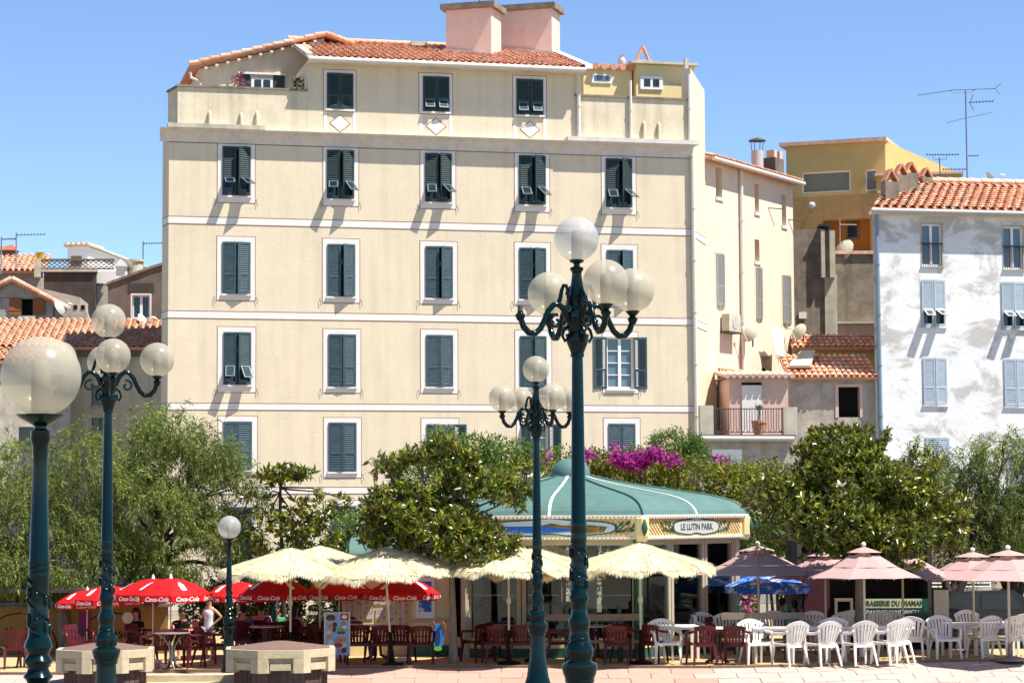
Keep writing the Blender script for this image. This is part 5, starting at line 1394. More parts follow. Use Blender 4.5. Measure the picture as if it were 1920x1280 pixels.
# ================================================================== hexagonal glass kiosk
kc = at(1070, 955, 53.5); KR = 4.08
kio = thing('glass_kiosk', 'six sided glazed kiosk with a teal domed roof and painted yellow frieze', 'kiosk', (kc.x, 53.5, 0), 0)
VA = [rad(-9 - 60 * k) for k in range(6)]
def kv(i, r, z): a = VA[i % 6]; return Vector((r * math.cos(a), r * math.sin(a), z))
RP = [(1.0, 3.06), (.985, 3.17), (.96, 3.27), (.92, 3.36), (.86, 3.44), (.78, 3.51), (.6, 3.62), (.4, 3.74), (.22, 3.87), (.10, 3.98)]
for i in range(6):
    mb = MB()
    for (r0, z0), (r1, z1) in zip(RP[:-1], RP[1:]):
        a, b, c, d = kv(i, KR * r0, z0), kv(i + 1, KR * r0, z0), kv(i + 1, KR * r1, z1), kv(i, KR * r1, z1)
        for j in range(4):
            f0, f1 = j / 4, (j + 1) / 4; mb.poly([a.lerp(b, f0), a.lerp(b, f1), d.lerp(c, f1), d.lerp(c, f0)])
    rp = mb.build('roof_panel', M['kroof'], kio, smooth=40)
    mb = MB(); pts = [kv(i, KR * r, z + .012) for r, z in RP]; mb.tube(pts, .022, 6); mb.build('hip_joint', M['kgreen'], rp)
    mb = MB(); pts = [(kv(i, KR * r, z) + kv(i + 1, KR * r, z)) / 2 + Vector((0, 0, .012)) for r, z in RP]
    d = (kv(i + 1, 1, 0) - kv(i, 1, 0)).normalized() * .032
    for a, b in zip(pts[:-1], pts[1:]): mb.poly([a - d, a + d, b + d, b - d])
    mb.build('white_rib', M['band'], rp)
mb = MB(); mb.lathe([(.46, 3.95), (.46, 4.02), (.44, 4.12), (.36, 4.25), (.24, 4.33), (.10, 4.37), (.01, 4.38)], 20); mb.build('roof_cap', M['kroof'], kio, smooth=60)
def face_frame(i, r):
    a, b = kv(i + 1, r, 0), kv(i, r, 0)          # left to right as seen from outside
    d = (b - a); ln = d.length; d.normalize(); n = Vector((d.y, -d.x, 0))
    Mx = Matrix((( d.x, -n.x, 0, a.x), (d.y, -n.y, 0, a.y), (0, 0, 1, 0), (0, 0, 0, 1)))
    return Mx, ln
for i in range(6):
    Mx, ln = face_frame(i, KR - .05)
    mb = MB(); mb.box(.03, ln - .03, 0, .06, 2.60, 3.04); fz = link('frieze', mb.mesh('frieze', M['kcream']), kio, M=Mx)
    mb = MB(); mb.box(-.03, ln + .03, -.06, .04, 3.0, 3.075)
    n = int(ln / .09)
    mb.box(0, ln, -.03, .04, 2.555, 2.60)
    mb.build('white_moulding', M['white'], fz)
    mb = MB()
    for k in range(n): x = ln * (k + .5) / n; mb.box(x - .025, x + .025, -.075, -.062, 3.005, 3.05); mb.box(x - .022, x + .022, -.045, -.032, 2.54, 2.585)
    mb.build('bead_moulding', M['kframe'], fz)
    mb = MB()                                       # gold diagonal lattice
    s = .11; m_ = int((ln - .5) / s)
    for k in range(-4, m_):
        for sg in (0, 1):
            xa = .25 + k * s; xb = xa + .36
            za, zb = (2.64, 3.0) if sg == 0 else (3.0, 2.64)
            f0 = max(0, (.25 - xa) / .36); f1 = min(1, (ln - .25 - xa) / .36)
            if f1 <= f0: continue
            p, q = Vector((xa + .36 * f0, -.006 - .002 * sg, za + (zb - za) * f0)), Vector((xa + .36 * f1, -.006 - .002 * sg, za + (zb - za) * f1))
            mb.tube([p, q], .008, 3)
    mb.build('lattice', M['lattice'], fz)
    # cartouche: a lobed board with a dark rim and leaves beside it
    def cart(sc, hs): 
        out = []
        for k in range(48):
            th = 2 * math.pi * k / 48; x = math.cos(th) * sc; z = math.sin(th)
            z = math.copysign(abs(z) ** .62, z) * hs
            if abs(x) < sc * .3 and z > 0: z += hs * .22 * math.cos(x / (sc * .3) * math.pi / 2)
            if abs(x) < sc * .25 and z < 0: z += hs * .25 * math.cos(x / (sc * .25) * math.pi / 2)
            out.append((ln / 2 + x, 2.80 + z))
        return out
    big = (i % 2 == 1)
    sc = 1.42 if big else .86
    mb = MB(); mb.ext(cart(sc + .05, .185), -.020, -.001); cr = mb.build('cartouche', M['kgreen'], fz)
    if big:
        mb = MB(); mb.ext(cart(sc, .155), -.026, -.0205); mb.build('painted_sky', flat('sky_paint', (.5, .6, .68)), cr)
        mb = MB(); mb.ext([(ln / 2 + x, 2.80 + z) for x, z in ((-1.3, -.05), (-1.2, .03), (-.2, .04), (.5, .02), (.6, -.06), (-.1, -.12), (-1.15, -.1))], -.030, -.0265); mb.build('painted_sea', flat('sea_paint', (.02, .13, .52)), cr)
        mb = MB(); mb.ext([(ln / 2 + x, 2.80 + z) for x, z in ((-.2, .045), (.05, .10), (.3, .05), (.6, .07), (.9, .06), (1.25, .02), (1.2, -.09), (.7, -.13), (.5, -.03))], -.033, -.0305); mb.build('painted_hill', mat('hill_paint', (.30, .17, .05), .8, .2, col2=(.08, .09, .03), vscale=6), cr)
    else:
        mb = MB(); mb.ext(cart(sc, .155), -.026, -.0205); mb.build('white_board', mat('cartouche_white', (.46, .44, .42), .6), cr)
        put_text(cr, 'LE LUTIN PARK', .20, 'kgreen', (ln / 2, -.030, 2.80), sx=.92, bold=.004)
    for sg in (-1, 1):
        mb = MB(); x0 = ln / 2 + sg * (sc + .04)
        for (dx, dz, l, w) in ((.10, .08, .16, .045), (.24, .10, .17, .045), (.40, .06, .2, .05), (.33, -.05, .15, .05)):
            c = Vector((x0 + sg * dx, -.012, 2.80 + dz)); dv = Vector((sg * .8, 0, .6 if dz > 0 else .15)).normalized(); sv = Vector((-dv.z, 0, dv.x))
            mb.poly([c - dv * l / 2, c + sv * w, c + dv * l / 2, c - sv * w]); mb.tube([c - dv * l / 2, Vector((x0 - sg * .02, -.012, 2.70))], .011, 4)
        mb.build('painted_leaf', M['kgreen'], cr, fix=False)
    # corner drop ornament
    mb = MB(); p = kv(i, KR + .06, 0); mb.lathe([(.01, 2.62), (.05, 2.70), (.07, 2.78), (.05, 2.88), (.012, 2.98)], 10, p.x, p.y); mb.build('corner_drop', M['kgreen'], kio, smooth=60)
    mb = MB(); p = kv(i, KR - .10, 0); mb.lathe([(.11, 2.5), (.16, 2.62), (.16, 3.0), (.10, 3.04)], 8, p.x, p.y); mb.build('corner_block', M['kcream'], kio)
    # glazed wall
    Mw, lw_ = face_frame(i, KR - .32)
    mb = MB(); mb.box(0.09, lw_ - .09, 0, .10, .003, .42); mb.box(0.09, lw_ - .09, -.012, 0, .22, .42)
    base = link('base_panel', mb.mesh('base_panel', M['kcream']), kio, M=Mw)
    mb = MB(); mb.box(.09, lw_ - .09, -.03, -.013, .003, .2); mb.build('green_skirting', M['kgreen'], base)
    for f in (0, .02, .31, .34, .66, .69, .98):
        mb = MB(); w = .045; x = f * lw_; mb.box(max(x - w, .05), x + w, -.02, .09, .423, 2.55); link('mullion', mb.mesh('mullion', M['kframe']), kio, M=Mw)
    mb = MB(); mb.box(.1, lw_ - .1, -.01, .07, 2.42, 2.55); link('head_rail', mb.mesh('head_rail', M['kframe']), kio, M=Mw)
    for a, b in ((.035, .30), (.355, .645), (.705, .965)):
        mb = MB(); mb.box(a * lw_ + .02, b * lw_ - .02, .03, .045, .43, 2.41); pn = link('glass_pane', mb.mesh('glass_pane', M['glass']), kio, M=Mw)
        mb = MB(); mb.box(a * lw_ + .02, b * lw_ - .02, .046, .06, 1.34, 1.36); mb.build('push_bar', M['metal'], pn)
    mb = MB(); p = kv(i, KR - .30, 0); mb.lathe([(.10, .003), (.10, 2.55)], 8, p.x, p.y); mb.build('corner_post', M['kgreen'] if i in (1, 4) else M['kframe'], kio)
# inside of the kiosk
def hexpoly(r): return [(r * math.cos(a), r * math.sin(a)) for a in VA]
mb = MB(); mb.prism(hexpoly(KR - .4), .004, .03); mb.build('floor', M['captile'], kio)
mb = MB(); mb.prism(hexpoly(KR - .25), 2.57, 2.595); mb.build('ceiling', M['brownwall'], kio)
for x0, x1, y0, y1, z1, m_ in ((-1.7, .1, .6, 1.0, 1.05, 'brownwall'), (1.2, 2.2, .2, .6, 1.05, 'darkwall')):
    mb = MB(); mb.box(x0, x1, y0, y1, .034, z1); mb.build('counter', M[m_], kio)
for x, y, w in ((-2.3, .9, .5), (.35, .3, .5), (-1.4, 1.9, .4), (2.9, .3, .35)):
    mb = MB(); mb.box(x - w / 2, x + w / 2, y, y + .12, .034, 2.55); mb.build('pale_panel', M['mint'], kio)
for x, y, w in ((-.75, 2.2, 1.0), (1.6, 2.0, 1.6), (-2.1, 2.6, .9)):
    mb = MB(); mb.box(x - w / 2, x + w / 2, y, y + .5, .034, 1.9); mb.build('drinks_cabinet', M['dark'], kio)

# ================================================================== cream menu pavilion
fp = Frame(640, 51.0, rad(2)); pav2 = thing('menu_pavilion', 'cream pavilion wall with menus and framed blue poster behind the red parasols', 'pavilion', fp.o, fp.a)
V = fp.hit; w_ = V(847, 1100)[0]; xm = V(772, 1100)[0]; zt_ = V(800, 1046)[1]
mb = MB(); mb.box(xm, w_, 0, 2.4, .24, zt_); mb.box(0, xm - .003, .35, 2.4, .003, zt_ - .003); mb.build('wall', M['kcream'], pav2)
mb = MB(); mb.box(xm - .02, w_ + .02, -.03, 2.4, .003, .236); mb.build('green_skirting', M['kgreen'], pav2)
mb = MB(); mb.box(xm - .05, w_ + .05, -.05, .4, zt_ + .003, zt_ + .1); mb.box(xm - .03, w_ + .03, -.035, -.003, V(800, 1166)[1], V(800, 1162)[1] + .03); mb.box(-.05, xm - .053, .2, .4, zt_ + .003, zt_ + .1); mb.build('moulding', M['kframe'], pav2)
mb = MB(); mb.extx([(-.1, zt_ + .105), (-.05, zt_ + .25), (.25, zt_ + .38), (1.2, zt_ + .45), (2.3, zt_ + .3), (2.5, zt_ + .105)], V(655, 1040)[0], V(745, 1040)[0]); mb.build('roof', M['kroof'], pav2, smooth=50)
a, b, c, d = fr_rect(fp, 779, 815, 1083, 1158); mb = MB(); mb.box(a, b, -.05, -.003, c, d); po = mb.build('poster_frame', M['white'], pav2)
mb = MB(); mb.box(a + .07, b - .07, -.056, -.051, c + .14, d - .07); mb.build('poster', mat('poster_print', (.55, .68, .8), .5, .3, col2=(.03, .12, .5), vscale=2.2, lo=.46, hi=.54), po)
for k, (x0, x1, y0, y1) in enumerate(((662, 678, 1118, 1160), (684, 722, 1122, 1133), (684, 700, 1138, 1160), (728, 744, 1118, 1170), (748, 764, 1105, 1180), (650, 660, 1110, 1150), (704, 722, 1140, 1165))):
    a, b, c, d = fr_rect(fp, x0, x1, y0, y1, .35); mb = MB(); mb.box(a, b, .33, .347, c, d)
    mb.build('menu_sheet', mat('menu_print', (.5, .46, .4), .7, .2, col2=(.25, .15, .12), vscale=14, lo=.5, hi=.6), pav2)
# surf-board shaped sign
p = gnd(815, 1245); t = thing('blue_turtle_board', 'blue paddle board shaped sign with brown handles on the cream pavilion', 'sign', (p.x, 50.6, 0))
zc_ = at(815, 1192, 50.7).z
def egg(rx, rz, n=20, dz=0): return [(rx * math.cos(2 * math.pi * k / n), zc_ + dz + rz * math.sin(2 * math.pi * k / n)) for k in range(n)]
mb = MB(); mb.ext(egg(.13, .28), -.04, 0); mb.build('board', flat('azure_board', (.03, .25, .62), .4), t)
mb = MB(); mb.ext(egg(.055, .20), -.05, -.041); mb.build('dark_centre', flat('navy_board', (.02, .05, .2), .4), t)
mb = MB(); mb.ext(egg(.09, .05, 12, -.26), -.05, -.041); mb.build('green_tip', flat('lime_board', (.15, .5, .05), .4), t)
mb = MB()
for s in (-1, 1): mb.tube([(s * .05, -.05, zc_ + .24), (s * .10, -.06, zc_ + .33), (s * .15, -.05, zc_ + .26), (s * .15, -.05, zc_ + .12)], .018, 6)
mb.build('handle', M['wood'], t)
mb = MB(); mb.box(-.03, .03, 0.003, .04, 0, zc_ + .1); mb.build('stand', M['dark'], t)

# ================================================================== ochre stall on the left, brasserie on the right
fl = Frame(-30, 52.5, rad(1)); stl = thing('ochre_stall', 'shaded ochre kiosk front lettered Le Kiosque with painted arches', 'stall', fl.o, fl.a)
V = fl.hit; w_ = V(312, 1190)[0]; z1 = V(100, 1138)[1]
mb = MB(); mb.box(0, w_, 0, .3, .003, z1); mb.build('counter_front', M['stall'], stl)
mb = MB(); mb.box(-.1, w_ + .1, -.15, .35, z1 + .003, z1 + .06); mb.build('counter_top', M['brownwall'], stl)
mb = MB(); mb.box(0, w_, 1.0, 1.1, z1 + .06, 1.42); mb.box(0, w_, -1.3, 1.1, 1.423, 1.5); mb.build('dark_back', M['darkwall'], stl)
for k in range(6):
    mb = MB(); z = z1 + .25 + k * .09; mb.box(.1, V(120, 1100)[0], .02, .04, z, z + .075); mb.build('roller_slat', M['brownwall'], stl)
for cx in (36, 210):
    u = V(cx, 1200)[0]; mb = MB(); mb.tube([(u + .85 * math.cos(a), -.008, .12 + .8 * math.sin(a)) for a in [math.pi * i / 24 for i in range(25)]], .012, 4); mb.build('painted_arch', M['dark'], stl)
    put_text(stl, 'Le Kiosque', .34, 'dark', (u, -.006, V(cx, 1187)[1]), sx=.95)
a, b, c, d = fr_rect(fl, 148, 170, 1145, 1182); mb = MB(); mb.box(a, b, -.02, -.003, c, d); mb.build('pink_notice', flat('magenta_paper', (.22, .02, .1)), stl)

fb = Frame(1500, 53.0, rad(-1)); br = thing('brasserie_stall', 'dark brasserie stall with cream name board and green menu boards under the mauve parasols', 'stall', fb.o, fb.a)
V = fb.hit; w_ = V(1740, 1120)[0]
mb = MB(); mb.box(0, w_, 2.2, 2.4, .003, 2.5); mb.box(-.1, 0, -.2, 2.4, .003, 2.5); mb.box(w_, w_ + .1, 0, 2.4, .003, 2.5); mb.box(-.1, w_ + .1, -.2, 2.4, 2.503, 2.6); mb.build('shell', M['darkwall'], br)
mb = MB(); mb.box(.05, V(1555, 1120)[0], -.1, 0, .003, 2.2); mb.build('maroon_panel', flat('dark_maroon_board', (.06, .012, .016)), br)
mb = MB(); mb.box(V(1612, 1120)[0], w_ - .003, 0, .1, .003, V(1680, 1122)[1]); mb.build('counter', M['kgreen'], br)
a, b, c, d = fr_rect(fb, 1619, 1728, 1122, 1139); mb = MB(); mb.box(a, b, -.03, -.003, c, d); nb = mb.build('name_board', mat('cream_board', (.55, .55, .33), .6), br)
put_text(nb, 'BRASSERIE DU DIAMANT', .165, 'kgreen', ((a + b) / 2 + .06, -.034, (c + d) / 2), sx=.80, bold=.004)
a, b, c, d = fr_rect(fb, 1619, 1728, 1140, 1166); mb = MB(); mb.box(a, b, -.02, -.003, c, d); nb = mb.build('menu_board', M['kgreen'], br)
put_text(nb, 'PANINIS SANDWICH', .135, 'white', ((a + b) / 2, -.024, d - .085), sx=.95)
put_text(nb, 'GAUFRES * GLACES', .135, 'white', ((a + b) / 2 + .05, -.024, d - .235), sx=.92)
a, b, c, d = fr_rect(fb, 1563, 1597, 1121, 1170); mb = MB()
for q in ((a, a + .06, c, d), (b - .06, b, c, d), (a + .06, b - .06, d - .06, d)): mb.box(q[0], q[1], -.25, -.1, q[2], q[3])
mb.build('fridge_frame', M['greybench'], br)
p = gnd(1735, 1215); t = thing('blank_board', 'blank cream notice board on a post at the end of the brasserie', 'sign', (p.x, 51.0, 0))
zc0, zc1 = at(1735, 1157, 51).z, at(1735, 1105, 51).z
mb = MB(); mb.box(-.16, .17, -.03, 0, zc0, zc1); mb.build('panel', M['concrete_lt'], t)
mb = MB(); mb.box(-.19, -.162, -.04, .02, zc0 - .03, zc1 + .03); mb.box(-.16, .17, -.04, .02, zc1 + .003, zc1 + .03); mb.build('frame', M['dark'], t)
mb = MB(); mb.box(-.03, .03, .003, .06, 0, zc0 + .1); mb.build('post', M['iron'], t)
# pale building with louvred blind at the far right, and a parked car
fz_ = Frame(1735, 57.0, rad(0)); lb = thing('pale_low_building', 'pale wall with a wide blue white louvred blind behind the forked tree', 'building', fz_.o, 0)
V = fz_.hit; w_ = V(2050, 1100)[0]
mb = MB(); mb.box(0, w_, 0, 3, .003, 2.9); mb.build('wall', M['peach'], lb)
a, b, c, d = fr_rect(fz_, 1742, 1861, 1080, 1135); mb = MB(); mb.box(a, b, -.04, -.003, c, d); wi = mb.build('window', M['bluepipe'], lb)
n = 8
for i in range(n):
    z = c + (d - c) * (i + .5) / n; mb = MB(); mb.hexa([(a + .05, -.10, z - .04), (b - .05, -.10, z - .04), (b - .05, -.045, z), (a + .05, -.045, z), (a + .05, -.10, z - .025), (b - .05, -.10, z - .025), (b - .05, -.045, z + .05), (a + .05, -.045, z + .05)])
    mb.build('slat', M['bluewhite'] if False else M['band'], wi)
car = thing('parked_car', 'dark green parked car half hidden by chairs and tree trunks at the right', 'car', (at(1822, 1150, 53.5).x, 53.5, 0), rad(4))
mb = MB()
prof = [(-2.0, .30), (-2.05, .62), (-1.95, .78), (-1.15, .88), (-.62, 1.30), (.75, 1.33), (1.35, .95), (1.9, .88), (2.02, .6), (2.0, .30)]
mb.ext(prof, -.82, .82); body = mb.build('body', mat('dark_green_car_paint', (.004, .012, .013), .2, .5, coat=.4), car)
for x0, x1 in ((-.92, -.05), (.0, .95)):
    mb = MB(); mb.ext([(x0, .90), (x1, .90), (x1 - (.25 if x1 > .5 else .02), 1.25), (x0 + (.38 if x0 < -.5 else .02), 1.25)], -.832, -.824); mb.build('side_window', M['pane'], body)
for x in (-1.3, 1.3):
    for y in (-.84, .66):
        mb = MB(); mb.tube([(x, y, .31), (x, y + .18, .31)], .31, 16); wh_ = mb.build('wheel', M['dark'], car, smooth=40)
        mb = MB(); mb.tube([(x, y - .01, .31), (x, y - .004, .31)], .19, 12); mb.build('rim', M['metal'], wh_)
for y in (-.6, .6):
    mb = MB(); mb.box(-2.07, -2.03, y - .15, y + .15, .6, .72); mb.build('headlight', M['white'], car)
t = thing('teal_boat_tarp', 'bright teal cover behind the rightmost parasol pole', 'tarpaulin', (at(1895, 1150, 54.6).x + .7, 55.3, 0))
mb = MB(); mb.ext([(-.6, .0), (.6, .0), (.5, .75), (.2, .95), (-.4, .9), (-.65, .6)], -.3, .3); mb.build('cover', flat('teal_tarp', (.01, .18, .22), .4), t)
# ================================================================== parasols
def strips_mesh(name, P, D, S, ln, wd, tint, mt, fold=.25, droop=None):
    """numpy leaf cloud: two triangles folded along the midrib for each leaf"""
    n = len(P)
    N = np.cross(D, S); N /= (np.linalg.norm(N, axis=1, keepdims=True) + 1e-9)
    ln = ln[:, None]; wd = wd[:, None]
    base = P; tip = P + D * ln
    mid = P + D * ln * .45
    lft = mid + S * wd * .5 + N * wd * fold
    rgt = mid - S * wd * .5 + N * wd * fold
    if droop is not None: tip = tip + droop
    V = np.stack([base, lft, tip, rgt], 1).reshape(-1, 3).astype(np.float32)
    me = bpy.data.meshes.new(name)
    me.vertices.add(4 * n); me.vertices.foreach_set('co', V.ravel())
    idx = np.arange(n)[:, None] * 4
    tri = np.concatenate([idx + [0, 2, 1], idx + [0, 3, 2]], 1).reshape(-1).astype(np.int32)
    me.loops.add(6 * n); me.loops.foreach_set('vertex_index', tri)
    me.polygons.add(2 * n); me.polygons.foreach_set('loop_start', np.arange(0, 6 * n, 3, dtype=np.int32))
    at_ = me.attributes.new('tint', 'FLOAT', 'FACE')
    at_.data.foreach_set('value', np.repeat(np.clip(tint, 0, 1), 2).astype(np.float32))
    me.materials.append(mt); me.update(calc_edges=True); me.validate()
    return me
def unit(a): return a / (np.linalg.norm(a, axis=1, keepdims=True) + 1e-9)

def make_thatch(label, loc, R=1.52, zr=1.95, za=2.52, pole_top=None, tilt=0):
    t = thing('thatched_parasol', label, 'parasol', loc, 0, 'straw thatched parasols')
    n = 24; mb = MB()
    rings = [(0.02, za), (.25, za - .09), (.6, za - .21), (1.0, za - .34), (R * .92, zr + .09), (R, zr + .03)]
    for (r0, z0), (r1, z1) in zip(rings[:-1], rings[1:]):
        for k in range(n):
            a, b = 2 * math.pi * k / n, 2 * math.pi * (k + 1) / n
            mb.poly([(r0 * math.cos(a), r0 * math.sin(a), z0), (r0 * math.cos(b), r0 * math.sin(b), z0), (r1 * math.cos(b), r1 * math.sin(b), z1), (r1 * math.cos(a), r1 * math.sin(a), z1)])
    cn = mb.build('canopy', M['thatch_base'], t, fix=False)
    rg = np.random.default_rng(5); N = 12000
    f = np.sqrt(rg.random(N)) * 1.02; f[:3400] = .95 + .06 * rg.random(3400)
    th = rg.random(N) * 2 * np.pi
    r = f * R; z = np.interp(r, [q[0] for q in rings], [q[1] for q in rings]) + .01 + .018 * rg.random(N)
    wob = .045 * np.sin(th * 9 + 1) + .03 * np.sin(th * 17)
    P = np.stack([r * np.cos(th), r * np.sin(th), z + wob * f], 1)
    slope = np.where(f > .94, 1.9, .36) + .10 * rg.normal(size=N)
    D = unit(np.stack([np.cos(th), np.sin(th), -slope], 1) + rg.normal(size=(N, 3)) * .07)
    S = unit(np.cross(D, np.stack([np.cos(th) * .3, np.sin(th) * .3, np.ones(N)], 1)))
    ln = np.where(f > .94, .10 + .08 * rg.random(N), .12 + .14 * rg.random(N)); wd = .009 + .012 * rg.random(N)
    me = strips_mesh('straw_thatch', P, D, S, ln, wd, rg.random(N), M['thatch'], .1)
    o = link('straw_thatch', me, cn); o['kind'] = 'stuff'
    mb = MB(); mb.tube([(0, 0, .35), (0, 0, za - .05)], .024, 8); mb.build('pole', M['polewood'], t)
    mb = MB(); mb.tube([(0, 0, .28), (0, 0, .72)], .032, 8); mb.lathe([(.24, .003), (.24, .05), (.05, .09), (.04, .3)], 14); mb.build('base', M['dark'], t)
    mb = MB(); mb.lathe([(.026, 1.26), (.05, 1.29), (.05, 1.38), (.026, 1.42)], 10); mb.build('pole_joint', M['polewood'], t)
    return t
def pbase(px, Y): p = at(px, 955, Y); return (p.x, Y, 0.0)
def apexz(px, py, Y): return at(px, py, Y).z
thatch_specs = [(545, 48.3, 1027, 'straw thatched parasol farthest left above the stone pier'), (600, 49.6, 1023, 'straw thatched parasol wedged behind between the two left ones'),
                (735, 48.0, 1023, 'straw thatched parasol over the dark maroon chairs by the cream pavilion'), (953, 48.3, 1020, 'straw thatched parasol directly left of the two tall lamp posts'),
                (1002, 49.2, 1027, 'straw thatched parasol half hidden behind the two lamp posts'), (1199, 48.2, 1018, 'straw thatched parasol before the glass kiosk, farthest right')]
th0 = None
for px, Y, ay, lab in thatch_specs:
    s = apexz(px, ay, Y) / 2.52
    if th0 is None: th0 = make_thatch(lab, pbase(px, Y)); th0.scale = (s, s, s); cur = th0
    else: cur = dup(th0, pbase(px, Y), random.uniform(0, 6.28), lab, sc=s)
    if px == 735:  cur.rotation_euler = (rad(1), rad(-4.5), .4)

def make_coke(label, loc):
    t = thing('red_parasol', label, 'parasol', loc, rad(10), 'red parasols with white script'); R = 1.03; n = 8
    pr = [(.03, 2.17), (.30, 2.13), (.60, 2.03), (.85, 1.89), (R, 1.77)]
    for i in range(n):
        a, b = 2 * math.pi * i / n, 2 * math.pi * (i + 1) / n; mb = MB()
        P = lambda r, th, z: (r * math.cos(th), r * math.sin(th), z)
        for (r0, z0), (r1, z1) in zip(pr[:-1], pr[1:]):
            am = (a + b) / 2; s = .975
            mb.poly([P(r0, a, z0), P(r1, a, z1), P(r1 * .94, am, z1 - .0), P(r0 * .94, am, z0)]); mb.poly([P(r0 * .94, am, z0), P(r1 * .94, am, z1), P(r1, b, z1), P(r0, b, z0)])
        q = [(a, .0), (a + .25 * (b - a), .03), ((a + b) / 2, .035), (b - .25 * (b - a), .03), (b, .0)]
        for (t0, d0), (t1, d1) in zip(q[:-1], q[1:]):
            f = lambda tt: R * (1 - .06 * math.sin((tt - a) / (b - a) * math.pi))
            mb.poly([P(f(t0), t0, 1.77), P(f(t0) * 1.01, t0, 1.62 - d0), P(f(t1) * 1.01, t1, 1.62 - d1), P(f(t1), t1, 1.77)])
        pn = mb.build('canopy_panel', M['red'], t, smooth=30, fix=False)
        am = (a + b) / 2; rr = R * .955
        Mx = Matrix.Translation((rr * math.cos(am), rr * math.sin(am), 1.675)) @ Matrix.Rotation(am + math.pi / 2, 4, 'Z') @ UPRIGHT
        link('lettering', text_mesh('Coca-Cola', .15, 'redprint', .35, sx=.95, bold=.003), pn, M=Mx)
        if i % 2 == 0:       # white bottle silhouette lying on the panel
            mb = MB(); lo = [(.50, .03), (.58, .035), (.63, .07), (.72, .065), (.80, .075), (.86, .06)]
            rz = lambda r: float(np.interp(r, [x[0] for x in pr], [x[1] for x in pr])) + .012
            for (r0, w0), (r1, w1) in zip(lo[:-1], lo[1:]):
                e = Vector((math.cos(am), math.sin(am), 0)); s = Vector((-e.y, e.x, 0)); k = .96
                mb.poly([e * r0 * k - s * w0 + Vector((0, 0, rz(r0))), e * r1 * k - s * w1 + Vector((0, 0, rz(r1))), e * r1 * k + s * w1 + Vector((0, 0, rz(r1))), e * r0 * k + s * w0 + Vector((0, 0, rz(r0)))])
            mb.build('bottle_print', M['redprint'], pn, fix=False)
    mb = MB(); mb.lathe([(.05, 2.16), (.04, 2.2), (.02, 2.28)], 8); mb.build('finial', M['white'], t)
    mb = MB(); mb.tube([(0, 0, .02), (0, 0, 2.17)], .02, 8); mb.build('pole', M['pipe'], t)
    for i in range(n):
        a = 2 * math.pi * i / n; mb = MB(); mb.tube([(0, 0, 2.14), (R * .5 * math.cos(a), R * .5 * math.sin(a), 2.03), (R * math.cos(a), R * math.sin(a), 1.755)], .007, 4); mb.build('rib', M['pipe'], t)
    mb = MB(); mb.lathe([(.24, .003), (.24, .06), (.04, .1)], 14); mb.build('base', M['white'], t)
    return t
coke = [(321, 48.4, 1078, 1.0, 'red parasol in full sun over the small round metal table'), (288, 49.4, 1079, .98, 'red parasol just behind the sunlit one at the left'),
        (205, 50.3, 1092, .95, 'red parasol peeping left of the tall left lamp post'), (165, 51.0, 1101, .95, 'leftmost red parasol below the feathery tree'),
        (447, 51.0, 1085, .98, 'red parasol behind the short single globe lamp'), (520, 50.4, 1079, 1.0, 'red parasol under the leftmost straw thatch'),
        (636, 50.6, 1078, 1.0, 'red parasol left of the cream menu pavilion'), (755, 49.7, 1078, 1.0, 'red parasol dappled with leaf shade before the poster')]
c0 = None
for px, Y, ay, s, lab in coke:
    s = apexz(px, ay, Y) / 2.24
    if c0 is None: c0 = make_coke(lab, pbase(px, Y)); c0.scale = (s, s, s)
    else: dup(c0, pbase(px, Y), rad(10) + random.uniform(-.5, .5), lab, sc=s)

def make_panel_parasol(name, label, cat, loc, R, zr, za, mt, group, vent=True, n=8, val=0.0):
    t = thing(name, label, cat, loc, rad(22), group)
    P = lambda r, th, z: (r * math.cos(th), r * math.sin(th), z)
    zv = za - .24 * (za - zr) if vent else za
    for i in range(n):
        a, b = 2 * math.pi * i / n, 2 * math.pi * (i + 1) / n; am = (a + b) / 2; ca = math.cos((b - a) / 2)
        mb = MB(); r0 = .26 * R if vent else .02; z0 = zv - .02 if vent else za
        st = [(r0, z0), (.6 * R, z0 + (zr - z0) * .52 - .01), (R, zr)]
        for (ra, zz), (rb, zb) in zip(st[:-1], st[1:]):
            mb.poly([P(ra, a, zz), P(rb, a, zb), P(rb * ca * .985, am, zb + .012), P(ra * ca * .985, am, zz - .012)]); mb.poly([P(ra * ca * .985, am, zz - .012), P(rb * ca * .985, am, zb + .012), P(rb, b, zb), P(ra, b, zz)])
        if val: mb.poly([P(R, a, zr), P(R, a, zr - val), P(R, b, zr - val), P(R, b, zr)])
        pn = mb.build('canopy_panel', M[mt], t, smooth=20, fix=False)
        if vent:
            mb = MB(); mb.poly([P(.02, a, za), P(.32 * R, a, zv + .035), P(.32 * R, b, zv + .035), P(.02, b, za)]); mb.build('vent_flap', M[mt], pn, fix=False)
        mb = MB(); mb.tube([P(.03, a, za - .12), P(.6 * R, a, z0 + (zr - z0) * .52 - .05), P(R * .99, a, zr - .025)], .009, 4); mb.build('rib', M['polewood'], t)
    mb = MB(); mb.ball((0, 0, za + .05), .055, 10, 8); mb.lathe([(.03, za - .04), (.03, za + .03)], 8); mb.build('finial', M['white'], t, smooth=60)
    mb = MB(); mb.tube([(0, 0, .02), (0, 0, za)], .026, 8); mb.build('pole', M['polewood'], t)
    mb = MB(); mb.lathe([(.28, .003), (.28, .07), (.05, .12), (.04, .4)], 14); mb.build('base', M['greybench'], t)
    return t
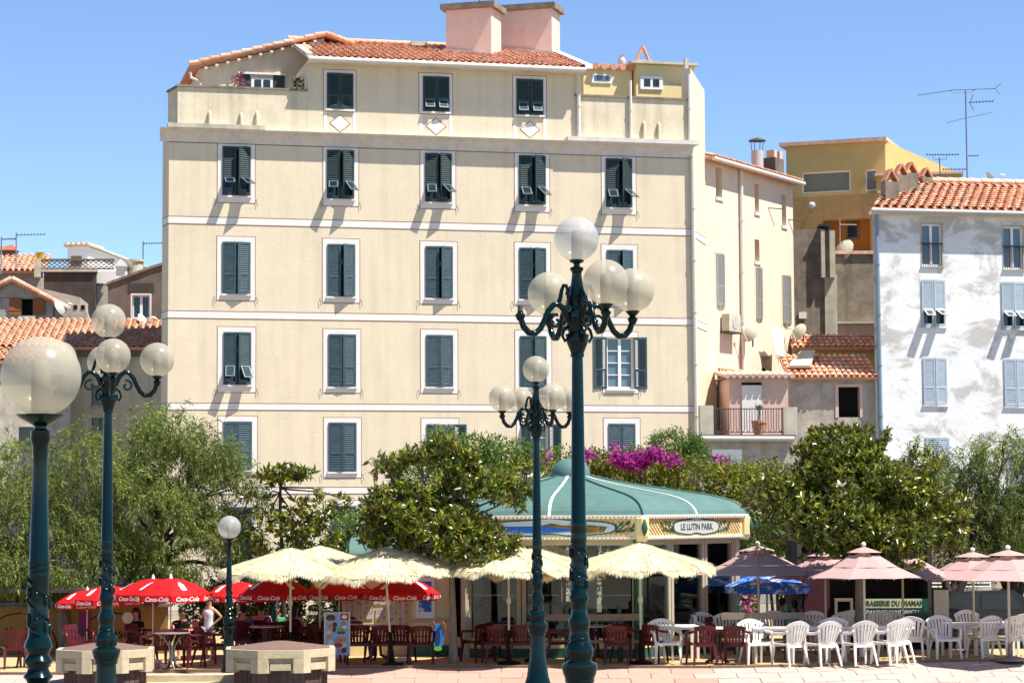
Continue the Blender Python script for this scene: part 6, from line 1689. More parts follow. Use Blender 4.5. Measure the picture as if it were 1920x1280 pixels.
mv = [(1618, 48.6, 1020, 'mauve parasol in front, before the brasserie name board'), (1888, 48.6, 1026, 'mauve parasol in front at the right edge'),
      (1420, 51.0, 1018, 'mauve parasol beside the kiosk corner, above the blue printed one'), (1545, 51.2, 1028, 'mauve parasol half hidden under the broad magnolia, left of the front one'),
      (1690, 51.3, 1026, 'mauve parasol behind the front one, shaded by magnolia branches'), (1822, 51.2, 1030, 'dappled mauve parasol behind the rightmost one')]
m0 = None
for px, Y, ay, lab in mv:
    s = apexz(px, ay, Y) / 2.55
    if m0 is None: m0 = make_panel_parasol('mauve_parasol', lab, 'parasol', pbase(px, Y), 1.28, 1.83, 2.5, 'mauve', 'mauve parasols of the brasserie'); m0.scale = (s, s, s)
    else:
        c_ = dup(m0, pbase(px, Y), random.uniform(0, .8), lab, sc=s); kx = 1.18 if px == 1888 else 1.12; c_.scale = (s * kx, s * kx, s)
b0 = make_panel_parasol('blue_parasol', 'plain royal blue parasol seen through the kiosk glass', 'parasol', pbase(1338, 56.7), 1.0, 1.62, 2.33, 'bluefab', 'blue parasols behind the kiosk', val=.15)
make_panel_parasol('blue_parasol', 'blue and white printed parasol right of the kiosk', 'parasol', pbase(1436, 52.8), 1.05, 1.45, 1.78, 'bluewhite', 'blue parasols behind the kiosk', vent=False, val=.16)

# ================================================================== chairs and tables
def tbox(mb, p0, p1, w0, d0, w1, d1):
    p0, p1 = Vector(p0), Vector(p1); c = []
    for p, w, d in ((p0, w0, d0), (p1, w1, d1)):
        c.append([p + Vector((sx * w / 2, sy * d / 2, 0)) for sx, sy in ((-1, -1), (1, -1), (1, 1), (-1, 1))])
    mb.hexa(c[0] + c[1])
def make_chair(name, label, mt, loc, rz, group, fan=True):
    t = thing(name, label, 'chair', loc, rz, group); m_ = M[mt]
    sz = .44
    mb = MB()
    fn = lambda s, q: (s * (.235 - .02 * q), -.24 + .44 * q, sz - .02 * (1 - s * s) - .015 * q + (.03 * (s ** 4)))
    mb.patch(fn, -1, 1, 0, 1, 8, 5, -.022); mb.box(-.225, .225, -.245, -.225, sz - .055, sz - .005); mb.box(-.215, .215, .185, .20, sz - .07, sz - .02)
    mb.build('seat', m_, t, smooth=50)
    if fan:
        def bf(s, q): 
            w = .185 + .115 * q; return (s * w, .20 + .13 * q - .07 * s * s * (1 - .3 * q), sz - .03 + .40 * q + .105 * q * (1 - s * s))
    else:
        def bf(s, q):
            w = .19 + .045 * q; return (s * w, .20 + .10 * q - .05 * s * s, sz - .03 + .37 * q + .03 * q * (1 - s * s))
    mb = MB()
    mb.patch(bf, -1, 1, 0, .14, 8, 1, .016); mb.patch(bf, -1, 1, .84 if fan else .74, 1, 12, 2, .016)
    ns = 7 if fan else 6
    for i in range(ns):
        c = -1 + 2 * (i + .5) / ns; hw = (1 / ns) * (.64 if fan else .70)
        if i == 0: a, b = -1, c + hw
        elif i == ns - 1: a, b = c - hw, 1
        else: a, b = c - hw, c + hw
        mb.patch(bf, a, b, .14, .84 if fan else .74, 1, 4, .016)
    if not fan: mb.patch(bf, -.66, .66, .40, .47, 6, 1, .014)
    mb.build('backrest', m_, t, smooth=50)
    for s in (-1, 1):
        mb = MB()
        w = .30 if fan else .235
        pts = [(s * (w - .035), .255, .72 if fan else .70), (s * .285, .16, .665), (s * .295, 0, .655), (s * .295, -.16, .65), (s * .285, -.215, .62), (s * .28, -.235, .53), (s * .265, -.24, sz - .02)]
        mb.tube(pts, [.024, .03, .03, .03, .03, .028, .027], 8); mb.build('armrest', m_, t, smooth=60)
        mb = MB(); tbox(mb, (s * .275, -.265, 0), (s * .245, -.225, sz - .01), .035, .03, .06, .05); mb.build('leg', m_, t)
        mb = MB(); tbox(mb, (s * .25, .30, 0), (s * .205, .19, sz - .02), .034, .03, .05, .05); mb.build('leg', m_, t)
    return t
WG = 'white plastic armchairs on the terrace'; MG = 'maroon plastic armchairs on the terrace'
wc = make_chair('white_chair', 'sunlit white plastic chair facing us beside the kiosk corner, leftmost of the white ones', 'wplastic', gnd(1247, 1243), rad(12), WG)
W_ = [(1292, 1226, 10, 'white plastic chair behind the small white table near the kiosk'), (1312, 1222, 170, 'beige shaded white chair back showing over the maroon chair left of the metal table'),
      (1362, 1224, 185, 'beige shaded white chair back between the two maroon chairs'), (1417, 1244, 18, 'bright white chair facing right at the left end of the front row'),
      (1454, 1222, 8, 'white chair facing us behind the first pair of front chairs'), (1482, 1247, 208, 'front row white chair from behind with its arm at the left, second in the row'),
      (1522, 1220, 188, 'shaded chair back just behind the second front row chair'), (1543, 1247, 205, 'front row white chair seen from behind, third in the row'),
      (1563, 1240, -16, 'brilliant white chair facing us between the third and fourth front row backs'), (1586, 1222, 175, 'shaded chair back under the left part of the front mauve parasol'),
      (1612, 1246, 196, 'front row white chair seen squarely from behind by the magnolia trunk'), (1607, 1221, 5, 'white chair facing us right in front of the magnolia trunk'),
      (1642, 1221, 184, 'shaded chair back right of the magnolia trunk'), (1664, 1219, 176, 'farthest shaded chair back below the brasserie name board'),
      (1668, 1244, 212, 'double looking front row chair seen from behind, right of the trunk'), (1680, 1241, 212, 'chair nested right against the double looking front row chair'),
      (1714, 1235, 170, 'grey shaded chair standing alone with its back to us left of the gap'), (1771, 1235, 12, 'bluish shaded chair facing us under the right mauve parasol'),
      (1822, 1221, 4, 'bluish shaded chair facing us behind the white table at the right'), (1846, 1233, 205, 'white chair from behind left of the last front chair on the right'),
      (1893, 1233, 200, 'last white chair from behind at the right edge'), (1917, 1229, 190, 'white chair cut by the right edge of the picture')]
for px, py, a, lab in W_: dup(wc, gnd(px, py), rad(a + random.uniform(-10, 10)), lab)
mc = make_chair('maroon_chair', 'sunlit maroon chair with its back to us left of the white metal topped table', 'maroon', gnd(1317, 1245), rad(190), MG, fan=False)
M_c = [(1381, 1245, 165, 'maroon chair with its back to us right of the white metal topped table'), (1348, 1225, 5, 'maroon chair behind the metal topped table facing us'),
       (1222, 1242, 160, 'maroon chair with white light in its handle slot, under the right straw parasol'), (1157, 1245, 184, 'broad maroon chair back directly right of the big lamp post'),
       (1176, 1240, 150, 'maroon chair close behind the broad one right of the big lamp post'), (1112, 1225, 0, 'maroon chair facing us behind the big lamp post'),
       (1132, 1222, 20, 'red lit maroon chair facing us at the table right of the big lamp post'), (1196, 1232, 80, 'maroon chair turned sideways by the right straw parasol pole'),
       (897, 1240, 215, 'maroon chair near the magnolia trunk, leftmost of the three left of the lamps'), (931, 1243, 186, 'middle maroon chair of the three left of the lamps'),
       (978, 1242, 176, 'maroon chair next to the thin lamp post, right of the three'), (1048, 1243, 75, 'maroon chair turned sideways between the two lamp posts'), (1032, 1228, 10, 'maroon chair facing us between the two lamp posts'),
       (789, 1244, 183, 'dark maroon chair with bright slots before the blue board sign'), (752, 1242, 172, 'dark maroon chair touching the tilted parasol pole'), (712, 1243, 196, 'broad dark maroon chair back left of the tilted parasol pole'),
       (672, 1243, 178, 'dark maroon chair directly right of the ice cream board'), (768, 1226, 10, 'dark maroon chair at the far side of the pavilion table'), (694, 1226, 0, 'dark maroon chair far side near the stacked chairs'),
       (350, 1251, 152, 'maroon chair right of the round metal table, turned away'), (298, 1252, 215, 'maroon chair left of the round metal table behind the pier'), (392, 1247, 120, 'maroon chair sideways between table and short lamp'), (372, 1236, 20, 'maroon chair facing us beyond the round metal table'),
       (262, 1240, 60, 'maroon chair of the woman in black'), (22, 1252, 200, 'dark maroon chair at the left edge'), (62, 1250, 170, 'dark maroon chair beside the nearest lamp post'), (145, 1242, 30, 'red chair low behind the left pier'),
       (452, 1232, 180, 'maroon chair under the man in the blue shirt'), (488, 1230, 176, 'maroon chair under the person in pink'), (520, 1234, 190, 'maroon chair behind the pier in the shade'), (552, 1232, 160, 'maroon chair under the woman with the bare shoulder'), (590, 1236, 200, 'maroon chair at the right end behind the pier'), (610, 1240, 120, 'pinkish lit maroon chair just left of the ice cream board')]
for px, py, a, lab in M_c: dup(mc, gnd(px, py), rad(a + random.uniform(-12, 12)), lab)
sp = gnd(656, 1228)
for i in range(6): dup(mc, sp + Vector((.012 * i, .05 * i, .085 * i)), rad(115), ('maroon chair at the bottom of the stack by the menus', 'second maroon chair up in the stack by the menus', 'third maroon chair up in the stack by the menus', 'fourth maroon chair up in the stack by the menus', 'fifth maroon chair up in the stack by the menus', 'topmost maroon chair of the stack by the menus')[i], 'stacked maroon chairs')
def sq_table(px, py, rz, label, mt='wplastic', s=.42, first=[None]):
    if first[0] is not None and first[0]['m'] == mt: return dup(first[0], gnd(px, py), rz, label)
    t = thing('plastic_table', label, 'table', gnd(px, py), rz, 'square plastic tables'); t['m'] = mt
    mb = MB(); mb.box(-s, s, -s, s, .70, .725); mb.box(-s + .03, s - .03, -s + .03, s - .03, .655, .697); mb.build('tabletop', M[mt], t)
    for x in (-1, 1):
        for y in (-1, 1): mb = MB(); tbox(mb, (x * (s - .06), y * (s - .06), 0), (x * (s - .06), y * (s - .06), .655), .05, .05, .075, .075); mb.build('leg', M[mt], t)
    first[0] = t
    return t
sq_table(1272, 1236, .1, 'white square table at the kiosk corner between white and maroon chairs')
for px, py, lab in ((1447, 1240, 'white table behind the first two front row chairs'), (1512, 1238, 'white table between the second and third front row chairs'), (1580, 1238, 'white table between the third front chair and the magnolia trunk'),
                    (1642, 1236, 'white table right of the magnolia trunk'), (1806, 1230, 'white table beside the bluish shaded chair'), (1870, 1229, 'white table between the last two front chairs on the right'), (1555, 1222, 'white table in the second row under the front mauve parasol')):
    sq_table(px, py, random.uniform(-.12, .12), lab)
def round_table(px, py, label, mt_top, mt_leg, curved=True):
    t = thing('round_table', label, 'table', gnd(px, py), 0)
    mb = MB(); mb.lathe([(.36, .715), (.38, .722), (.38, .735), (.36, .742)], 28); mb.build('tabletop', M[mt_top], t)
    for k in range(4 if curved else 3):
        a = k * 2 * math.pi / (4 if curved else 3) + .4; e = (math.cos(a), math.sin(a)); mb = MB()
        pr = [(.30, .715), (.16, .62), (.06, .45), (.04, .25), (.09, .10), (.24, .01)] if curved else [(.09, .715), (.07, .4), (.10, .1), (.28, .012)]
        mb.tube([(e[0] * r, e[1] * r, z) for r, z in pr], .014 if curved else .035, 6); mb.build('leg', M[mt_leg], t, smooth=60)
    return t
round_table(322, 1253, 'small round metal table with curved wire legs under the sunlit red parasol', 'metal', 'metal')
round_table(1345, 1243, 'round white metal topped table between two maroon chairs', 'white', 'brick2', False)
round_table(930, 1236, 'round table behind the three maroon chairs left of the lamps', 'metal', 'maroon', False)
round_table(1115, 1238, 'round pale topped table behind the big lamp post', 'metal', 'maroon', False)
round_table(706, 1236, 'round table among the dark maroon chairs by the pavilion', 'metal', 'maroon', False)
round_table(500, 1238, 'round table of the people under the red parasols', 'metal', 'maroon', False)
# benches
def bench(x0, x1, py, Y, label):
    a, b = at(x0, 955, Y).x, at(x1, 955, Y).x; t = thing('park_bench', label, 'bench', ((a + b) / 2, Y, 0), 0, 'plank benches with green posts'); h = (b - a) / 2
    zt_ = at(960, py, Y).z
    mb = MB(); mb.box(-h, h, -.05, 0, zt_ - .14, zt_); mb.build('back_plank', M['greybench'], t)
    mb = MB(); mb.box(-h, h, -.45, -.08, .42, .465); mb.build('seat_plank', M['greybench'], t)
    for s in (-1, 1):
        mb = MB(); x = s * h * .55; mb.tube([(x, .045, 0), (x, .045, zt_ + .12)], .045, 10); mb.ball((x, .045, zt_ + .14), .05, 10, 8); mb.build('post', M['kgreen'], t, smooth=50)
        mb = MB(); mb.box(x - .04, x + .04, -.42, .0, .36, .417); mb.build('seat_bracket', M['kgreen'], t)
    return t
bench(1020, 1200, 1151, 48.9, 'plank bench back in front of the kiosk behind the big lamp post')
bench(1350, 1506, 1150, 49.2, 'plank bench back right of the kiosk corner')
# ice cream board
p = gnd(632, 1247); t = thing('ice_cream_board', 'leaning light blue board covered with pictures of ice creams', 'sign', p, rad(4))
R = Matrix.Rotation(rad(-9), 4, 'X')
mb = MB(); mb.box(-.24, .24, -.02, 0, .22, 1.08, M=R); bd = mb.build('panel', flat('light_blue_board', (.22, .38, .60), .45), t)
mb = MB()
for q in ((-.27, -.241, .2, 1.1), (.241, .27, .2, 1.1), (-.241, .241, 1.081, 1.1)): mb.box(q[0], q[1], -.035, .01, q[2], q[3], M=R)
mb.build('frame', M['pipe'], t)
cols = {'brown': (.09, .03, .02), 'cream': (.6, .5, .36), 'orange': (.55, .2, .05), 'red': (.4, .02, .03), 'green': (.2, .3, .08), 'white': (.7, .7, .7), 'tan': (.36, .22, .12)}
for k in cols: M['print_' + k] = flat('print_' + k, cols[k], .5)
for x, z, rx, rz_, c in ((-.13, .98, .10, .075, 'brown'), (-.13, .93, .09, .04, 'cream'), (-.15, .80, .045, .05, 'orange'), (-.05, .84, .05, .06, 'brown'), (-.06, .74, .04, .05, 'brown'), (-.17, .68, .05, .05, 'cream'), (-.16, .60, .05, .05, 'orange'),
                        (.08, .72, .08, .06, 'green'), (.08, .68, .09, .03, 'brown'), (.13, .86, .05, .05, 'tan'), (.15, .80, .04, .04, 'white'), (.02, .52, .08, .06, 'tan'), (.13, .54, .06, .06, 'orange'), (.03, .42, .09, .05, 'red'), (.14, .42, .05, .05, 'cream'),
                        (.05, .30, .04, .05, 'tan'), (.12, .31, .03, .06, 'brown'), (.17, .32, .025, .06, 'brown'), (-.05, .30, .04, .04, 'white'), (-.13, .47, .06, .07, 'cream'), (-.14, .33, .05, .06, 'brown')):
    mb = MB(); mb.ext([(x + rx * math.cos(2 * math.pi * k / 12), z + rz_ * math.sin(2 * math.pi * k / 12)) for k in range(12)], -.026, -.0205); mb.v = [tuple(R @ Vector(v)) for v in mb.v]; mb.build('ice_cream_picture', M['print_' + c], bd)
mb = MB(); mb.box(.07, .235, -.024, -.0205, .94, 1.07, M=R); mb.build('red_label', M['print_red'], bd)
mb = MB(); mb.ext([(.152 + .055 * math.cos(2 * math.pi * k / 14), 1.005 + .04 * math.sin(2 * math.pi * k / 14)) for k in range(14)], -.029, -.0245); mb.v = [tuple(R @ Vector(v)) for v in mb.v]; mb.build('label_ring', M['print_white'], bd)
for s in (-1, 1):
    mb = MB(); mb.tube([(s * .22, -.02, .0), (s * .22, .05, .24)], .018, 6); mb.tube([(s * .22, .42, 0), (s * .2, .16, 1.0)], .016, 6); mb.build('leg', M['dark'], t)

# ================================================================== people
def skin_mesh(name, joints, edges, mt, sub=1):
    me = bpy.data.meshes.new(name); me.from_pydata([j[:3] for j in joints], edges, [])
    o = bpy.data.objects.new(name, me); COL.objects.link(o)
    o.modifiers.new('skin', 'SKIN')
    sv = me.skin_vertices
    if not sv: 
        bm = bmesh.new(); bm.from_mesh(me); bm.verts.layers.skin.verify(); bm.to_mesh(me); bm.free(); sv = me.skin_vertices
    for i, j in enumerate(joints):
        r = j[3]; sv[0].data[i].radius = (r, r) if not hasattr(r, '__len__') else r
        sv[0].data[i].use_root = (i == 0)
    s = o.modifiers.new('sub', 'SUBSURF'); s.levels = sub; s.render_levels = sub
    dg = bpy.context.evaluated_depsgraph_get(); dg.update()
    m2 = bpy.data.meshes.new_from_object(o.evaluated_get(dg)); m2.name = name
    bpy.data.objects.remove(o); bpy.data.meshes.remove(me)
    m2.materials.clear(); m2.materials.append(mt)
    m2.polygons.foreach_set('use_smooth', [True] * len(m2.polygons))
    return m2
def person(loc, rz, label, top, bottom, skin, hair, pose='sit', sc=1.0, lean=0.0, arms=None, long_hair=False, sleeve=True, female=False):
    """front is -Y. joints in metres for a 1.70 m adult"""
    t = thing('person', label, 'person', loc, rz); sc *= .88; t.scale = (sc, sc, sc)
    sit = pose == 'sit'; hz = .50 if sit else .90; sw = .17 if female else .20; hw = .085
    ly = lambda z: -lean * (z - hz)
    J = [(0, ly(hz) + .02, hz, .12), (0, ly(hz + .2) + .02, hz + .20, .10 if female else .12), (0, ly(hz + .4), hz + .40, .10 if female else .13), (0, ly(hz + .54), hz + .54, .055), (0, ly(hz + .62) - .015, hz + .62, .07), (0, ly(hz + .72) - .02, hz + .72, .098), (0, ly(hz + .80) - .01, hz + .80, .075)]
    E = [(0, 1), (1, 2), (2, 3), (3, 4), (4, 5), (5, 6)]
    sh = hz + .46
    arms = arms or {}
    shirt = [(0, J[0][1], hz - .03, .150), J[1][:3] + (J[1][3] + .035,), J[2][:3] + (J[2][3] + .045,), (0, ly(hz + .50), hz + .50, .075)]; SE = [(0, 1), (1, 2), (2, 3)]
    hands = []
    for s in (-1, 1):
        el, wr = arms.get(s, ((s * (sw + .06), ly(sh) - .02, sh - .27), (s * (sw + .02), ly(sh) - .24 if sit else ly(sh) - .05, sh - .30 if sit else sh - .52)))
        b = len(J); so_ = (s * sw, ly(sh), sh)
        J += [so_ + (.056,), tuple(el) + (.042,), tuple(wr) + (.029,)]
        d = (Vector(wr) - Vector(el)).normalized(); hp = Vector(wr) + d * .07
        J.append(tuple(hp) + (.034,)); E += [(2, b), (b, b + 1), (b + 1, b + 2), (b + 2, b + 3)]
        hands.append((Vector(wr), d, s))
        if sleeve:
            c = len(shirt); m = Vector(so_).lerp(Vector(el), .55); shirt += [so_ + (.072,), tuple(m) + (.062,)]; SE += [(2, c), (c, c + 1)]
        b = len(J)
        if sit: L_ = [(s * hw, -.06, hz - .02, .09), (s * (hw + .03), -.42, hz - .01, .062), (s * (hw + .03), -.44, .10, .040), (s * (hw + .03), -.56, .05, .034)]
        else: L_ = [(s * hw, 0, hz - .08, .09), (s * (hw + .01), -.02, .48, .06), (s * (hw + .01), .02, .09, .038), (s * (hw + .02), -.13, .04, .034)]
        J += L_; E += [(0, b), (b, b + 1), (b + 1, b + 2), (b + 2, b + 3)]
    body = link('body', skin_mesh('body', J, E, skin), t)
    hand = MB()
    for wr, d, s in hands:          # five separate fingers from the palm
        side = d.cross(Vector((0, 0, 1)));  side = side.normalized() if side.length > .1 else Vector((1, 0, 0)); dn = d.cross(side)
        for k in range(4):
            p0 = wr + d * .09 + side * (.018 * (k - 1.5)); l = (.065, .075, .07, .055)[k]
            hand.tube([p0, p0 + d * l * .5 + dn * .006, p0 + d * l * .9 + dn * .022], [.009, .0085, .007], 5)
        hand.tube([wr + d * .04 - side * .03, wr + d * .08 - side * .05, wr + d * .11 - side * .052], [.011, .01, .008], 5)
    hand.build('fingers', skin, body, smooth=60)
    if not sleeve:
        for s in (-1, 1): shirt.append((s * sw * .62, ly(sh), sh + .02, .062)); SE.append((2, len(shirt) - 1))
    if sleeve: link('shirt', skin_mesh('shirt', shirt, SE, top), t)
    else:
        sb = MB(); sb.lathe([(.150, hz - .04), (.150, hz + .06), (.135, hz + .18), (.155, hz + .30), (.165, hz + .40), (.13, hz + .455)], 16)
        for s in (-1, 1): sb.tube([(s * .10, -.06, hz + .42), (s * .115, 0, hz + .52), (s * .10, .07, hz + .42)], .022, 6)
        sb.v = [(x * 1.05, y * .82 + ly(z), z) for x, y, z in sb.v]; sb.build('shirt', top, t, smooth=60)
    LJ = [(0, .02, hz, .140)]; LE = []
    for s in (-1, 1):
        b = len(LJ)
        if sit: LJ += [(s * hw, -.06, hz - .02, .102), (s * (hw + .03), -.40, hz - .01, .078), (s * (hw + .03), -.43, .22, .058)]
        else: LJ += [(s * hw, 0, hz - .08, .103), (s * (hw + .01), -.01, .62, .085)]
        LE += [(0, b)] + [(b + i, b + i + 1) for i in range(len(LJ) - b - 1)]
    link('trousers', skin_mesh('trousers', LJ, LE, bottom), t)
    hc = Vector((0, ly(hz + .74) - .01, hz + .745))
    mb = MB(); mb.ball(hc + Vector((0, .02, .02)), .112, 14, 9, sc=(.88, 1.0, 1.0), z0=-.25)
    mb.ball(hc + Vector((0, .055, -.02)), .092, 12, 8, sc=(.95, .75, 1.0))
    if long_hair: mb.tube([hc + Vector((0, .07, .02)), hc + Vector((0, .10, -.12)), hc + Vector((0, .10, -.28))], [.08, .085, .05], 10)
    mb.build('hair', hair, t, smooth=70)
    mb = MB(); mb.ball(hc + Vector((0, -.108, -.03)), .018, 8, 6, sc=(.8, 1, 1.3))
    for s in (-1, 1): mb.ball(hc + Vector((s * .092, 0, -.02)), .022, 8, 6, sc=(.4, .8, 1.2))
    mb.build('nose_and_ears', skin, body, smooth=70)
    mb = MB()
    for s in (-1, 1): mb.ball(hc + Vector((s * .035, -.094, .0)), .013, 8, 6)
    mb.build('eyes', M['dark'], body); mb = MB(); mb.box(-.025, .025, hc.y - .098, hc.y - .088, hc.z - .078, hc.z - .068); mb.build('mouth', M['brick2'], body)
    return t
skinm = M['skin']; blue = flat('faded_blue_cloth', (.10, .11, .21)); pink = flat('pink_cloth', (.45, .20, .30)); wht = flat('white_cloth', (.72, .72, .74)); grey = flat('grey_cloth', (.25, .25, .23))
navy = flat('navy_cloth', (.02, .04, .14)); green_ = flat('green_cloth', (.02, .22, .08))
G = lambda px, py: gnd(px, py)
w1 = person(G(262, 1237), rad(-40), 'dark haired woman in black holding a round straw fan to her face', M['black'], M['black'], skinm, M['hair'], lean=.2, long_hair=True, female=True, arms={-1: ((-.26, -.12, .72), (-.10, -.28, .98)), 1: ((.24, -.14, .70), (.10, -.38, .74))}, sc=.95)
fp_ = w1.matrix_basis
hf = Matrix.Translation(G(262, 1237)) @ Matrix.Rotation(rad(-40), 4, 'Z') @ Matrix.Scale(.95 * .88, 4)
c = hf @ Vector((-.06, -.36, 1.10)); t = thing('straw_fan', 'round straw fan held before the face of the woman in black', 'fan', c, rad(-10))
mb = MB(); mb.tube([(0, 0, 0), (0, -.012, 0)], .125, 18); mb.build('disc', M['concrete_lt'], t); mb = MB(); mb.tube([(0, 0, -.12), (-.03, 0, -.24)], .012, 6); mb.build('handle', M['wood'], t)
person(G(338, 1236), rad(18), 'man in a black shirt and sunglasses leaning on the round metal table', M['black'], M['black'], skinm, M['hair'], lean=.35, arms={-1: ((-.26, -.28, .76), (.02, -.42, .78)), 1: ((.27, -.26, .76), (-.02, -.46, .79))}, sc=.95)
hb = Matrix.Translation(G(338, 1236)) @ Matrix.Rotation(rad(18), 4, 'Z') @ Matrix.Scale(.95 * .88, 4)
t = thing('sunglasses', 'dark sunglasses on the face of the man in black', 'sunglasses', hb @ Vector((0, -.35 * .74 - .105, 1.245)), rad(18))
mb = MB()
for s in (-1, 1): mb.ball((s * .038, 0, 0), .03, 10, 6, sc=(1.1, .4, .8)); mb.tube([(s * .07, 0, .0), (s * .095, .11, .01)], .005, 4)
mb.tube([(-.02, 0, .005), (.02, 0, .005)], .006, 4); mb.build('lenses', M['dark'], t, smooth=60)
w3 = person(G(392, 1236), rad(-28), 'woman in a white sleeveless top standing with a hand on her hip', wht, grey, skinm, M['hair'], pose='stand', female=True, sleeve=False, arms={1: ((.37, .06, 1.16), (.19, -.04, .98)), -1: ((-.23, -.05, 1.10), (-.16, -.26, 1.22))}, sc=.90)
person(G(456, 1232), rad(176), 'man in a faded blue shirt seen from behind under the red parasols', blue, grey, skinm, M['hair'], sc=.98)
person(G(489, 1230), rad(186), 'person in a pink shirt with a dark bag strap, seen from behind', pink, grey, skinm, M['hair'], sc=1.0)
hb = Matrix.Translation(G(489, 1230)) @ Matrix.Rotation(rad(186), 4, 'Z') @ Matrix.Scale(.88, 4)
t = thing('bag_strap', 'dark diagonal bag strap across the pink shirt', 'strap', hb @ Vector((0, 0, 0)), rad(186)); t.scale = (.88, .88, .88)
mb = MB(); mb.tube([(-.19, .03, 1.0), (-.05, .20, .88), (.10, .19, .70), (.17, .10, .56)], .018, 6); mb.build('strap', M['black'], t)
person(G(517, 1228), rad(10), 'person with dark hair and a green top in the parasol shade', green_, M['black'], skinm, M['hair'], sc=.95)
person(G(553, 1232), rad(160), 'woman in a black vest with one sunlit bare shoulder', M['black'], M['black'], skinm, M['hair'], female=True, sleeve=False, long_hair=True, arms={-1: ((-.25, .02, .70), (-.2, -.22, .68))}, sc=1.0)
person((kc.x - .35, 51.4, 0.03), rad(190), 'blue shirted person seated inside the kiosk behind the lamp posts', navy, M['black'], skinm, M['hair'], lean=.4, sc=1.0)
person((kc.x + .75, 51.6, 0.03), rad(200), 'person with reddish arms seated inside the kiosk right of the big lamp post', M['black'], M['black'], skinm, M['hair'], lean=.2, sc=1.0)
person((kc.x - 2.0, 52.0, 0.03), rad(90), 'dark silhouetted person seated inside the left kiosk windows', M['black'], M['black'], skinm, M['hair'], sc=1.0)
person(G(1468, 1213), rad(150), 'dark haired person seated under the blue and white parasol', M['black'], M['black'], skinm, M['hair'], sc=.95)
person(G(1490, 1216), rad(190), 'person in a pale blue shirt seated right of the blue and white parasol', flat('pale_blue_cloth', (.4, .46, .58)), grey, skinm, M['hair'], sc=.92)
# handbags etc inside and small things
for px, py, lab in ((900, 1160, 'black handbag with looped handle on the kiosk counter at the left'),):
    p = at(px, py, 51.6); t = thing('handbag', lab, 'bag', p); mb = MB(); mb.ext([(-.28, -.3), (.28, -.3), (.2, .05), (-.2, .05)], -.1, .1); mb.build('body', M['black'], t)
    mb = MB(); mb.tube([(.16 * math.cos(a), 0, .05 + .2 * math.sin(a)) for a in [math.pi * i / 10 for i in range(11)]], .015, 5); mb.build('handle', M['black'], t)

# ================================================================== trees and shrubs
def tint_noise(P, rg, base=.45, amp=.35):
    f = (np.sin(P[:, 0] * 2.1 + 1.3 * np.sin(P[:, 2] * 1.7)) + np.sin(P[:, 1] * 1.9 + P[:, 2] * 2.3) + np.sin(P[:, 0] * 5.1 + P[:, 2] * 4.3)) / 3
    return base + amp * f * .6 + rg.normal(size=len(P)) * .22
def blobs_world(Y, blobs):
    out = []
    for b in blobs:
        px, py, rx, ry = b[:4]; dy = b[4] if len(b) > 4 else 0; w = b[5] if len(b) > 5 else 1.0
        c = at(px, py, Y + dy); s = (Y + dy) / F
        out.append((np.array([c.x, c.y, c.z]), np.array([rx * s, (rx + ry) / 2 * s * .9, ry * s]), w))
    return out
def sample(rg, bl, n, shell=.5):
    vol = np.array([b[1].prod() ** .8 * b[2] for b in bl]); pick = rg.choice(len(bl), n, p=vol / vol.sum())
    d = unit(rg.normal(size=(n, 3))); r = rg.random(n) ** (1 / 3.0); r = np.where(rg.random(n) < shell, .72 + .30 * rg.random(n), r)
    C = np.array([b[0] for b in bl])[pick]; A = np.array([b[1] for b in bl])[pick]
    return C + d * A * r[:, None], d, pick
def gaps(rg, P, thr, k=2.3):
    f = np.sin(P[:, 0] * k * 1.3 + 2 * np.sin(P[:, 2] * k)) * np.sin(P[:, 1] * k + .7) + np.sin(P[:, 2] * k * 1.7 + P[:, 0] * k) * .7
    return f > thr
def limbs(t, base, trunk, bl, rg, mt, r0, n_sub=5, stuff=True):
    """trunk polyline plus limbs bending into the crown blobs, all in world metres relative to the thing"""
    o = np.array(base); mb = MB(); n = len(trunk)
    mb.tube([Vector(p) - Vector(o) for p in trunk], [r0 * (1 - .45 * i / (n - 1)) * (1.25 if i == 0 else 1) for i in range(n)], 10)
    tr = mb.build('trunk', M[mt], t, smooth=60)
    top = Vector(trunk[-1]); mb = MB()
    for c, a, w in bl:
        c = Vector(c); s0 = Vector(trunk[-1]).lerp(Vector(trunk[-2]), rg.random() * .6)
        mid = s0.lerp(c, .5) + Vector((rg.normal() * .15, rg.normal() * .15, .12)); r1 = r0 * .42
        mb.tube([s0 - Vector(o), mid - Vector(o), c - Vector(o)], [r1, r1 * .7, r1 * .4], 6)
        for k in range(n_sub):
            d = Vector(rg.normal(size=3)).normalized(); e = c + Vector((d.x * a[0], d.y * a[1], abs(d.z) * a[2] * .9)) * .92
            m_ = c.lerp(e, .5) + Vector(rg.normal(size=3)) * .08 * a[0]
            mb.tube([c.lerp(mid, rg.random() * .4) - Vector(o), m_ - Vector(o), e - Vector(o)], [r1 * .36, r1 * .24, .006], 5)
    mb.build('branches', M[mt], tr, smooth=60)
    return tr
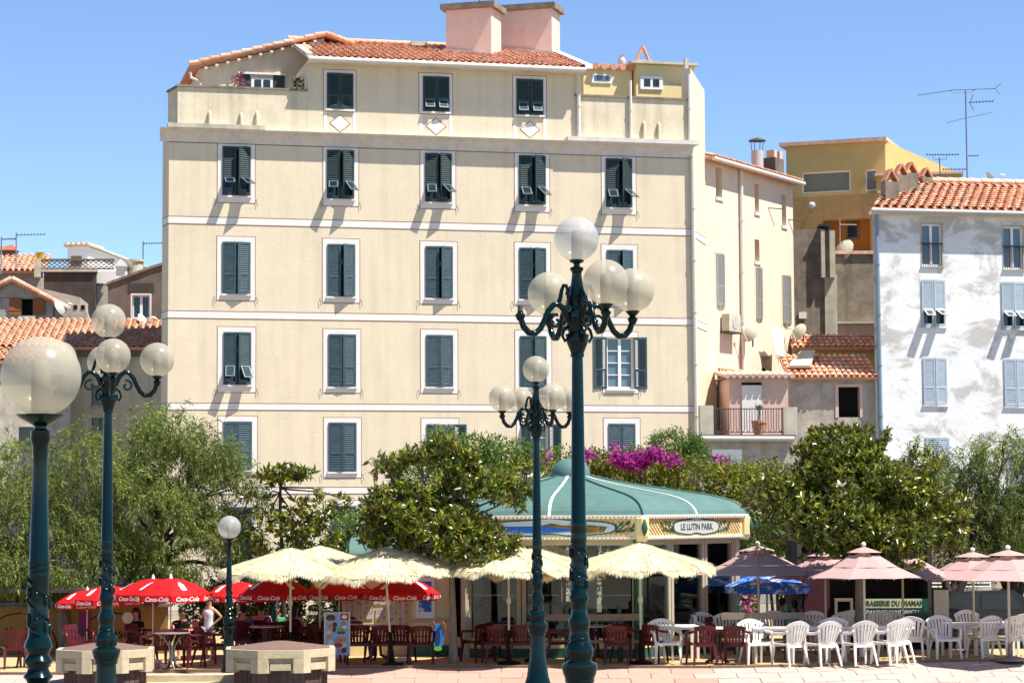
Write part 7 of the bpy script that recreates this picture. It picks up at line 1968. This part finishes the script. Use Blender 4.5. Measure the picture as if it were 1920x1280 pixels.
def pepper_tree(label, px, Y, trunk, blobs, n, seed, mt='bark', r0=.16, leafm='pepper', ll=.12, lw=.021, steps=9, thr=-.75):
    rg = np.random.default_rng(seed); bl = blobs_world(Y, blobs)
    base = Vector((trunk[0][0], trunk[0][1], trunk[0][2])); t = thing('pepper_tree', label, 'tree', base)
    limbs(t, base, trunk, bl, rg, mt, r0, 6)
    P, d, _ = sample(rg, bl, n, .6); k = gaps(rg, P, thr); P, d = P[k], d[k]; n = len(P)
    D = unit(d * .6 + rg.normal(size=(n, 3)) * .5 + np.array([0, 0, .15]))
    pos = []; dirs = []; sides = []
    p = P.copy(); step = .055
    for i in range(steps):
        D = unit(D + np.array([0, 0, -.27]) + rg.normal(size=(n, 3)) * .08); p = p + D * step
        side = unit(np.cross(D, rg.normal(size=(n, 3))))
        for s in (1, -1):
            pos.append(p.copy()); dirs.append(unit(D * .55 + side * s * .75 + np.array([0, 0, -.25]))); sides.append(unit(np.cross(D, side)))
    pos = np.concatenate(pos); dirs = np.concatenate(dirs); sides = np.concatenate(sides); N = len(pos)
    sides = unit(sides - dirs * (sides * dirs).sum(1, keepdims=True))
    me = strips_mesh('crown', pos - np.array(base), dirs, sides, ll * (.7 + .6 * rg.random(N)), lw * (.7 + .6 * rg.random(N)), tint_noise(pos, rg, .42, .5), M[leafm], .1)
    link('crown', me, t)
    return t
def broad_tree(name, label, px, Y, trunk, blobs, n, seed, mt='bark', r0=.12, leafm='magnolia', ll=.19, lw=.075, per=9, thr=-.6, flowers=(), cat='tree', n_sub=7, kk=2.3):
    rg = np.random.default_rng(seed); bl = blobs_world(Y, blobs)
    base = Vector(trunk[0]); t = thing(name, label, cat, base); limbs(t, base, trunk, bl, rg, mt, r0, n_sub)
    C, d, _ = sample(rg, bl, n, .62); k = gaps(rg, C, thr, kk); C, d = C[k], d[k]; n = len(C)
    ax = unit(d * .7 + np.array([0, 0, .55]) + rg.normal(size=(n, 3)) * .35)
    C = np.repeat(C, per, 0); ax = np.repeat(ax, per, 0); N = len(C)
    D = unit(ax * .55 + rg.normal(size=(N, 3)) * .62); P = C + ax * (rg.random((N, 1)) - .6) * .14
    S = unit(np.cross(ax + rg.normal(size=(N, 3)) * .45, D))
    ctint = np.repeat(rg.normal(size=n) * .2, per)
    me = strips_mesh('crown', P - np.array(base), D, S, ll * (.65 + .6 * rg.random(N)), lw * (.7 + .5 * rg.random(N)), tint_noise(P, rg, .36, .45) + ctint, M[leafm], .22)
    link('crown', me, t)
    for px_, py_, dy in flowers:
        c = at(px_, py_, Y + dy) - base; mb = MB()
        for k in range(7):
            a = k * .9; e = Vector((math.cos(a), math.sin(a) * .6 - .4, .5)).normalized(); s = e.cross(Vector((0, 0, 1))).normalized() * .06
            mb.poly([c, c + e * .08 + s, c + e * .16, c + e * .08 - s])
        mb.build('white_flower', M['whiteflower'], t, fix=False)
    return t
W3 = lambda px, py, Y: tuple(at(px, py, Y))
# feathery trees on the left
g0 = gnd(113, 1230)
pepper_tree('feathery pepper tree at the far left with a pale straight trunk', 60, 52.5, [(g0.x, 52.5, 0), W3(113, 1120, 52.5), W3(105, 1040, 52.5)],
            [(30, 900, 95, 70, 0), (95, 960, 100, 90, .3), (20, 1010, 90, 80, -.4), (60, 1070, 80, 45, -.6), (150, 880, 70, 75, .2), (130, 1060, 70, 45, -.5), (185, 990, 60, 90, .5), (-60, 980, 80, 100, 0), (190, 850, 40, 45, .3, .5)], 3500, 21, ll=.13, lw=.026, thr=-.4)
pepper_tree('big feathery pepper tree rising before the left edge of the cream block', 330, 54.0, [W3(290, 1232, 54), W3(292, 1120, 54), W3(300, 1010, 54)],
            [(325, 800, 70, 40, .2, .8), (370, 850, 70, 50, 0), (290, 865, 80, 60, .2), (255, 820, 40, 40, .5, .5), (400, 920, 80, 70, .2), (300, 950, 95, 80, -.4), (420, 1010, 70, 60, .1), (240, 950, 60, 80, .5), (330, 1030, 100, 60, -.5), (460, 960, 45, 50, .3, .6), (225, 1050, 55, 45, -.3), (440, 1065, 55, 35, .2, .7), (290, 1075, 70, 30, -.8)], 4500, 22, mt='bark_dk', ll=.13, lw=.026, thr=-.4)
broad_tree('young_magnolia', 'sparse young magnolia with bare twigs against the cream wall', 540, 53.5, [W3(533, 1235, 53.5), W3(531, 1080, 53.5), W3(525, 950, 53.5), W3(526, 900, 53.5)],
           [(526, 890, 48, 14, 0, 2.2), (560, 888, 28, 12, 0, 2), (500, 935, 30, 35, .1, .6), (600, 945, 50, 30, 0, .9), (555, 985, 55, 35, .1, .8), (640, 935, 28, 14, .1, .9), (505, 1000, 40, 50, 0, .8), (590, 1010, 50, 30, .1, .8)], 250, 31, mt='bark_dk', r0=.055, per=8, ll=.2, lw=.08, thr=-1.2, n_sub=9)
broad_tree('magnolia_tree', 'glossy magnolia with rusty leaf backs left of the kiosk', 830, 48.0, [W3(850, 1243, 48), W3(849, 1150, 48), W3(846, 1060, 48), W3(836, 990, 48)],
           [(790, 890, 55, 50, 0), (715, 870, 28, 22, .1, .7), (840, 860, 60, 45, .1), (760, 960, 75, 60, -.2), (880, 940, 80, 65, 0), (830, 1000, 95, 45, -.3), (940, 945, 40, 50, .2, .8), (965, 920, 35, 38, .2, .8), (725, 1005, 45, 32, 0, .9), (940, 1010, 45, 28, -.2, .8), (700, 950, 28, 34, .1, .6), (885, 1045, 70, 22, -.4, .7)], 2100, 33, mt='bark', r0=.085, ll=.17, lw=.07, thr=-.42)
broad_tree('magnolia_tree', 'broad dense magnolia shading the mauve parasols on the right', 1610, 49.6, [W3(1613, 1228, 49.6), W3(1612, 1150, 49.6), W3(1611, 1070, 49.6), W3(1606, 1000, 49.6)],
           [(1570, 845, 75, 48, 0), (1640, 830, 40, 35, .2, .7), (1500, 895, 60, 55, .1), (1620, 900, 95, 60, -.2), (1475, 960, 60, 55, 0), (1560, 980, 100, 60, -.4), (1690, 930, 75, 50, .1), (1660, 1000, 90, 50, -.3), (1750, 930, 50, 40, .3, .8), (1770, 985, 45, 45, .3, .8), (1450, 1010, 35, 30, .2, .6), (1435, 935, 45, 40, .3, .7), (1790, 950, 35, 40, .4, .6), (1720, 870, 45, 30, .3, .5), (1530, 1040, 40, 18, -.3, .5), (1690, 1050, 45, 25, -.5, .6)], 3400, 34, mt='bark', r0=.12, ll=.165, lw=.068, thr=-.85, flowers=((1577, 911, -1.9),))
pepper_tree('feathery pepper tree with a dark forked trunk at the right edge', 1880, 55.0, [W3(1782, 1222, 54), W3(1783, 1130, 54.2), W3(1800, 1060, 54.6)],
            [(1885, 860, 60, 48, 0), (1850, 930, 60, 60, .2), (1920, 960, 80, 80, 0), (1840, 1010, 50, 45, -.2), (1900, 1030, 70, 30, -.3), (1965, 900, 60, 70, .3), (1800, 880, 55, 40, .8, .5), (1735, 870, 50, 40, 1.2, .6), (1760, 940, 50, 60, .8, .7), (1790, 1030, 50, 40, .4, .8)], 2700, 35, mt='bark_dk', r0=.17, ll=.13, lw=.026, thr=-.6)
t = thing('leaning_trunk', 'dark leaning tree trunk under the rightmost mauve parasol', 'tree', W3(1915, 1222, 55))
o_ = Vector(W3(1915, 1222, 55)); mb = MB(); mb.tube([Vector(W3(x, y, 55)) - o_ for x, y in ((1915, 1222), (1910, 1150), (1893, 1095), (1870, 1040))], [.24, .21, .19, .14], 10); mb.build('trunk', M['bark_dk'], t, smooth=60)
mb = MB(); mb.tube([Vector(W3(x, y, 55)) - o_ for x, y in ((1905, 1120), (1925, 1070), (1950, 1010))], [.14, .11, .07], 8); mb.build('limb', M['bark_dk'], t, smooth=60)
t = thing('forked_trunk', 'dark trunk fork leaning right in front of the louvred blind', 'tree', W3(1788, 1222, 53.2))
o_ = Vector(W3(1788, 1222, 53.2)); mb = MB(); mb.tube([Vector(W3(x, y, 53.2)) - o_ for x, y in ((1788, 1222), (1786, 1140), (1775, 1105), (1768, 1060))], [.14, .13, .10, .07], 10); mb.build('trunk', M['bark_dk'], t, smooth=60)
mb = MB(); mb.tube([Vector(W3(x, y, 53.2)) - o_ for x, y in ((1786, 1135), (1800, 1105), (1822, 1060))], [.11, .09, .07], 8); mb.build('limb', M['bark_dk'], t, smooth=60)

# hedge and shrubs behind the kiosk
def shrub(name, label, Y, blobs, n, seed, leafm, ll, lw, per=7, thr=-.8, kk=2.0, cat='shrub', flowers=None, fm='bougain', fnum=170):
    rg = np.random.default_rng(seed); bl = blobs_world(Y, blobs); c0_ = np.mean([b[0] for b in bl], 0); base = Vector((c0_[0], Y, 0))
    t = thing(name, label, cat, base); mb = MB()
    for c, a, w in bl:
        for k in range(2):
            f = Vector((c[0] + rg.normal() * .3, Y + rg.normal() * .2, 0)); mb.tube([f - base, Vector((f.x * .5 + c[0] * .5, c[1], c[2] * .5)) - base, Vector(c) - base], [.05, .035, .02], 5)
    mb.build('stems', M['bark_dk'], t)
    C, d, _ = sample(rg, bl, n, .7); k = gaps(rg, C, thr, kk); C, d = C[k], d[k]; m_ = len(C)
    ax = unit(d + np.array([0, 0, .3])); C = np.repeat(C, per, 0); ax = np.repeat(ax, per, 0); N = len(C)
    D = unit(ax * .5 + rg.normal(size=(N, 3)) * .7); P = C + rg.normal(size=(N, 3)) * .07; S = unit(np.cross(D, rg.normal(size=(N, 3))))
    link('crown', strips_mesh('crown', P - np.array(base), D, S, ll * (.6 + .7 * rg.random(N)), lw * (.6 + .7 * rg.random(N)), tint_noise(P, rg, .40, .5) + np.repeat(rg.normal(size=m_) * .15, per), M[leafm], .2), t)
    if flowers:
        fb_ = blobs_world(Y, flowers); C, d, _ = sample(rg, fb_, fnum, .8); C = np.repeat(C, 7, 0); N = len(C)
        D = unit(rg.normal(size=(N, 3)) + np.array([0, -.3, .3])); S = unit(np.cross(D, rg.normal(size=(N, 3)))); P = C + rg.normal(size=(N, 3)) * .07
        link('blossom', strips_mesh('blossom', P - np.array(base), D, S, .09 + .05 * rg.random(N), .07 + .03 * rg.random(N), rg.random(N), M[fm], .2), t)
    return t
shrub('clipped_hedge', 'tall olive green hedge rising behind the kiosk roof', 62.0, [(1130, 930, 90, 70), (1230, 945, 90, 75), (1330, 950, 90, 75), (1430, 955, 80, 80), (1000, 930, 80, 75), (920, 950, 60, 80), (1180, 890, 60, 40), (1290, 900, 70, 40), (1380, 905, 60, 40), (1350, 1030, 120, 70), (1150, 1040, 150, 70), (980, 1040, 120, 70), (1500, 960, 70, 75), (850, 960, 70, 80), (1450, 900, 50, 45)], 6200, 41, 'hedge', .12, .06, per=7, thr=-1.1, cat='hedge')
shrub('bougainvillea', 'magenta bougainvillea flowering on top of the hedge', 61.0, [(1200, 868, 85, 24), (1110, 865, 50, 20), (1270, 872, 40, 18)], 620, 42, 'hedge', .11, .055, cat='shrub', flowers=[(1158, 862, 14, 10, -.9), (1193, 866, 27, 13, -.9), (1226, 855, 20, 9, -.9), (1150, 836, 9, 6, -.8), (1100, 848, 10, 9, -.8), (1260, 862, 10, 8, -.9), (1352, 862, 12, 7, -.9, .5), (1030, 858, 10, 5, -.7, .5)])
shrub('round_bush', 'bright green feathery bush at the foot of the balcony terrace', 66.0, [(1265, 835, 52, 28), (1300, 860, 30, 30), (1235, 860, 30, 20), (1370, 880, 40, 22)], 800, 43, 'palegreen', .13, .035, per=8)
shrub('round_bush', 'green bushes along the wall foot between magnolia and thin lamp post', 64.0, [(880, 845, 55, 30), (940, 850, 60, 30), (830, 850, 40, 50), (985, 850, 35, 22), (1050, 860, 40, 22), (800, 920, 60, 60), (900, 900, 80, 50), (690, 1000, 45, 45), (640, 985, 30, 30), (750, 1010, 60, 40)], 2200, 44, 'palegreen', .13, .05, per=7)
shrub('laurel_shrub', 'dark glossy shrub in the shade behind the red parasols', 54.8, [(440, 1130, 60, 60), (520, 1150, 60, 60), (600, 1140, 60, 70), (640, 1060, 60, 50), (560, 1060, 60, 50), (390, 1160, 50, 60), (690, 1020, 50, 40)], 1700, 45, 'shrub', .16, .06, per=7)
shrub('low_bush', 'pale green low bush by the ice cream board', 51.6, [(595, 1185, 24, 18), (640, 1180, 20, 20)], 200, 46, 'palegreen', .10, .05, per=7)
shrub('dark_shrub', 'dark shrub filling the gap right of the kiosk below the hedge', 60.5, [(1430, 1010, 60, 50), (1480, 1050, 60, 60), (1580, 1060, 90, 60), (1700, 1070, 80, 40)], 1200, 47, 'shrub', .15, .06, per=7)
shrub('flowering_shrub', 'straggly pink flowering shrub right beside the kiosk post', 57.6, [(1402, 1110, 14, 60), (1395, 1150, 14, 40)], 130, 48, 'shrub', .11, .05, flowers=[(1398, 1065, 12, 10, -.4), (1404, 1105, 8, 16, -.4), (1398, 1140, 9, 14, -.4)], fm='palepink', fnum=60)
# plants on the roof terrace
for px, py, r, lab, m_ in ((447, 154, .28, 'dull red pot plant on the left roof terrace', 'dullred'), (560, 157, .2, 'small dark pot plant at the right end of the left roof terrace', 'shrub')):
    u, z = fa.hit(px, py, 1.0); p = fa.o + fa.u * u + fa.v * 1.0 + Vector((0, 0, z)); rg = np.random.default_rng(px)
    t = thing('pot_plant', lab, 'plant', p); n = 160; d = unit(rg.normal(size=(n, 3))); P = d * r * rg.random((n, 1)) ** .5
    link('leaves', strips_mesh('leaves', P, unit(d + rg.normal(size=(n, 3)) * .5), unit(rg.normal(size=(n, 3))), .1 + .05 * rg.random(n), .05 + 0 * P[:, 0], rg.random(n), M[m_], .2), t)
    mb = MB(); mb.lathe([(.13, -.9), (.19, -.3), (.19, -.25)], 10); mb.build('pot', M['tile_a'], t)
